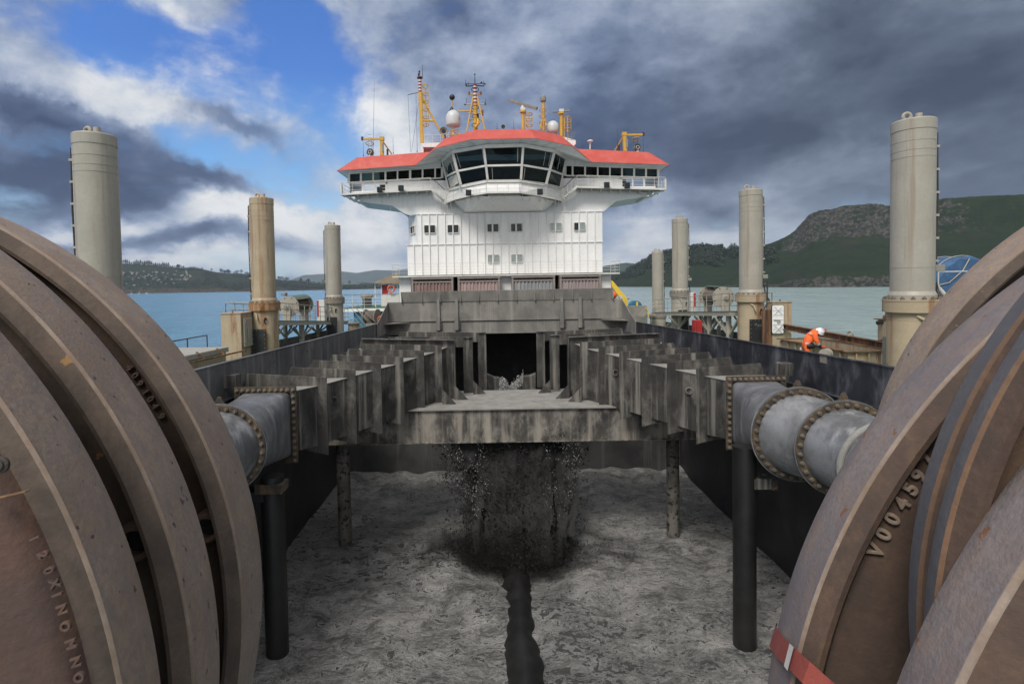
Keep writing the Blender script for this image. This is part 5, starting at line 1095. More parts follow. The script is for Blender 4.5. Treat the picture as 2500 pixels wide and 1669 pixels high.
a, b = at('R', 1160, 800, 29.5), at('R', 1246, 694, 29.5); rb = thing('red_cabinet', 'red hose cabinet on the deck under the right walkway', 'cabinet', (a.x, 29.5, dz(29))); MB().box((a.x, 29.5, dz(29) - .1), (b.x, 30, b.z)).build('body', 'redbox', rb, smooth=0, bevel=.012); MB().box((a.x + .06, 29.48, dz(29) + .0), (b.x - .28, 29.5, b.z - .06)).build('door', 'maroon', rb, smooth=0)
a, b = at('R', 1110, 470, 33), at('R', 1165, 362, 33); tag(MB().box((a.x, 33, zr(33)), (b.x, 33.25, b.z)).build('notice_cabinet', 'white2', smooth=0, bevel=.02), 'small white and red box on the right walkway behind the rail', 'box')
MB().box((b.x - .12, 32.98, zr(33) + .3), (b.x + .01, 33, b.z - .02)).build('red_panel', 'redbox', bpy.data.objects['notice_cabinet'], smooth=0)
mb = MB(); p = at('R', 2022, 230, 25.5); mb.tube([V((p.x, 25.5, H0 - 1.1)), V((p.x, 25.5, p.z))], .035, 8); mb.tube([V((p.x - .2, 25.4, dz(25))), V((p.x - .2, 25.4, H0 - 1.3)), V((p.x, 25.5, H0 - 1.05))], .04, 8); tag(mb.build('vent_pipe', 'cable'), 'thin dark vent pipe on top of the right locker', 'pipe')
# pipes under the right walkway
mb = MB(); mb.tube([V((12.3, 31, dz(31) - .3)), V((12.3, 31, H0 - 2.55)), V((12.4, 31, H0 - 2.4)), V((12.7, 31, H0 - 2.35)), V((12.95, 31, H0 - 2.5)), V((13.0, 31, dz(31) - .2))], .11, 12); tag(mb.build('vent_pipe', 'cream'), 'cream gooseneck pipe under the right walkway', 'pipe')
# ------------------------------------------------------------------ forward left corner
fd = thing('side_platform', 'white edged side deck with green floor and pale rails left of the deckhouse', 'platform', (at('Q', 1880, 600, 50).x, 50, dz(50)))
a, b = at('Q', 1530, 552, 48.5), at('Q', 2225, 560, 48.5)
MB().box((a.x, 48.5, a.z - .12), (b.x, 58, a.z)).build('floor', 'green', fd, smooth=0); MB().box((a.x, 48.4, a.z - .3), (b.x, 48.5, a.z - .04)).build('fascia', 'white', fd, smooth=0)
MB().box((at('Q', 1690, 600, 49).x, 48.7, dz(49) - 1), (at('Q', 1840, 600, 49).x, 49.2, a.z - .12)).build('dark_tank', 'bluedrum', fd, smooth=0); MB().box((at('Q', 1840, 600, 49).x, 48.6, dz(49) - 1), (at('Q', 1868, 600, 49).x, 49.2, a.z - .12)).build('post', 'white', fd, smooth=0); MB().box((at('Q', 1870, 600, 50).x, 50, dz(50) - 1), (b.x, 50.3, a.z - .12)).build('side_plate', 'green', fd, smooth=0)
mb = MB(); railing(mb, [V((a.x, 48.5, a.z)), V((b.x, 48.5, a.z))], at('Q', 1880, 388, 48.5).z - a.z, 1.1, .022, (1., .75, .5, .25)); mb.build('railing', 'white2', fd)
mb = MB(); mb.bar((a.x, 48.5, at('Q', 1880, 386, 48.5).z), (b.x, 48.5, at('Q', 1880, 386, 48.5).z), .05, .03); mb.build('rail_cap', 'rust', fd, smooth=0)
hut = thing('deck_hut', 'small glazed hut with a brown boarded awning roof on the left side deck', 'hut', (at('Q', 2070, 500, 53).x, 53, a.z))
rp = pth('Q', [(1905, 248), (2180, 130), (2226, 130), (2226, 252)], 52.); MB().prism(rp, (0, .1, 0)).build('awning_front', 'brownroof', hut, smooth=0)
MB().prism([at('Q', 1905, 250, 51.9), at('Q', 2226, 254, 51.9), at('Q', 2226, 240, 55), at('Q', 1960, 240, 55)], (0, 0, .05)).build('awning', 'brownroof', hut, smooth=0)
mb = MB(); zf_ = a.z
for x in (1935, 2010, 2120, 2200): p = at('Q', x, 255, 52.3); mb.box((p.x - .04, 52.3, zf_), (p.x + .04, 52.38, p.z))
p, q_ = at('Q', 2010, 380, 52.3), at('Q', 2220, 380, 52.3); mb.box((p.x, 52.32, zf_), (q_.x, 52.4, p.z)); mb.build('frame', 'white2', hut, smooth=0)
p, q_ = at('Q', 2022, 352, 52.5), at('Q', 2088, 270, 52.5); MB().box((p.x, 52.5, zf_), (q_.x, 52.55, q_.z)).build('red_door', 'redbox', hut, smooth=0)
p, q_ = at('Q', 2095, 352, 52.5), at('Q', 2222, 262, 52.5); MB().box((p.x, 52.5, p.z), (q_.x, 52.52, q_.z)).build('pane', 'glass2', hut, smooth=0)
c = at('Q', 2128, 318, 52.1); lr = tag(MB().ring(c, (0, 1, 0), .30, .075, 28, 10).build('life_ring', 'lifering'), 'orange life ring hung on the front of the hut with the brown awning', 'life ring', 'life rings')
mb = MB()
for i in range(4): an = i * math.pi / 2 + .6; mb.ring(c + V((.30 * math.cos(an), 0, .30 * math.sin(an))), (-math.sin(an), 0, math.cos(an)), .078, .012, 12, 5)
mb.build('white_band', 'white2', lr)
c = at('Q', 2010, 690, 43.2); tag(MB().ring(c, (.3, 1, .2), .26, .07, 28, 10).build('life_ring', 'lifering'), 'orange life ring lying low by the left front corner of the hopper', 'life ring', 'life rings')
rr = thing('rope_reel', 'grey brown rope reel with pale disc by the left front hopper corner', 'rope reel', (at('Q', 1930, 720, 44.5).x, 44.5, dz(44)))
c = at('Q', 1968, 650, 44.5); ax = V((-1, .35, 0)).normalized(); MB().lathe(c, ax, [(-.02, .02), (-.02, .60), (.03, .60), (.03, .02)], 44).build('disc', 'greyring', rr, smooth=30); mb = MB()
for i in range(12): mb.ring(c + ax * (.1 + .075 * i), ax, .44 - .008 * (i % 3), .05, 32, 6)
mb.build('rope', 'rope', rr); MB().lathe(c + ax * 1.05, ax, [(-.02, .02), (-.02, .58), (.03, .58), (.03, .02)], 44).build('disc', 'greyring', rr, smooth=30); MB().box(c + V((-.9, -.2, -1.4)), c + V((0.1, .2, -.5))).build('cradle', 'steelgrey', rr, smooth=0)
st = thing('stair', 'pale rail steps leading down from the left walkway to the hopper edge', 'stairs', (at('Q', 1800, 700, 41.5).x, 41.5, dz(41)))
mb = MB()
for (xa, ya_), (xb, yb_) in (((1640, 470), (1870, 735)), ((1690, 462), (1940, 712)), ((1660, 560), (1820, 745)), ((1700, 540), (1895, 730)), ((1680, 660), (1780, 760))): mb.tube([at('Q', xa, ya_, 41.5), at('Q', xb, yb_, 41.5)], .022, 6)
mb.build('handrail', 'cream', st); mb = MB(); A, B = at('Q', 1640, 690, 42), at('Q', 1800, 770, 42)
for i in range(5): p = A.lerp(B, i / 4); mb.box((p.x - .12, 41.6, p.z - .03), (p.x + .12, 42.4, p.z))
mb.build('tread', 'deckgreen', st, smooth=0)
cp_ = thing('capstan', 'low rusty capstan with a flat dusty lid beside the slim left post', 'capstan', (at('Q', 1680, 760, 40).x, 40, dz(40)))
c = at('Q', 1682, 735, 40); MB().lathe(V((c.x, 40, dz(40))), (0, 0, 1), [(0, .42), (c.z - dz(40), .38)], 36).build('drum', 'creamr', cp_, smooth=30); MB().lathe(V((c.x, 40, c.z)), (0, 0, 1), [(0, .38), (.0, .50), (.06, .50), (.10, .40), (.10, .02)], 36).build('lid', 'greyring', cp_, smooth=30)
a, b = at('Q', 1245, 572, 36), at('Q', 1330, 452, 36); tag(MB().box((a.x, 36, zlft(36)), (b.x, 36.25, b.z)).build('notice_cabinet', 'white2', smooth=0, bevel=.02), 'small white and red box on the left walkway beside the slim post', 'box')
MB().box((a.x - .01, 35.98, zlft(36) + .3), (a.x + .1, 36, b.z - .02)).build('red_panel', 'redbox', bpy.data.objects['notice_cabinet.001'], smooth=0)
c = at('Q', 1840, 410, 52); tag(MB().tube([c + V((-.6, 0, 0)), c + V((-.5, 0, .02)), c + V((.45, 0, .05)), c + V((.6, 0, .05))], [.05, .16, .16, .05], 16).build('raft_canister', 'brownroof'), 'weathered brown life raft canister on the left side deck', 'canister')
MB().box(c + V((-.4, -.1, -1.0)), c + V((.4, .1, -.15))).build('cradle', 'cable', bpy.data.objects['raft_canister'], smooth=0)
# ------------------------------------------------------------------ deckhouse
YW = 52.
sh = thing('deckhouse', 'tall white ribbed deckhouse carrying the wide bridge with a red roof edge', 'ship superstructure', (at('Y', 1150, 700, YW).x, YW, dz(YW)))
def py_(x, y, Y=YW): return at('Y', x, y, Y)
z_top, z_mid, z_bot = py_(1150, 86).z, py_(1150, 393).z, py_(1150, 706).z
ux0, ux1, lx0, lx1 = py_(252, 250).x, py_(2142, 220).x, py_(147, 560).x, py_(2142, 540).x
mb = MB(); ch = py_(158, 260, 54.).x
mb.prism([V((ux0, YW, z_mid)), V((ux1, YW, z_mid)), V((ux1, 60, z_mid)), V((ch, 60, z_mid)), V((ch, 54, z_mid))], (0, 0, z_top - z_mid))
mb.box((lx0, YW, z_bot), (lx1, 60, z_mid)); 
mb.box((lx0 - .12, YW - .10, z_mid - .035), (lx1 + .06, 54, z_mid + .035)); mb.prism([V((ux0, YW - .08, z_top)), V((ux1 + .04, YW - .08, z_top)), V((ux1, 60, z_top)), V((ch, 60, z_top)), V((ch - .08, 54, z_top))], (0, 0, .06))
# vertical stiffeners of the plating, real bars
def stx(i): return py_(215 + 80.4 * i, 560).x
WIN_U = [(375, 250), (614, 247), (1021, 237), (1262, 233), (1665, 227), (1907, 223)]; WIN_L = [(1027, 552), (1266, 549)]
for i in range(24):
    x = stx(i)
    if ux0 < x < ux1: mb.box((x - .035, YW - .13, z_mid + .036), (x + .035, YW, z_top))
    mb.box((x - .035, YW - .13, z_bot), (x + .035, YW, z_mid - .036))
xm = (ch + ux0) / 2; mb.box((xm - .04, 52.9, z_mid), (xm + .04, 53.1, z_top))
mb.build('wall', 'white', sh, smooth=0)
def cabin_window(c, w_, h_, kind, yaw=None):
    x0, x1, z0, z1 = c.x - w_ / 2, c.x + w_ / 2, c.z - h_ / 2, c.z + h_ / 2; y = YW - .145
    f = MB().frame(rrect(x0, x1, z0, z1, .12, y), rrect(x0 + .045, x1 - .045, z0 + .045, z1 - .045, .06, y), (0, .14, 0)); f.box((c.x - .028, y + .01, z0 + .06), (c.x + .035, y + .13, z1 - .06))
    fo = f.build('window', 'white2', sh, smooth=40)
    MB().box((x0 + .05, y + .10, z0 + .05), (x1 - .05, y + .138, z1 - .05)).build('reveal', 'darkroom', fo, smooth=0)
    for s_, cur in ((0, kind in (1, 2)), (1, kind in (1, 3))):
        xa, xb = (x0 + .06, c.x - .03) if s_ == 0 else (c.x + .03, x1 - .06)
        if cur:
            cb_ = MB(); n_ = 9
            for i in range(n_): q0 = xa + (xb - xa) * i / n_; cb_.prism([V((q0, y + .062, z0 + .05)), V((q0 + (xb - xa) / n_, y + .044, z0 + .05)), V((q0 + (xb - xa) / n_, y + .044, z1 - .05)), V((q0, y + .062, z1 - .05))], (0, .01, 0))
            cb_.build('curtain', 'curtain', fo, smooth=0)
        MB().box((xa, y + .03, z0 + .06), (xb, y + .036, z1 - .06)).build('pane', 'glass2', fo, smooth=0)
ww, wh = abs(py_(435, 250).x - py_(315, 250).x), abs(py_(375, 207).z - py_(375, 293).z)
for i, (x, y) in enumerate(WIN_U): cabin_window(py_(x, y), ww, wh, (0, 0, 0, 0, 1, 3)[i])
for i, (x, y) in enumerate(WIN_L): cabin_window(py_(x, y), ww, wh, 1)
# the narrow one round the chamfer
c = V(((ch + ux0) / 2 + .02, 52.95, py_(205, 258, 53).z)); dv = V((ux0 - ch, -2, 0)).normalized(); nv = V((-2, -(ux0 - ch), 0)).normalized()
def qd(c, hw, hh, o=0): return [c - dv * hw - V((0, 0, hh)) + nv * o, c + dv * hw - V((0, 0, hh)) + nv * o, c + dv * hw + V((0, 0, hh)) + nv * o, c - dv * hw + V((0, 0, hh)) + nv * o]
wo_ = MB().frame(qd(c, .62, wh / 2), qd(c, .53, wh / 2 - .08), nv * .13).build('window', 'white2', sh, smooth=0); MB().prism(qd(c, .54, wh / 2 - .08), nv * .03).build('pane', 'black', wo_, smooth=0)
# promenade slab over the containers
a, b = py_(-10, 722, 48.8), py_(2320, 684, 48.8); zs = py_(1150, 712, 48.8).z
MB().box((a.x, 48.8, zs - .12), (b.x, 60, zs)).build('promenade_deck', 'white2', sh, smooth=0)
mb = MB(); hr_ = py_(1150, 588, 48.8).z - zs
railing(mb, [V((a.x, 52.6, zs)), V((a.x, 48.85, zs)), V((b.x, 48.85, zs)), V((b.x, 52.6, zs))], hr_, 1.9, .017, (1., .72, .48, .24)); mb.build('promenade_railing', 'white2', sh)
for x0, x1 in ((62, 180), (1096, 1208), (2132, 2230)):
    p, q_ = py_(x0, 800, 49.4), py_(x1, 800, 49.4); MB().box((p.x, 49.4, dz(49) - .5), (q_.x, 58, zs - .12)).build('support_leg', 'white', sh, smooth=0)
MB().box((py_(180, 800, 55).x, 55, dz(50) - .5), (py_(2132, 800, 55).x, 55.2, zs - .12)).build('recess_wall', 'white', sh, smooth=0)
# flared base of the bridge
yb_, ye = 52.3, 57.2
lo = [at('O', 250, 715, yb_), at('O', 272, 786, yb_), at('O', 770, 850, yb_), at('O', 930, 968, yb_), at('O', 985, 990, yb_)]; ro = [at('P', 2100, 640, yb_), at('P', 2085, 710, yb_), at('P', 1590, 790, yb_), at('P', 1418, 915, yb_)]
zt_ = z_top + .06; lo[-1].z = zt_ - .02; lo[-2].z = max(lo[-2].z, zt_ + .12); ro[-1].z = zt_ - .0
zw = at('O', 1000, 640, yb_).z
poly = [V((lo[0].x, yb_, zw))] + lo[1:] + [ro[3], ro[2], ro[1], V((ro[0].x, yb_, zw))]
mb = MB(); mb.prism(poly, (0, .06, 0)); 
for xx in (1035, 740): p = at('O', xx, 800, yb_); mb.box((p.x - .012, yb_ - .012, zt_), (p.x + .012, yb_, zw - .1))
for xx in (1315, 1460, 1610, 1755, 1895): p = at('P', xx, 640, yb_); q_ = at('P', xx, 760, yb_); mb.box((p.x - .01, yb_ - .01, zw - 1.), (p.x + .01, yb_, zw - .05))
mb.build('bridge_skirt', 'white', sh, smooth=0)
for pp_ in (lo, ro[::-1] + []):
    pass
for seq in ([lo[1], lo[2], lo[3], V((lo[4].x, yb_, zt_))], [ro[1], ro[2], V((ro[3].x, yb_, zt_))]):
    for p, q_ in zip(seq, seq[1:]): MB().prism([p + V((0, .06, 0)), q_ + V((0, .06, 0)), V((q_.x, ye, q_.z)), V((p.x, ye, p.z))], (0, 0, .05)).build('bridge_underside', 'under', sh, smooth=0)
for s_, p in ((-1, lo[1]), (1, ro[1])):
    MB().prism([V((p.x, yb_ + .06, p.z)), V((p.x, ye, p.z)), V((p.x, ye, zw)), V((p.x, yb_ + .06, zw))], (.04 * -s_, 0, 0)).build('wing_side', 'white', sh, smooth=0)
# sloping belly under the middle bay
bl_, br_, tl_, tr_ = at('O', 1760, 945, yb_ - .02), at('P', 606, 924, yb_ - .02), at('O', 2085, 722, 48.6), at('P', 288, 724, 48.6)
bl_.z = br_.z = zt_ + .0; MB().prism([bl_, br_, tr_, tl_], (0, .05, .03)).build('belly_plate', 'white', sh, smooth=0)
l3, r3 = at('O', 1600, 770, 51.9), at('P', 770, 770, 51.9)
for a_, b_, c_, d_, e_ in ((bl_, tl_, at('O', 1800, 720, 49.6), l3, at('O', 1720, 800, yb_)), (br_, tr_, at('P', 560, 720, 49.6), r3, at('P', 640, 800, yb_))): MB().add([a_, b_, c_, d_, e_ + V((0, .0, 0))], [(0, 1, 2), (0, 2, 3), (0, 3, 4)]).build('belly_side', 'white', sh, smooth=0)
# bay of tall windows
TOP = [at('O', 1452, 236, 51.8), at('O', 1592, 118, 49.5), at('O', 2018, 45, 48.3), at('P', 322, 28, 48.3), at('P', 748, 108, 49.5), at('P', 902, 200, 51.8)]
BOT = [at('O', 1545, 632, 52.1), at('O', 1712, 592, 50.1), at('O', 2075, 518, 49.0), at('P', 288, 514, 49.0), at('P', 632, 566, 50.1), at('P', 822, 612, 52.1)]
MID = [TOP[i].lerp(BOT[i], .55) for i in range(6)]
mb = MB()
for i in range(6): mb.bar(TOP[i] + (TOP[i] - BOT[i]) * .03, BOT[i], .24 if i in (1, 4) else .2, .2, V((0, 1, 0)))
for i in range(5):
    mb.bar(TOP[i], TOP[i + 1], .22, .30); mb.bar(MID[i], MID[i + 1], .12, .17); mb.bar(BOT[i], BOT[i + 1], .22, .22)
bay = mb.build('bay_window_frame', 'white2', sh, smooth=0, bevel=.012)
for i in range(5):
    for lo_, hi_, n_ in ((MID, TOP, 0), (BOT, MID, 1)): MB().prism([lo_[i], lo_[i + 1], hi_[i + 1], hi_[i]], (0, .02, 0)).build('pane', 'glass', bay, smooth=0)
mb = MB()
for i, f in ((0, .8), (1, .12), (1, .94), (2, .86), (3, .72), (3, .9), (4, .5)):
    p, q_ = TOP[i].lerp(TOP[i + 1], f), MID[i].lerp(MID[i + 1], f); mb.bar(p + V((0, -.06, -.1)), p.lerp(q_, .85) + V((.05, -.06, 0)), .025, .02, V((0, 1, 0)))
for i, f in ((2, .15), (3, .1)): p, q_ = MID[i].lerp(MID[i + 1], f), BOT[i].lerp(BOT[i + 1], f); mb.bar(q_ + V((0, -.06, 0)), q_.lerp(p, .85) + V((.04, -.06, 0)), .025, .02, V((0, 1, 0)))
mb.build('wiper', 'rail', bay, smooth=0)
# bulwark of the bay down to the walkway
FL = [at('O', 1505, 800, 51.6), at('O', 1605, 757, 50.6), at('O', 1785, 712, 49.3), at('O', 2055, 664, 48.2), at('P', 272, 658, 48.2), at('P', 520, 700, 49.3), at('P', 745, 744, 50.6), at('P', 850, 772, 51.6)]
low = [p + V((0, .55, -.05)) for p in (FL[0], FL[2], FL[3], FL[4], FL[5], FL[7])]
for i in range(5): MB().prism([low[i], low[i + 1], BOT[i + 1] + V((0, .04, -.1)), BOT[i] + V((0, .04, -.1))], (0, .05, 0)).build('bay_bulwark', 'white', sh, smooth=0)
MB().prism([tl_, tr_, low[3], low[2]], (0, .03, .03)).build('belly_plate', 'white', sh, smooth=0)
wk = MB(); inn = [p + V((0, .75, 0)) for p in FL]
for i in range(7):
    wk.prism([FL[i], FL[i + 1], inn[i + 1], inn[i]], (0, 0, -.05)); wk.bar(FL[i] + V((0, -.02, -.06)), FL[i + 1] + V((0, -.02, -.06)), .05, .14)
    p = FL[i].lerp(FL[i + 1], .5)
    for f in (.15, .55):
        p = FL[i].lerp(FL[i + 1], f); wk.prism([p + V((0, .03, -.12)), p + V((0, .8, -.12)), p + V((0, .8, -.55))], (.05, 0, 0))
wo2 = wk.build('bay_walkway', 'white2', sh, smooth=0)
MB().prism([p + V((0, .04, -.14)) for p in FL] + [p + V((0, .02, -.14)) for p in inn[::-1]], (0, 0, -.02)).build('grating', 'steelgrey', wo2, smooth=0)
mb = MB(); railing(mb, [p + V((0, -.02, 0)) for p in FL], 1.0, .9, .022, (1., .6, .3)); mb.build('bay_railing', 'white2', sh)
mb = MB()
for p, q_ in zip(FL, FL[1:]): mb.tube([p + V((0, -.02, 1.02)), q_ + V((0, -.02, 1.02))], .024, 6)
mb.build('hand_rope', 'cable', sh)
# wings: windows, walkway, stairs
def wing(k, tl, tr, bl, br, cuts, lowers, lowz, fl, fr, steps, hand, s_):
    T0, T1, B0, B1 = at(k, *tl, 52.0), at(k, *tr, 52.2), at(k, *bl, 52.45), at(k, *br, 52.5)
    fx = lambda x, A, Bq, xa, xb: A.lerp(Bq, (x - xa) / (xb - xa))
    mb = MB(); w_ = .13; xa, xb = tl[0], tr[0]; ba, bb = bl[0], br[0]
    tp_ = lambda x: fx(x, T0, T1, xa, xb); bt_ = lambda x: fx(x, B0, B1, xa, xb)
    mb.bar(T0, T1, .14, .16); mb.bar(B0, B1, .12, .12)
    for c0, c1 in zip(cuts, cuts[1:]):
        x = (c0[1] + c1[0]) / 2; mb.bar(tp_(x), bt_(x), abs(c1[0] - c0[1]) / 5.593 * 52 / F_ * .96, .14, V((0, 1, 0)))
    for x in (cuts[0][0] - 12, cuts[-1][1] + 12): mb.bar(tp_(x), bt_(x), .22, .16, V((0, 1, 0)))
    f = mb.build('wing_window_frame', 'white2', sh, smooth=0)
    for c in cuts: MB().prism([bt_(c[0] - 6), bt_(c[1] + 6), tp_(c[1] + 6), tp_(c[0] - 6)], (0, .02, 0)).build('pane', 'glass', f, smooth=0)
    # wall below the sill, with the low lights at the wing tip
    Fl, Fr = at(k, *fl, 52.5), at(k, *fr, 52.5); zf_ = (Fl.z + Fr.z) / 2
    lws = [(at(k, c[0], lowz[0], 52.5), at(k, c[1], lowz[1], 52.5)) for c in lowers]; xs = sorted([p.x for p, _ in lws] + [q_.x for _, q_ in lws])
    zl0, zl1 = min(q_.z for _, q_ in lws), max(p.z for p, _ in lws); zs_ = (B0.z + B1.z) / 2 - .05
    wb = MB(); xmin, xmax = min(B0.x, B1.x), max(B0.x, B1.x)
    if s_ < 0: wb.box((xs[-1], 52.5, zf_ - .3), (xmax + .9, 52.56, zs_))
    else: wb.box((xmin - .9, 52.5, zf_ - .3), (xs[0], 52.56, zs_))
    wb.box((xs[0] - .2, 52.5, zf_ - .3), (xs[-1] + .2, 52.56, zl0)); wb.box((xs[0] - .2, 52.5, zl1), (xs[-1] + .2, 52.56, zs_))
    for (p, q_), (p2, q2) in zip(lws, lws[1:]): wb.box((min(q_.x, p2.x), 52.5, zl0), (max(q_.x, p2.x), 52.56, zl1))
    for j in range(4): z = zf_ + .25 + j * .22; wb.box((xs[-1] if s_ < 0 else xmin - .2, 52.488, z), (xmax + .2 if s_ < 0 else xs[0], 52.5, z + .015))
    wb.build('wing_wall', 'white', sh, smooth=0)
    for p, q_ in lws: MB().box((p.x, 52.52, zl0), (q_.x, 52.53, zl1)).build('low_pane', 'glass2', f, smooth=0)
    # band above the windows
    MB().prism([T0 + V((0, 0, .05)), T1 + V((0, 0, .05)), T1 + V((0, -.05, .55)), T0 + V((0, -.05, .55))], (0, .05, 0)).build('head_band', 'white', sh, smooth=0)
    # end wall of the wing, raked
    E0, E1 = (T0, B0) if s_ < 0 else (T1, B1)
    MB().prism([E0, V((E1.x, E1.y, zf_)), V((E1.x, 57, zf_)), V((E0.x, 57, E0.z + .3)), E0 + V((0, 0, .3))], (.05, 0, 0)).build('wing_end', 'white', sh, smooth=0)
    # walkway
    yw = 51.2; a, b = at(k, *fl, yw), at(k, *fr, yw); mb = MB(); mb.hexa([a + V((0, 0, -.06)), b + V((0, 0, -.06)), b + V((0, 1.1, -.06)), a + V((0, 1.1, -.06)), a, b, b + V((0, 1.1, 0)), a + V((0, 1.1, 0))]); mb.bar(a + V((0, -.03, -.05)), b + V((0, -.03, -.05)), .05, .16)
    for i in range(9): p = a.lerp(b, (i + .5) / 9); mb.prism([p + V((0, 0, -.1)), p + V((0, 1.05, -.1)), p + V((0, 1.05, -.42))], (.05, 0, 0))
    e = a if s_ < 0 else b
    for i in range(4): mb.bar(e + V((-s_ * (.25 + i * .42), .1 , -.12 - .16 * i)), e + V((-s_ * (.25 + i * .42), 4.2, -.12 - .16 * i)), .14, .09)
    wo_ = mb.build('wing_walkway', 'white2', sh, smooth=0)
    MB().hexa([a + V((0, .02, -.14)), b + V((0, .02, -.14)), b + V((0, 1.05, -.14)), a + V((0, 1.05, -.14)), a + V((0, .02, -.065)), b + V((0, .02, -.065)), b + V((0, 1.05, -.065)), a + V((0, 1.05, -.065))]).build('grating', 'steelgrey', wo_, smooth=0)
    mb = MB(); pts = [a, b]
    if s_ < 0: pts = [a + V((0, 3.6, 0)), a, b]
    else: pts = [a, b, b + V((0, 3.6, 0))]
    railing(mb, pts, 1.0, 1.05, .02, (1., .62, .3)); mb.box((e.x - .06, yw - .1, e.z - .1), (e.x + .06, yw + .35, e.z + .85)); mb.build('wing_railing', 'white2', sh)
    mb = MB(); p0, p1 = at(k, *steps[0], 51.), at(k, *steps[1], 51.2); h0, h1 = at(k, *hand[0], 51.), at(k, *hand[1], 51.)
    mb.bar(p0, p1, .06, .22); mb.bar(p0 + V((0, .7, 0)), p1 + V((0, .7, 0)), .06, .22)
    for i in range(7): p = p0.lerp(p1, (i + .5) / 7); mb.box((p.x - .12, 51., p.z + .0), (p.x + .12, 51.7, p.z + .03))
    for i in range(4): f_ = i / 3; p, q_ = p0.lerp(p1, f_), h0.lerp(h1, f_); mb.tube([V((q_.x, 51., p.z)), q_], .018, 6)
    so = mb.build('bridge_stair', 'white2', sh, smooth=0); MB().tube([h0, h1], .03, 8).build('handrail', 'cable', so)
    mb = MB(); x0 = p1.x + (.12 if s_ > 0 else -.12)
    for o in (-.2, .2): mb.tube([V((x0 + o, yb_ - .15, zt_ + .1)), V((x0 + o, yb_ - .15, p1.z + .9))], .016, 6)
    for i in range(9): z = zt_ + .25 + i * .27; mb.tube([V((x0 - .2, yb_ - .15, z)), V((x0 + .2, yb_ - .15, z))], .012, 5)
    mb.build('ladder', 'white2', sh)
    return T0, T1, zf_
wl = wing('O', (178, 408), (1436, 326), (178, 545), (1436, 474), [(190, 330), (355, 502), (520, 665), (690, 832), (852, 1000), (1030, 1172), (1195, 1346), (1366, 1440)], [(240, 352), (388, 520), (545, 675)], (565, 650), (75, 690), (1295, 622), ((1300, 622), (1475, 775)), ((1312, 478), (1492, 638)), -1)
wr = wing('P', (905, 296), (2165, 342), (905, 442), (2165, 472), [(905, 982), (1006, 1152), (1176, 1326), (1346, 1492), (1512, 1655), (1678, 1820), (1846, 1982), (2008, 2150)], [(1675, 1805), (1826, 1960), (1985, 2100)], (492, 585), (1060, 588), (2262, 618), ((1060, 585), (885, 745)), ((1040, 440), (868, 608)), 1)
# red roof
RB_ = [at('M', 12, 1550, 51.4), at('M', 1130, 1470, 51.2), at('M', 1415, 1232, 49.4), at('M', 1915, 1105, 47.6), at('N', 560, 720, 47.6), at('N', 1020, 817, 49.4), at('N', 1275, 1020, 51.2), at('N', 2275, 1056, 51.4)]
RT_ = [at('M', 305, 1361, 52.4), at('M', 1345, 1284, 52.4), at('M', 1545, 1092, 50.6), at('M', 1990, 970, 48.9), at('N', 500, 602, 48.9), at('N', 882, 682, 50.6), at('N', 1098, 856, 52.4), at('N', 2006, 898, 52.4)]
mb = MB()
for i in range(7): mb.prism([RB_[i], RB_[i + 1], RT_[i + 1], RT_[i]], (0, .06, .02))
for s_, i in ((-1, 0), (1, 7)):
    o = V((0, 6.2, 0)); mb.prism([RB_[i], RB_[i] + o, RT_[i] + V((0, 5, 0)), RT_[i]], (-.05 * s_, .0, .02))
rf = mb.build('roof_edge', 'red', sh, smooth=0)
mb = MB(); n_ = len(RT_); tops = [p + V((0, .06, .0)) for p in RT_]
for i in range(7):
    a_, b_ = tops[i], tops[i + 1]; mb.prism([a_, b_, V((b_.x, 58, b_.z)), V((a_.x, 58, a_.z))], (0, 0, -.06))
mb.build('roof_top', 'red', sh, smooth=0)
# soffit between the roof edge and the window heads
heads = [wl[0] + V((0, -.05, .55)), wl[1] + V((0, -.05, .55)), TOP[1] + V((0, .05, .15)), TOP[2] + V((0, .05, .15)), TOP[3] + V((0, .05, .15)), TOP[4] + V((0, .05, .15)), wr[0] + V((0, -.05, .55)), wr[1] + V((0, -.05, .55))]
h1 = wl[1] + V((0, 0, .5)); mb = MB()
bo = [p + V((0, .08, .0)) for p in RB_]
for i in range(7):
    if i == 1: hs = [heads[1], TOP[0] + V((0, .05, .15)), heads[2]]; mb.add([bo[1], hs[0], hs[1], hs[2], bo[2]], [(0, 1, 2, 3, 4)])
    elif i == 5: hs = [heads[5], TOP[5] + V((0, .05, .15)), heads[6]]; mb.add([bo[5], hs[0], hs[1], hs[2], bo[6]], [(0, 1, 2, 3, 4)])
    else: mb.add([bo[i], heads[i], heads[i + 1], bo[i + 1]], [(0, 1, 2, 3)])
for s_, i in ((-1, 0), (1, 7)): mb.prism([bo[i] + V((0, 0, -.0)), heads[i], heads[i] + V((0, 5, 0)), bo[i] + V((0, 6, 0))], (0, 0, .03))
mb.build('soffit', 'white', sh, smooth=0)
mb = MB()
for i, f in ((1, .3), (1, .75), (2, .2), (2, .55), (2, .9), (3, .25), (3, .5), (3, .78), (4, .1), (4, .45), (4, .8), (5, .25), (5, .7)):
    hA, hB = heads[i], heads[i + 1]
    if i == 1: hA = TOP[0] + V((0, 0, .15))
    if i == 5: hB = TOP[5] + V((0, 0, .15))
    MB().bar(bo[i].lerp(bo[i + 1], f) + V((0, .1, -.03)), hA.lerp(hB, f) + V((0, 0, -.03)), .06, .12).build('soffit_rib', 'white2', sh, smooth=0)
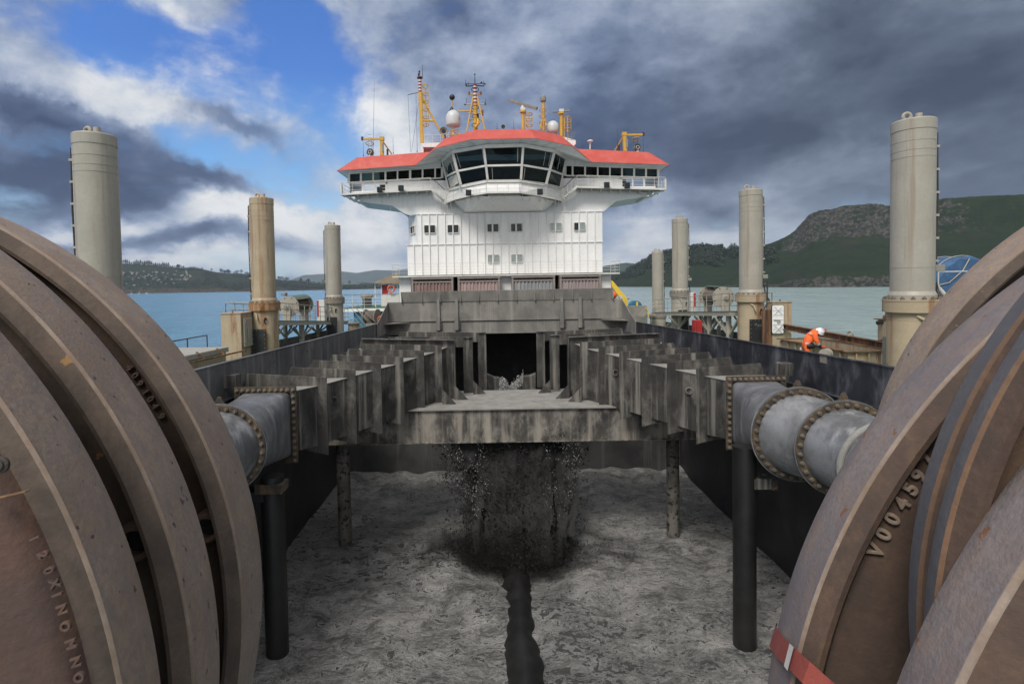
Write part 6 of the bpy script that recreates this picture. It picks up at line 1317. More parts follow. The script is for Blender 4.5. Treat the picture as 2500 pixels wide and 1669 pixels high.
for k, x, y in (('O', 400, 372), ('O', 1080, 330), ('P', 1250, 285), ('P', 1920, 310)):
    p = at(k, x, y, 51.6); mb = MB(); mb.bar(p + V((-.55, 0, 0)), p + V((.55, 0, 0)), .10, .07); mb.tube([p + V((-.55, 0, 0)), p + V((-.6, .3, .1))], .03, 6); mb.build('soffit_lamp', 'white2', sh, smooth=0)
# wheelhouse lining
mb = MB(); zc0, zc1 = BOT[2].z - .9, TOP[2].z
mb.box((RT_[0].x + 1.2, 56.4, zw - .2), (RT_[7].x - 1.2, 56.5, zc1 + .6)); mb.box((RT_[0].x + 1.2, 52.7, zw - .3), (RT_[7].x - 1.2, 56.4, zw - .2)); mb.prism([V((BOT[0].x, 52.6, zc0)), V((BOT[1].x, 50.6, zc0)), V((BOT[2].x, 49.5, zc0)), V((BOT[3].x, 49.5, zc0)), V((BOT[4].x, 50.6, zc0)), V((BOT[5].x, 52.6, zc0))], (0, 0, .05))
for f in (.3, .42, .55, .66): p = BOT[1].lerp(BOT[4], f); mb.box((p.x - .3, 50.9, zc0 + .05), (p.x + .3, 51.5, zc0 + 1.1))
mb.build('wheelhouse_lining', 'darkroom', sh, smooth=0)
# person at the helm, teal shirt
pz = at('O', 2290, 430, 50.4); hp_ = thing('person', 'person in a teal shirt standing behind the middle lower window of the bridge', 'person', (pz.x, 50.4, zc0 + .05))
pb = MB(); pb.lathe((pz.x, 50.4, zc0 + .05), (0, 0, 1), [(0, .15), (.5, .19), (pz.z - zc0 - .35, .20), (pz.z - zc0 - .1, .25), (pz.z - zc0 + .1, .27), (pz.z - zc0 + .2, .16), (pz.z - zc0 + .24, .07), (pz.z - zc0 + .34, .07), (pz.z - zc0 + .38, .10), (pz.z - zc0 + .47, .105), (pz.z - zc0 + .55, .07), (pz.z - zc0 + .58, .01)], 20)
for s_ in (-1, 1): pb.tube([(pz.x + .2 * s_, 50.4, pz.z + .1), (pz.x + .33 * s_, 50.35, pz.z - .18), (pz.x + .22 * s_, 50.1, pz.z - .38)], [.085, .065, .045], 10)
bo_ = pb.build('body', 'teal', hp_, smooth=60); bo_.data.materials.append(mt['skin']); bo_.data.materials.append(mt['navy'])
for p in bo_.data.polygons:
    zc_ = p.center.z + zc0 + .05
    if zc_ > pz.z + .17: p.material_index = 1
    elif zc_ < pz.z - .32: p.material_index = 2
MB().sphere((pz.x, 50.42, pz.z + .52), .11, 14, 8, 1, 1, .8).build('hair', 'navy', hp_)
# floodlights under the rails
for k, x, y, Y, lab in (('O', 890, 612, 50.9, 'black floodlight on the left wing walkway, nearer the stair'), ('O', 600, 634, 50.9, 'black floodlight on the left wing walkway, under the low lit panes'), ('O', 1812, 676, 48.6, 'black floodlight left of the middle window on the curved walkway'),
                        ('P', 1462, 570, 50.9, 'black floodlight on the right wing walkway, nearer the stair'), ('P', 1740, 576, 50.9, 'pale backed floodlight on the right wing walkway, under the low lit panes'), ('P', 550, 664, 48.6, 'black floodlight right of the middle window on the curved walkway')):
    c = at(k, x, y, Y); t = thing('floodlight', lab, 'floodlight', c + V((0, 0, -.3)), 'floodlights of the bridge')
    MB().box(c + V((-.24, -.14, -.24)), c + V((.24, .12, .26))).build('housing', 'black', t, smooth=0, bevel=.04); MB().box(c + V((-.18, -.16, -.18)), c + V((.18, -.14, .18))).build('lens', 'glass2', t, smooth=0); MB().tube([c + V((0, .12, 0)), c + V((0, .3, -.1)), c + V((0, .3, -.32))], .03, 6).build('bracket', 'white2', t)
# ------------------------------------------------------------------ containers
ylab = [('cont1', 185, 614, 735, 'dark red'), ('cont2', 660, 1094, 735, 'faded pink'), ('cont3', 1212, 1658, 730, 'grey blue'), ('cont4', 1706, 2130, 715, 'dusty mauve')]
for mname, x0, x1, yt, cn in ylab:
    p, q_ = py_(x0, 790, 48.), py_(x1, 790, 48.); zt2 = zs - .2; z0 = dz(50); zbase = z0
    t = thing('container', cn + ' corrugated container stowed under the white deckhouse', 'container', ((p.x + q_.x) / 2, 48.1, zbase), 'containers under the deckhouse')
    mb = MB(); W_ = .17
    for x in (p.x, q_.x - W_): mb.box((x, 48.00, zbase), (x + W_, 48.20, zt2))
    mb.box((p.x, 48.00, zt2 - .12), (q_.x, 48.18, zt2)); mb.box((p.x + W_, 48.05, zt2 - .42), (q_.x - W_, 48.15, zt2 - .30))
    for x in (p.x, q_.x - .2): mb.box((x - .01, 47.96, zt2 - .14), (x + .21, 48.20, zt2 + .02))
    for x in (p.x, q_.x - .1): mb.box((x, 48.20, zt2 - .1), (x + .1, 52.90, zt2))
    mb.build('frame', 'dustframe', t, smooth=0, bevel=.008)
    mb = MB(); n_ = 11; wdt = q_.x - p.x - 2 * W_; pts = []
    for i in range(n_):
        xa = p.x + W_ + wdt * i / n_; s_ = wdt / n_; pts += [(xa, 48.18), (xa + s_ * .38, 48.18), (xa + s_ * .5, 48.09), (xa + s_ * .88, 48.09)]
    pts.append((p.x + W_ + wdt, 48.18)); vs = []; fs = []
    for x, y in pts: vs += [V((x, y, zbase)), V((x, y, zt2 - .42))]
    for i in range(len(pts) - 1): fs.append((2 * i, 2 * i + 2, 2 * i + 3, 2 * i + 1))
    mb.add(vs, fs); mb.box((p.x + .03, 48.20, zbase), (p.x + .06, 52.90, zt2 - .1)); mb.box((q_.x - .06, 48.20, zbase), (q_.x - .03, 52.90, zt2 - .1)); mb.box((p.x + .06, 52.80, zbase), (q_.x - .06, 52.90, zt2 - .1))
    mb.build('panel', mname, t, smooth=0)
    mb = MB(); nn = 14
    for i in range(nn): x = p.x + W_ + wdt * i / nn; mb.bar((x, 48.07, zt2 - .28), (x + wdt / nn, 48.07, zt2 - .16 + (.05 if i % 2 else -.02)), .015, .03, V((0, 1, 0)))
    mb.build('lashing', 'rope', t, smooth=0)
# ------------------------------------------------------------------ masts, aerials and domes on the roof
def ladder_cage(mb, c, w_, z0, z1, nr, y):
    for s_ in (-.5, .5): mb.tube([(c + s_ * w_, y - .1, z0), (c + s_ * w_, y - .1, z1)], .03, 6)
    mb.tube([(c, y + w_ * .6, z0), (c, y + w_ * .6, z1)], .03, 6)
    for i in range(nr): mb.ring((c, y, z0 + (z1 - z0) * i / (nr - 1)), (0, .25, 1), w_ / 2, .035, 20, 6)
def stripes(t, c, r, z0, z1, n, y, m1='maroon', m2='white2'):
    mbs = (MB(), MB())
    for i in range(n): mbs[i % 2].cyl((c, y, z0 + (z1 - z0) * i / n), (c, y, z0 + (z1 - z0) * (i + 1) / n), r * (1 if i % 2 else 1.02), None, 16)
    mbs[0].build('red_band', m1, t); mbs[1].build('white_band', m2, t)
def whip(k, p, q_, Y, lab, r=.018):
    a, b = at(k, *p, Y), at(k, *q_, Y); mb = MB(); mb.tube([a, a + (b - a) * .08], r * 2.2, 8); mb.tube([a + (b - a) * .08, b], [r, r * .5], 6); tag(mb.build('whip_aerial', 'cable'), lab, 'aerial')
YM = 54.
# left mast with its ladder
lm = thing('signal_mast', 'yellow box mast with red striped top and side ladder, left on the roof', 'mast', at('M', 1222, 1160, YM))
a, b = at('M', 1222, 1160, YM), at('M', 1193, 440, YM); mb = MB(); mb.bar(a, b, .30, .30, V((0, 1, 0))); mb.tube([at('M', 1212, 495, YM), at('M', 1530, 1088, YM)], .10, 10); mb.tube([at('M', 1228, 842, YM), at('M', 1392, 842, YM)], .09, 10); mb.build('column', 'yellow', lm, smooth=30)
t1 = at('M', 1190, 240, YM); stripes(lm, b.x + .0, .15, b.z, t1.z, 9, YM); mb = MB(); mb.tube([t1, t1 + V((0, 0, .12))], [.28, .22], 10); mb.tube([t1 + V((-.1, 0, .1)), t1 + V((-.1, 0, .45))], [.09, .07], 8); mb.tube([at('M', 1184, 190, YM), at('M', 1183, 130, YM)], [.06, .02], 6); mb.sphere(at('M', 1184, 148, YM), .09, 10, 6); mb.tube([at('M', 1228, 240, YM), at('M', 1228, 45, YM)], [.03, .012], 6); mb.build('top_light', 'black', lm)
mb = MB(); c = at('M', 1272, 640, YM); ladder_cage(mb, c.x, .56, at('M', 1272, 905, YM).z, at('M', 1272, 355, YM).z, 6, YM); p0, p1 = at('M', 1240, 1150, YM), at('M', 1225, 300, YM)
for o in (-.03, .2): mb.tube([p0 + V((o, -.1, 0)), p1 + V((o, -.1, 0))], .018, 5)
for i in range(34): p = p0.lerp(p1, i / 34); mb.tube([p + V((-.03, -.1, 0)), p + V((.2, -.1, 0))], .012, 4)
mb.build('ladder', 'yellow', lm)
mb = MB(); y1, y2 = at('M', 1018, 475, YM), at('M', 1178, 440, YM); mb.tube([y1, y2], .03, 6)
for p, q_ in (((1022, 480), (1060, 1290)), ((1135, 460), (1155, 1290)), ((1172, 590), (1072, 1290))): mb.tube([at('M', *p, YM), at('M', *q_, YM)], .012, 5)
mb.build('signal_yard', 'cable', lm)
mb = MB(); p, q_ = at('M', 1205, 1280, 53.5), at('M', 1470, 1155, 53.5); mb.box((p.x, 53.5, p.z - .3), (p.x + .25, 55, q_.z)); mb.prism([at('M', 1205, 1160, 53.4), at('M', 1480, 1150, 53.4), at('M', 1420, 1215, 53.4), at('M', 1230, 1215, 53.4)], (0, 2.5, 0)); pl = mb.build('platform_base', 'white', lm, smooth=0)
mb = MB(); a = at('M', 1255, 1155, 53.4); b = at('M', 1540, 1100, 53.4); railing(mb, [a, V((b.x + .4, 53.4, a.z))], at('M', 1255, 1045, 53.4).z - a.z, .75, .022, (1., .6, .3)); mb.build('railing', 'white2', lm)
# dome with the black ball and cone
sd_ = thing('satellite_dome', 'white satellite dome with blue marks under a black cone and ball', 'satellite dome', at('M', 1664, 1060, YM), 'domes on the roof')
c0 = at('M', 1665, 930, YM); rr = abs(at('M', 1770, 800, YM).x - at('M', 1562, 800, YM).x) / 2; zt3 = at('M', 1665, 690, YM).z; h_ = zt3 - c0.z
MB().lathe((c0.x, YM, c0.z), (0, 0, 1), [(0, rr * .55), (.06, rr * .92), (.22, rr), (h_ * .55, rr), (h_ * .72, rr * .9), (h_ * .88, rr * .65), (h_ * .97, rr * .35), (h_, .02)], 40).build('radome', 'radome', sd_, smooth=60)
mb = MB(); mb.cyl((c0.x, YM, c0.z + .05), (c0.x, YM, c0.z - 1.6), .14, None, 14)
for s_ in (-1, 1): mb.tube([(c0.x + .1 * s_, YM, c0.z - .1), (c0.x + .75 * s_, YM, c0.z - .95)], .025, 6)
mb.build('pedestal', 'white2', sd_); mb = MB(); mb.lathe((c0.x - .12, YM, zt3 - .12), (0, 0, 1), [(0, .27), (.02, .27), (.45, .03)], 20); mb.sphere(at('M', 1648, 510, YM), rr * .385, 20, 12); mb.build('ball_and_cone', 'black', sd_)
MB().cyl((at('M', 1648, 640, YM).x, YM, zt3 + .3), at('M', 1648, 545, YM), .05, None, 8).build('ball_pole', 'yellow', sd_)
put_text('Se', .30, .004, [basis(V((math.cos(q_), math.sin(q_), 0)), V((0, 0, 1)), V((math.sin(q_), -math.cos(q_), 0)), V((c0.x + rr * 1.004 * math.sin(q_), YM - rr * 1.004 * math.cos(q_), c0.z + h_ * .42))) for q_ in (1.0, 1.28)], 'blue_mark', 'bluedrum', sd_)
p = at('M', 1527, 990, 52.8); hn = thing('horn', 'grey green loudhailer horn beside the dome pedestal', 'horn', p + V((0, 0, -.5))); MB().lathe(p, (.15, -1, 0), [(-.3, .08), (-.1, .16), (.08, .33), (.10, .36), (.08, .33), (-.05, .12)], 24, True, False).build('bell', 'steelgrey', hn); MB().lathe(p + V((.02, -.02, 0)), (.15, -1, 0), [(-.02, .05), (0, .2), (.01, .02)], 16).build('throat', 'black', hn); MB().tube([p + V((.1, .1, -.1)), p + V((.14, .1, -.7))], .07, 8).build('stand', 'cable', hn)
mb = MB(); p = at('M', 1700, 1010, 53.2); ladder_cage(mb, p.x, .5, at('M', 1700, 1050, 53.2).z, at('M', 1700, 985, 53.2).z, 2, 53.2); p2 = at('M', 1640, 1010, 53.2); ladder_cage(mb, p2.x, .25, at('M', 1700, 1050, 53.2).z, at('M', 1700, 985, 53.2).z, 2, 53.2); tag(mb.build('ladder_cage', 'yellow'), 'short yellow ladder hoops at the foot of the dome pedestal', 'ladder')
# centre mast
cm = thing('tripod_mast', 'yellow tripod mast with striped top and many cross arms, near the middle of the roof', 'mast', at('M', 1980, 970, YM))
a, b, c = at('M', 1981, 975, YM), at('M', 1975, 600, YM), at('M', 1972, 330, YM); mb = MB(); mb.tube([a, b], .20, 16)
mb.tube([at('M', 1855, 1000, YM - .5), at('M', 1945, 505, YM)], .07, 8); mb.tube([at('M', 2112, 965, YM - .5), at('M', 2003, 495, YM)], .07, 8); mb.tube([at('M', 1885, 845, YM), at('M', 1978, 800, YM)], .06, 8); mb.tube([at('M', 2080, 845, YM), at('M', 1978, 800, YM)], .06, 8)
mb.tube([at('M', 1722, 703, YM), at('M', 1975, 706, YM)], [.05, .09], 8)
for yy, xa, xb in ((470, 1882, 2064), (605, 1832, 2128), (738, 1866, 2094)): mb.tube([at('M', xa, yy, YM), at('M', xb, yy, YM)], .05, 8)
mb.tube([at('M', 2010, 770, YM - .2), at('M', 2020, 880, YM - .3), at('M', 1975, 940, YM - .3)], [.1, .16, .12], 10); mb.build('column', 'yellow', cm)
stripes(cm, b.x, .17, b.z, c.z, 11, YM); mb = MB()
for yy, rx in ((400, .34), (655, .32), (780, .3), (905, .3)): MB().ring(at('M', 1974, yy, YM - .1), (0, .3, 1), rx, .03, 20, 6).build('hoop', 'cable', cm)
mb.tube([at('M', 1845, 352, YM), at('M', 1975, 345, YM), at('M', 2105, 350, YM)], .06, 8); mb.tube([at('M', 1840, 318, YM), at('M', 1975, 322, YM), at('M', 2110, 312, YM)], .035, 8)
for xx, y0, y1_ in ((1838, 352, 258), (2092, 350, 275), (1878, 345, 290), (1850, 605, 525), (2125, 605, 528), (2112, 600, 570)): mb.tube([at('M', xx, y0, YM), at('M', xx, y1_, YM)], .022, 6)
mb.tube([at('M', 1971, 325, YM), at('M', 1970, 175, YM)], [.05, .025], 6); mb.sphere(at('M', 1970, 185, YM), .08, 8, 6)
for xx, yy in ((1848, 335), (2112, 322), (2062, 300), (1832, 612), (2118, 606), (2082, 720), (2082, 760)): MB().sphere(at('M', xx, yy, YM), .085, 8, 6).build('arm_light', 'black', cm)
mb.build('cross_arm', 'cable', cm); mb = MB()
for xx, yy in ((1888, 460), (2054, 458), (2080, 715)): p = at('M', xx, yy, YM); MB().cyl(p + V((0, 0, -.08)), p + V((0, 0, .16)), .10, None, 10).build('lamp', 'rust', cm); p = at('M', 2015, 800, YM - .3); MB().box(p + V((-.07, -.05, -.35)), p + V((.07, .05, .35))).build('box', 'steelgrey', cm, smooth=0)
# radars
for k, base, top, s0, s1, Y, lab, sz in (('N', (402, 600), (400, 385), (225, 236), (582, 340), 52., 'large flat bar radar scanner tilted on a yellow post right of the roof middle', .26), ('N', (890, 700), (890, 405), (778, 384), (1000, 370), 53., 'small bar radar scanner on a yellow post beside the second dome', .13)):
    a, b = at(k, *base, Y), at(k, *top, Y); t = thing('radar', lab, 'radar', a); MB().cyl(a + V((0, 0, -.4)), b, .15, None, 16).build('post', 'yellow', t)
    p, q_ = at(k, *s0, Y + (.9 if sz > .2 else 0)), at(k, *s1, Y - (.9 if sz > .2 else 0)); m_ = (p + q_) / 2
    mb = MB(); mb.cyl(b + V((0, 0, -.05)), b + V((0, 0, .10)), .30, None, 18); mb.build('post_cap', 'yellow', t); mb = MB(); mb.tube([b + V((0, 0, .1)), V((b.x, Y, m_.z - .1))], [.2, .13], 14); mb.box((b.x - .22, Y - .2, b.z + .12), (b.x + .22, Y + .2, b.z + .38)); mb.build('gearbox', 'white2', t, bevel=.03)
    MB().bar(p, q_, .22 if sz > .2 else .16, sz, V((0, 0, 1))).build('scanner', 'greyring' if sz > .2 else 'steelgrey', t, smooth=0, bevel=.03)
for x, y0, y1_, lab, Y in ((480, 600, 400, 'yellow hooped ladder cage beside the large radar', 52.), (970, 690, 450, 'yellow hooped ladder cage beside the small radar', 53.)):
    mb = MB(); c = at('N', x, 500, Y); ladder_cage(mb, c.x, .55 if x < 600 else .58, at('N', x, y1_ + 155 , Y).z, at('N', x, y1_ + 12, Y).z, 3, Y); mb.bar(V((c.x, Y + .1, at('N', x, y0, Y).z - .3)), V((c.x, Y + .1, at('N', x, y1_, Y).z)), .10, .06, V((0, 1, 0))); mb.bar(V((c.x - .33, Y, at('N', x, y0, Y).z - .3)), V((c.x - .33, Y, at('N', x, y1_, Y).z)), .06, .06, V((0, 1, 0))); tag(mb.build('ladder_cage', 'yellow'), lab, 'ladder')
# post with small dome
pd = thing('dome_mast', 'slim yellow mast with hoops topped by a small grey dome, right of the large radar', 'mast', at('N', 662, 630, 53.))
a, b = at('N', 663, 640, 53.), at('N', 660, 250, 53.); mb = MB(); mb.tube([a, b], .13, 14); mb.tube([at('N', 608, 620, 52.6), at('N', 655, 460, 53.)], .06, 8); mb.tube([at('N', 700, 560, 52.6), at('N', 668, 460, 53.)], .06, 8)
for yy in (362, 438, 520, 590): mb.ring(at('N', 653, yy, 52.9), (0, .3, 1), .30, .03, 20, 6)
for o in (-.3, .3): mb.tube([at('N', 653, 600, 52.9) + V((o, 0, 0)), at('N', 653, 275 if o < 0 else 360, 52.9) + V((o, 0, 0))], .015, 5)
mb.build('column', 'yellow', pd); MB().lathe(b + V((0, 0, -.05)), (0, 0, 1), [(0, .15), (.05, .26), (.1, .27), (.42, .27), (.55, .22), (.64, .12), (.66, .01)], 24).build('radome', 'steelgrey', pd)
d2 = thing('satellite_dome', 'plain white satellite dome right of the slim yellow hooped mast', 'satellite dome', at('N', 783, 660, 53.4), 'domes on the roof'); c = at('N', 783, 650, 53.4); rr = abs(at('N', 863, 580, 53.4).x - at('N', 702, 580, 53.4).x) / 2; h_ = at('N', 783, 496, 53.4).z - c.z
MB().lathe(c, (0, 0, 1), [(-.1, rr * .6), (.05, rr * .9), (.2, rr), (h_ * .5, rr), (h_ * .72, rr * .88), (h_ * .9, rr * .58), (h_ * .98, rr * .25), (h_, .01)], 40).build('radome', 'radome', d2, smooth=60); MB().cyl(c + V((0, 0, -.1)), c + V((0, 0, -1.2)), .25, None, 16).build('pedestal', 'white2', d2)
rp_ = thing('lookout_platform', 'small white platform with a grey rail behind the right shoulder of the roof', 'platform', at('N', 1000, 800, 53.)); mb = MB(); mb.prism([at('N', 880, 690, 53.), at('N', 1072, 742, 53.), at('N', 1075, 788, 53.), at('N', 1030, 830, 53.), at('N', 930, 760, 53.)], (0, 2, 0)); mb.build('base', 'white', rp_, smooth=0)
mb = MB()
for dy in (0, 1.6):
    pts = [(872, 632), (930, 630), (960, 645), (1068, 642), (1045, 700), (920, 700)]; mb.tube([at('N', x, y, 53.) + V((0, dy, 0)) for x, y in pts], .022, 6)
    for x in (965, 1020, 1050): mb.tube([at('N', x, 645, 53.) + V((0, dy, 0)), at('N', x, 745, 53.) + V((0, dy, 0))], .018, 6)
    mb.tube([at('N', 965, 735, 53.) + V((0, dy, 0)), at('N', 1060, 735, 53.) + V((0, dy, 0))], .016, 6)
mb.build('railing', 'steelgrey', rp_)
# davits
for k, base, top, tip, foot, rung, lab, Y in (('M', (655, 1335), (652, 1085), (375, 1105), (796, 1318), (480, 1165), 'yellow davit reaching left over the left wing roof', 53.), ('N', (1702, 885), (1690, 655), (1935, 672), (1570, 878), (1840, 728), 'yellow davit reaching right over the right wing roof', 53.)):
    a, b, c, d_ = at(k, *base, Y), at(k, *top, Y), at(k, *tip, Y), at(k, *foot, Y + .6); t = thing('davit', lab, 'davit', a); mb = MB(); mb.bar(a, b, .32, .32, V((0, 1, 0))); mb.bar(V((b.x, Y, c.z)), c, .14, .16); mb.tube([b + V((0, 0, -.2)), d_], .06, 8); mb.box(b + V((-.2, -.2, -.25)), b + V((.2, .2, .08))); mb.build('post', 'yellow', t, smooth=30)
    MB().cyl(c + V((0, 0, -.1)), c + V((0, 0, .22)), .11, None, 12).build('sheave_head', 'cable', t)
    e = at(k, *rung, Y + .1); mb = MB(); mb.ring(e, (0, .3, 1), .36, .035, 24, 6); mb.build('hoop', 'yellow', t); mb = MB(); zt4, zb4 = c.z + .2, a.z + .1
    for o in (-.18, .18): mb.tube([V((e.x + o, Y + .2, zb4)), V((e.x + o, Y + .2, zt4))], .014, 5)
    for i in range(7): z = zb4 + .2 + i * .28; mb.tube([V((e.x - .18, Y + .2, z)), V((e.x + .18, Y + .2, z))], .012, 5)
    mb.build('rope_ladder', 'cable', t); MB().box(a + V((.05, -.24, .3)), a + V((.22, -.16, 1.1))).build('ram', 'steelgrey', t, smooth=0)
    p = at(k, *( (733, 1330) if k == 'M' else (1622, 880)), Y); MB().cyl(p, p + V((0, 0, .55)), .09, None, 10).build('winch_drum', 'cable', t)
for k, x, y, Y, lab in (('M', 484, 1285, 52.7, 'round grey searchlight on the left wing roof under the davit'), ('N', 1860, 835, 52.7, 'round grey searchlight on the right wing roof under the davit')):
    p = at(k, x, y, Y); s_ = -1 if k == 'M' else 1; t = thing('searchlight', lab, 'searchlight', p + V((0, 0, -.4)), 'searchlights on the wing roofs'); ax = V((.35 * s_, -1, .2)).normalized()
    MB().lathe(p, ax, [(-.38, .08), (-.3, .24), (0, .32), (.08, .32)], 28, True, False).build('housing', 'steelgrey', t); MB().lathe(p, ax, [(.03, .29), (.04, .28), (.045, .01)], 24, False, True).build('lens', 'black', t); MB().ring(p + ax * .05, ax, .16, .03, 20, 6).build('lens_ring', 'rail', t); MB().cyl(p + V((0, 0, -.25)), p + V((0, 0, -.55)), .12, None, 12).build('foot', 'rail', t)
for k, p, q_, Y, lab in (('M', (527, 1340), (545, 275), 53., 'very tall thin whip aerial on the left wing roof'), ('M', (815, 1310), (810, 1080), 53., 'short whip aerial right of the left davit'), ('M', (392, 1345), (386, 1130), 52.8, 'whip aerial at the left end of the left wing roof'), ('M', (1153, 1290), (1148, 1010), 53., 'whip aerial left of the box mast foot'),
                         ('N', (286, 598), (278, 478), 52., 'short dark aerial left of the large radar'), ('N', (1607, 872), (1603, 588), 53., 'tall whip aerial left of the right davit'), ('N', (1935, 888), (1933, 690), 53., 'whip aerial under the tip of the right davit'), ('N', (72, 602), (70, 525), 52., 'shortest whip aerial on the middle of the roof')): whip(k, p, q_, Y, lab)
p = at('N', 1257, 760, 53.); t = thing('mushroom_aerial', 'small white mushroom shaped aerial on the right wing roof', 'aerial', at('N', 1255, 858, 53.)); MB().lathe(p, (0, 0, 1), [(-.06, .02), (-.05, .2), (.02, .28), (.08, .25), (.14, .1), (.15, .01)], 24).build('cap', 'helmet', t); MB().cyl(at('N', 1255, 860, 53.), p, .06, .05, 10).build('stem', 'white2', t)
p = at('N', 148, 572, 52.); t = thing('round_horn', 'small black round fog horn on the front middle of the roof', 'horn', p + V((0, 0, -.35))); MB().lathe(p, (0, -1, 0), [(-.3, .1), (-.1, .17), (.05, .18), (.06, .12), (.02, .02)], 20).build('bell', 'black', t); MB().box(p + V((-.06, 0, -.35)), p + V((.06, .1, -.1))).build('foot', 'white2', t, smooth=0)
# ------------------------------------------------------------------ the big wheels
SC = 1.5
def axv(a, b): return V((math.sin(a) * math.cos(b), math.cos(a) * math.cos(b), math.sin(b)))
def flange_mesh(C, ax, R, s0, s1, inner, n=220, bev=(.012, .024), web=.05):
    """s0 far edge, s1 near edge; rim slightly rounded, bevelled towards the near side"""
    b0, b1 = bev[0] * SC, bev[1] * SC
    return MB().lathe(C, ax, [(s0 * SC, inner), (s0 * SC, R - .03), (s0 * SC - .008, R - .006), (s0 * SC - .02, R), ((s0 + s1) / 2 * SC, R + .004), (s1 * SC + .005, R), (s1 * SC, R - .003), (s1 * SC - .001, R - .005)], n, False, False)
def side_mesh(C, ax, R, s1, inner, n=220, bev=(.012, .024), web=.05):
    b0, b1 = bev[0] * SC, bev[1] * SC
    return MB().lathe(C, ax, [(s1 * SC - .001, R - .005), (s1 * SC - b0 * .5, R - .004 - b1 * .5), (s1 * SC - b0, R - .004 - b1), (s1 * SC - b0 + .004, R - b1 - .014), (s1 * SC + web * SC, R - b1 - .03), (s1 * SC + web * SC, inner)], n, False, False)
def flange(C, ax, R, s0, s1, inner, n, root, m1, m2, bev=(.012, .024), web=.05, nm='flange', m3='wornedge', ew=.0035, clip=None):
    def B_(mb):
        if clip: mb.f = [f_ for f_ in mb.f if clip(sum((mb.v[k] for k in f_), V()) / len(f_))]
        return mb
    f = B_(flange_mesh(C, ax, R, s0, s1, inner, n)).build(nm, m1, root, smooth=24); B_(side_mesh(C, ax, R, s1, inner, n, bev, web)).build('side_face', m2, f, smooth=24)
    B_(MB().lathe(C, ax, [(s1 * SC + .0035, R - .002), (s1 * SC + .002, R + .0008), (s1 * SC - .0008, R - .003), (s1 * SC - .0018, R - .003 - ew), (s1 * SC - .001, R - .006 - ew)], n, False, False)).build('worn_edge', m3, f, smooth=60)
def glyphs(txt, pts, k, c, n, size, depth, nm, mat, parent, flip=1):
    mx = []
    for x, y in pts:
        p = atp(k, x, y, c, n); rad = (p - WC).copy(); rad = (rad - n * rad.dot(n)).normalized(); z = -n; xx = rad.cross(z).normalized()
        mx.append(basis(xx, rad, z, p))
    return put_text(txt, size, depth, mx, nm, mat, parent)
EYE = V((0, 0, H0))
# left wheel
C = EYE + V((-1.4097, 1.0955, -.6524)) * SC; ax = axv(R_(-8.92), R_(-4.66)); R = .9 * SC; WC = C
wl_ = thing('cable_sheave', 'huge brown triple flanged cable wheel filling the left foreground', 'cable wheel', C + V((0, 0, -R)), 'cable wheels in the foreground')
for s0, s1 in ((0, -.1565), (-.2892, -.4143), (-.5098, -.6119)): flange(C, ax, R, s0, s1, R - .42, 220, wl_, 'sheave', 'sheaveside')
MB().lathe(C, ax, [(.02, .3), (.02, R - .34), (-.15 * SC, R - .31), (-.24 * SC, R - .33), (-.44 * SC, R - .31), (-.62 * SC, R - .36), (-.62 * SC, .3)], 160, True, True).build('groove_core', 'groove', wl_, smooth=40)
fc = C + ax * (-.655 * SC); MB().lathe(fc, ax, [(.05, R - .024 * SC), (.02, R - .030 * SC), (.010, R - .05 * SC), (.004, R - .11 * SC), (.010, R - .26 * SC), (.03, .5), (.03, .3)], 160, False, False).build('web_face', 'sheaveface', wl_, smooth=60)
hub = MB().lathe(fc, ax, [(.05, .42), (-.03, .38), (-.04, .1), (-.04, .01)], 60, False, True).build('hub', 'sheaveface', wl_, smooth=40)
MB().cyl(fc - ax * .1, fc + ax * 1.4, .16, None, 40).build('axle', 'groove', wl_)
glyphs('120X1NOMNO', [(215, 668), (268, 768), (305, 865), (340, 945), (355, 1015), (385, 1105), (405, 1210), (440, 1320), (470, 1430), (490, 1525)], 'G', fc - ax * -.002, ax, .020, .0028, 'embossed_text', 'sheaveface', wl_)
c0_ = C + ax * ((-.1565 + .035) * SC); glyphs('4091049', [(826, 1040), (862, 1090), (893, 1140), (930, 1195), (960, 1240), (990, 1285), (1030, 1350)], 'E', c0_, ax, .027, .003, 'embossed_text', 'groove2', wl_)
MB().lathe(c0_ + ax * .006, ax, [(.0, R - .026 * SC), (.0, R - .2 * SC)], 160, False, False).build('groove_side', 'groove', wl_, smooth=60)
for k, x, y, s_, r_ in (('G', 838, 690, -.30, .036), ('G', 1275, 600, -.045, .036)):
    c = atp(k, x, y, C + ax * ((s_ - .10) * SC), ax); b = MB().lathe(c, ax, [(.12, r_ * 1.35), (0, r_ * 1.25), (-.012, r_ * 1.1), (-.012, r_ * .8), (.06, r_ * .72)], 36, False, False).build('eye_boss', 'sheaveface', wl_, smooth=40); MB().lathe(c, ax, [(.02, r_ * .8), (.021, .01)], 30, False, True).build('hole', 'black', b)
p = atp('G', -5, 215, fc - ax * .004, ax); bo2 = MB().lathe(p, ax, [(.004, .014), (-.002, .014), (-.003, .012), (-.003, .009), (-.006, .0085), (-.0065, .003)], 40, False, True).build('hub_bolt', 'flange', wl_, smooth=40)
p = atp('G', 60, 400, fc - ax * .015, ax); MB().bar(atp('G', -60, 430, fc - ax * .006, ax), atp('G', 170, 375, fc - ax * .006, ax), .003, .012, ax).build('lock_plate', 'rust', wl_, smooth=0, bevel=.001)
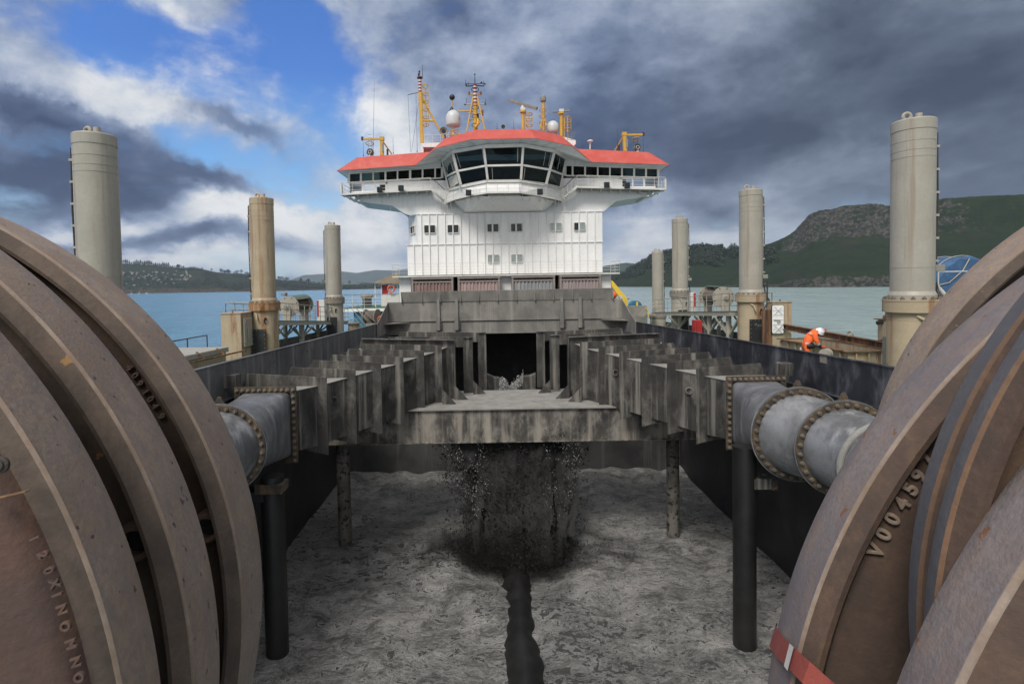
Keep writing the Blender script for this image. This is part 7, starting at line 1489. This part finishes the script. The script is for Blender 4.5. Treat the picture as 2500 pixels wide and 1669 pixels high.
# right wheel
C = EYE + V((1.2397, .5472, -.6965)) * SC; ax = axv(R_(15.68), R_(-6.48)); WC = C
wr_ = thing('cable_sheave', 'huge violet grey cable wheel with a red strap filling the right foreground', 'cable wheel', C + V((0, 0, -R)), 'cable wheels in the foreground')
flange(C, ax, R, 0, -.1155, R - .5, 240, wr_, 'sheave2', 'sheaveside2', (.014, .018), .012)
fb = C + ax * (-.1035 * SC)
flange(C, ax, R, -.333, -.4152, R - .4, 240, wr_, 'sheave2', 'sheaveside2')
MB().lathe(C + ax * (-.40 * SC), ax, [(.0, R - .024 * SC), (.0, R - .1 * SC), (.01, R - .3 * SC), (.02, .25), (.02, .01)], 160, False, True).build('web_face', 'sheaveface', wr_, smooth=60)
MB().cyl(C - ax * 1.1, C + ax * 1.2, .16, None, 40).build('axle', 'groove', wr_)
glyphs('V004597', [(x + 26, y + 14) for x, y in [(1120, 700), (1166, 596), (1222, 498), (1285, 402), (1338, 308), (1392, 225), (1446, 122)]], 'K', fb - ax * .002, ax, .036, .0045, 'embossed_text', 'wornedge', wr_)
KD = .70; C2 = EYE + V((1.438, .4512, -.5096)) * SC * KD; ax2 = axv(.5066, -.103)
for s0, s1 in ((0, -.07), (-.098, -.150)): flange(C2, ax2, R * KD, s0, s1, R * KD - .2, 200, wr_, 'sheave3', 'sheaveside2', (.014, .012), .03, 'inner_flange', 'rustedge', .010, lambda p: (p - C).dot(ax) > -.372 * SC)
gc_ = MB().lathe(C2, ax2, [(-.02, R * KD - .2), (-.03, R * KD - .09), (-.18, R * KD - .09), (-.20, R * KD - .2)], 160, False, False); gc_.f = [f_ for f_ in gc_.f if (sum((gc_.v[k] for k in f_), V()) / 4 - C).dot(ax) > -.372 * SC]; gc_.build('groove_core', 'groove', wr_, smooth=40)
CA = EYE + V((2.0292, 1.5387, -.553)) * SC; axA = axv(.2294, .1526); WC = CA
wa_ = thing('cable_sheave', 'second brown grey cable wheel rim rising behind the strapped right wheel', 'cable wheel', CA + V((0, 0, -R)), 'cable wheels in the foreground')
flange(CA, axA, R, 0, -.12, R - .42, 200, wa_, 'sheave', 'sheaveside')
MB().lathe(CA + axA * (-.09 * SC), axA, [(.0, R - .024 * SC), (.0, R - .1 * SC), (.01, R - .3 * SC), (.02, .2), (.02, .01)], 120, False, True).build('web_face', 'groove', wa_, smooth=60); MB().cyl(CA - axA * .5, CA + axA * .9, .16, None, 32).build('axle', 'groove', wa_)
# red strap over the rim
C = EYE + V((1.2397, .5472, -.6965)) * SC
sts = [(('K', 520, 1160, .06), ('K', 500, 1280, .06)), (('K', 505, 1195, .012), ('K', 464, 1325, .012)), (('K', 560, 1275, -.075), ('K', 520, 1405, -.075)), (('K', 625, 1335, -.128), ('K', 590, 1470, -.128)), (('K', 725, 1425, -.165), ('K', 675, 1560, -.165)), (('K', 860, 1545, -.172), ('K', 800, 1675, -.172)), (('K', 1000, 1660, -.172), ('K', 930, 1800, -.172))]
mb = MB(); top = [atp(a[0], a[1], a[2], C + ax * (a[3] * SC), ax) for a, b in sts]; bot = [atp(b[0], b[1], b[2], C + ax * (b[3] * SC), ax) for a, b in sts]
for lst in (top, bot):
    for i, p in enumerate(lst): d = (EYE - p).normalized(); lst[i] = p + d * .012
for i in range(len(top) - 1):
    d0, d1 = (EYE - top[i]).normalized() * -.006, (EYE - top[i + 1]).normalized() * -.006
    mb.hexa([top[i], top[i + 1], bot[i + 1], bot[i], top[i] + d0, top[i + 1] + d1, bot[i + 1] + d1, bot[i] + d0])
sp = mb.build('strap', 'strap', smooth=40); tag(sp, 'dull red webbing strap with a white tag looped over the rim of the right wheel', 'strap')
q0, q1, q2, q3 = top[2].lerp(top[3], .55), top[2].lerp(top[3], .95), bot[2].lerp(bot[3], .95), bot[2].lerp(bot[3], .6)
MB().prism([p + (EYE - p).normalized() * .006 for p in (q0, q1, q2 + (q2 - q1) * .12, q3 + (q3 - q0) * .06)], (EYE - q0).normalized() * .003).build('white_tag', 'white2', sp, smooth=0)
# ------------------------------------------------------------------ the worker
import bmesh
YP = 19.2
def pw(x, y, dy=0.): p = at('S2', x, y, YP); return V((p.x, YP + dy, p.z))
wk_ = thing('person', 'person in an orange suit and white helmet bending over the open bin', 'person', V((pw(450, 1200).x, YP, dz(YP))))
hipc = pw(500, 1130); foot = dz(YP) + .07
J = [(hipc, .165), (pw(560, 930), .165), (pw(680, 720), .185), (pw(810, 590), .175), (pw(935, 530), .085), (pw(1010, 505), .072), (pw(1075, 525), .098), (pw(1120, 570), .085),      # 0-7 spine, head
     (hipc + V((-.01, -.10, -.06)), .115), (V((hipc.x - .03, YP - .12, dz(YP) + .50)), .082), (V((hipc.x - .10, YP - .13, foot)), .055), (V((hipc.x + .10, YP - .14, foot - .03)), .05),
     (hipc + V((.02, .10, -.06)), .115), (V((hipc.x + .06, YP + .13, dz(YP) + .50)), .082), (V((hipc.x + .0, YP + .14, foot)), .055), (V((hipc.x + .2, YP + .15, foot - .03)), .05),
     (pw(740, 660, -.17), .095), (pw(770, 860, -.22), .082), (pw(830, 1010, -.22), .066), (pw(900, 1085, -.2), .056), (pw(1010, 1150, -.18), .042),
     (pw(900, 560, .17), .09), (pw(1060, 480, .24), .075), (pw(1230, 470, .26), .062), (pw(1330, 468, .27), .052), (pw(1400, 465, .28), .042)]
ED = [(0, 1), (1, 2), (2, 3), (3, 4), (4, 5), (5, 6), (6, 7), (0, 8), (8, 9), (9, 10), (10, 11), (0, 12), (12, 13), (13, 14), (14, 15), (3, 16), (16, 17), (17, 18), (18, 19), (19, 20), (3, 21), (21, 22), (22, 23), (23, 24), (24, 25)]
def skinned(J, ED, root, lev=2):
    bm = bmesh.new(); L = bm.verts.layers.skin.verify(); vs = []
    for i, (p, r) in enumerate(J): v = bm.verts.new(p); v[L].radius = (r, r); v[L].use_root = (i == root); vs.append(v)
    for a, b in ED: bm.edges.new((vs[a], vs[b]))
    me = bpy.data.meshes.new('skeleton'); bm.to_mesh(me); bm.free(); o = bpy.data.objects.new('skeleton', me); COL.objects.link(o)
    o.modifiers.new('s', 'SKIN'); s_ = o.modifiers.new('d', 'SUBSURF'); s_.levels = s_.render_levels = lev
    dg = bpy.context.evaluated_depsgraph_get(); dg.update(); m2 = bpy.data.meshes.new_from_object(o.evaluated_get(dg)); mb = MB().add([v.co.copy() for v in m2.vertices], [tuple(p.vertices) for p in m2.polygons])
    bpy.data.objects.remove(o); bpy.data.meshes.remove(me); bpy.data.meshes.remove(m2); return mb
body = skinned(J, ED, 0).build('body', 'orange', wk_, smooth=180)
for mn in ('navy', 'skin', 'reflect', 'black'): body.data.materials.append(mt[mn])
o0 = ROOT[wk_.name]
def segd(p, a, b):
    t_ = max(0, min(1, (p - a).dot(b - a) / (b - a).length_squared)); return (p - a.lerp(b, t_)).length, t_
for f in body.data.polygons:
    p = f.center + o0; best = min(((segd(p, J[a][0], J[b][0])[0] - (J[a][1] + J[b][1]) / 2, i) for i, (a, b) in enumerate(ED))); i = best[1]; t_ = segd(p, J[ED[i][0]][0], J[ED[i][1]][0])[1]; m_ = 0
    if i in (18, 19, 22, 23, 24): m_ = 1
    elif i in (4, 5, 6): m_ = 2
    elif i in (10, 14) or (i in (9, 13) and t_ > .85): m_ = 4
    elif i == 17 and t_ > .62: m_ = 3
    elif i == 0 and .55 < t_ < .85: m_ = 3
    elif i == 2 and .15 < t_ < .55: m_ = 3
    elif i in (8, 12) and .1 < t_ < .22: m_ = 3
    f.material_index = m_
hc = pw(1095, 500); hd = (pw(1140, 420) - pw(1075, 540)); up_ = V((hd.x, -.10, hd.z)).normalized()
hm = MB(); hm.lathe(hc - up_ * .02, up_, [(-.01, .150), (.0, .152), (.012, .150), (.02, .132), (.06, .125), (.10, .098), (.125, .055), (.132, .01)], 32, False, True); fw_ = up_.cross(V((0, 1, 0))).normalized()
for o in (-.03, 0, .03): hm.tube([hc + up_ * (.118 - abs(o) * .3) + V((0, o, 0)) + fw_ * -.08 - up_ * .03, hc + up_ * (.118) + V((0, o, 0)), hc + up_ * .09 + V((0, o, 0)) + fw_ * .09 - up_ * .02], .012, 6)
hm.build('helmet', 'helmet', wk_, smooth=60)
MB().ring(hc - up_ * .03, up_, .118, .014, 24, 6).build('helmet_band', 'navy', wk_)
fcp = hc - up_ * .10; MB().sphere(fcp + fw_ * .09, .018, 8, 6).build('nose', 'skin', wk_)
mb = MB(); mb.sphere(pw(560, 1100, -.2), .125, 14, 10, 1.25, .5, .75); mb.build('tool_pouch', 'black', wk_)
mb = MB(); mb.tube([pw(560, 950, -.19), pw(640, 990, -.2), pw(700, 1060, -.19)], .03, 8); mb.build('belt_strap', 'navy', wk_)
def glove(w0, d, side, nm='glove'):
    d = d.normalized(); s_ = d.cross(side).normalized(); mb = MB(); palm = w0 + d * .07
    mb.tube([w0 - d * .03, w0 + d * .02, palm + d * .02], [.036, .042, .044], 10)
    for i, (o, l) in enumerate(((-.033, .075), (-.011, .088), (.011, .082), (.033, .066))):
        b = palm + d * .015 + side * o; mb.tube([b, b + d * l * .45, b + d * l * .8 - s_ * .02, b + d * l - s_ * .045], [.0125, .0118, .011, .008], 8)
    b = w0 + d * .03 + side * .04; mb.tube([b, b + d * .035 + side * .03, b + d * .07 + side * .035 - s_ * .02], [.014, .012, .009], 8)
    return mb.build(nm, 'glove', wk_, smooth=60)
glove(J[20][0], V((1, .1, -.10)), V((0, -1, 0))); glove(J[25][0], V((1, .2, -.12)), V((0, -1, 0)))
# ------------------------------------------------------------------ air between here and the far hills
m, t = mat_nodes('thin sea haze'); pv = t.new('ShaderNodeVolumePrincipled'); pv.inputs['Color'].default_value = (.66, .80, 1., 1); pv.inputs['Density'].default_value = 4.2e-5; pv.inputs['Anisotropy'].default_value = .1
o_ = t.new('ShaderNodeOutputMaterial'); t.l.new(pv.outputs[0], o_.inputs['Volume']); mt['haze'] = m
tag(MB().box((-15500, -700, -1.5), (15500, 17000, 760)).build('haze', 'haze', smooth=0), kind='stuff')
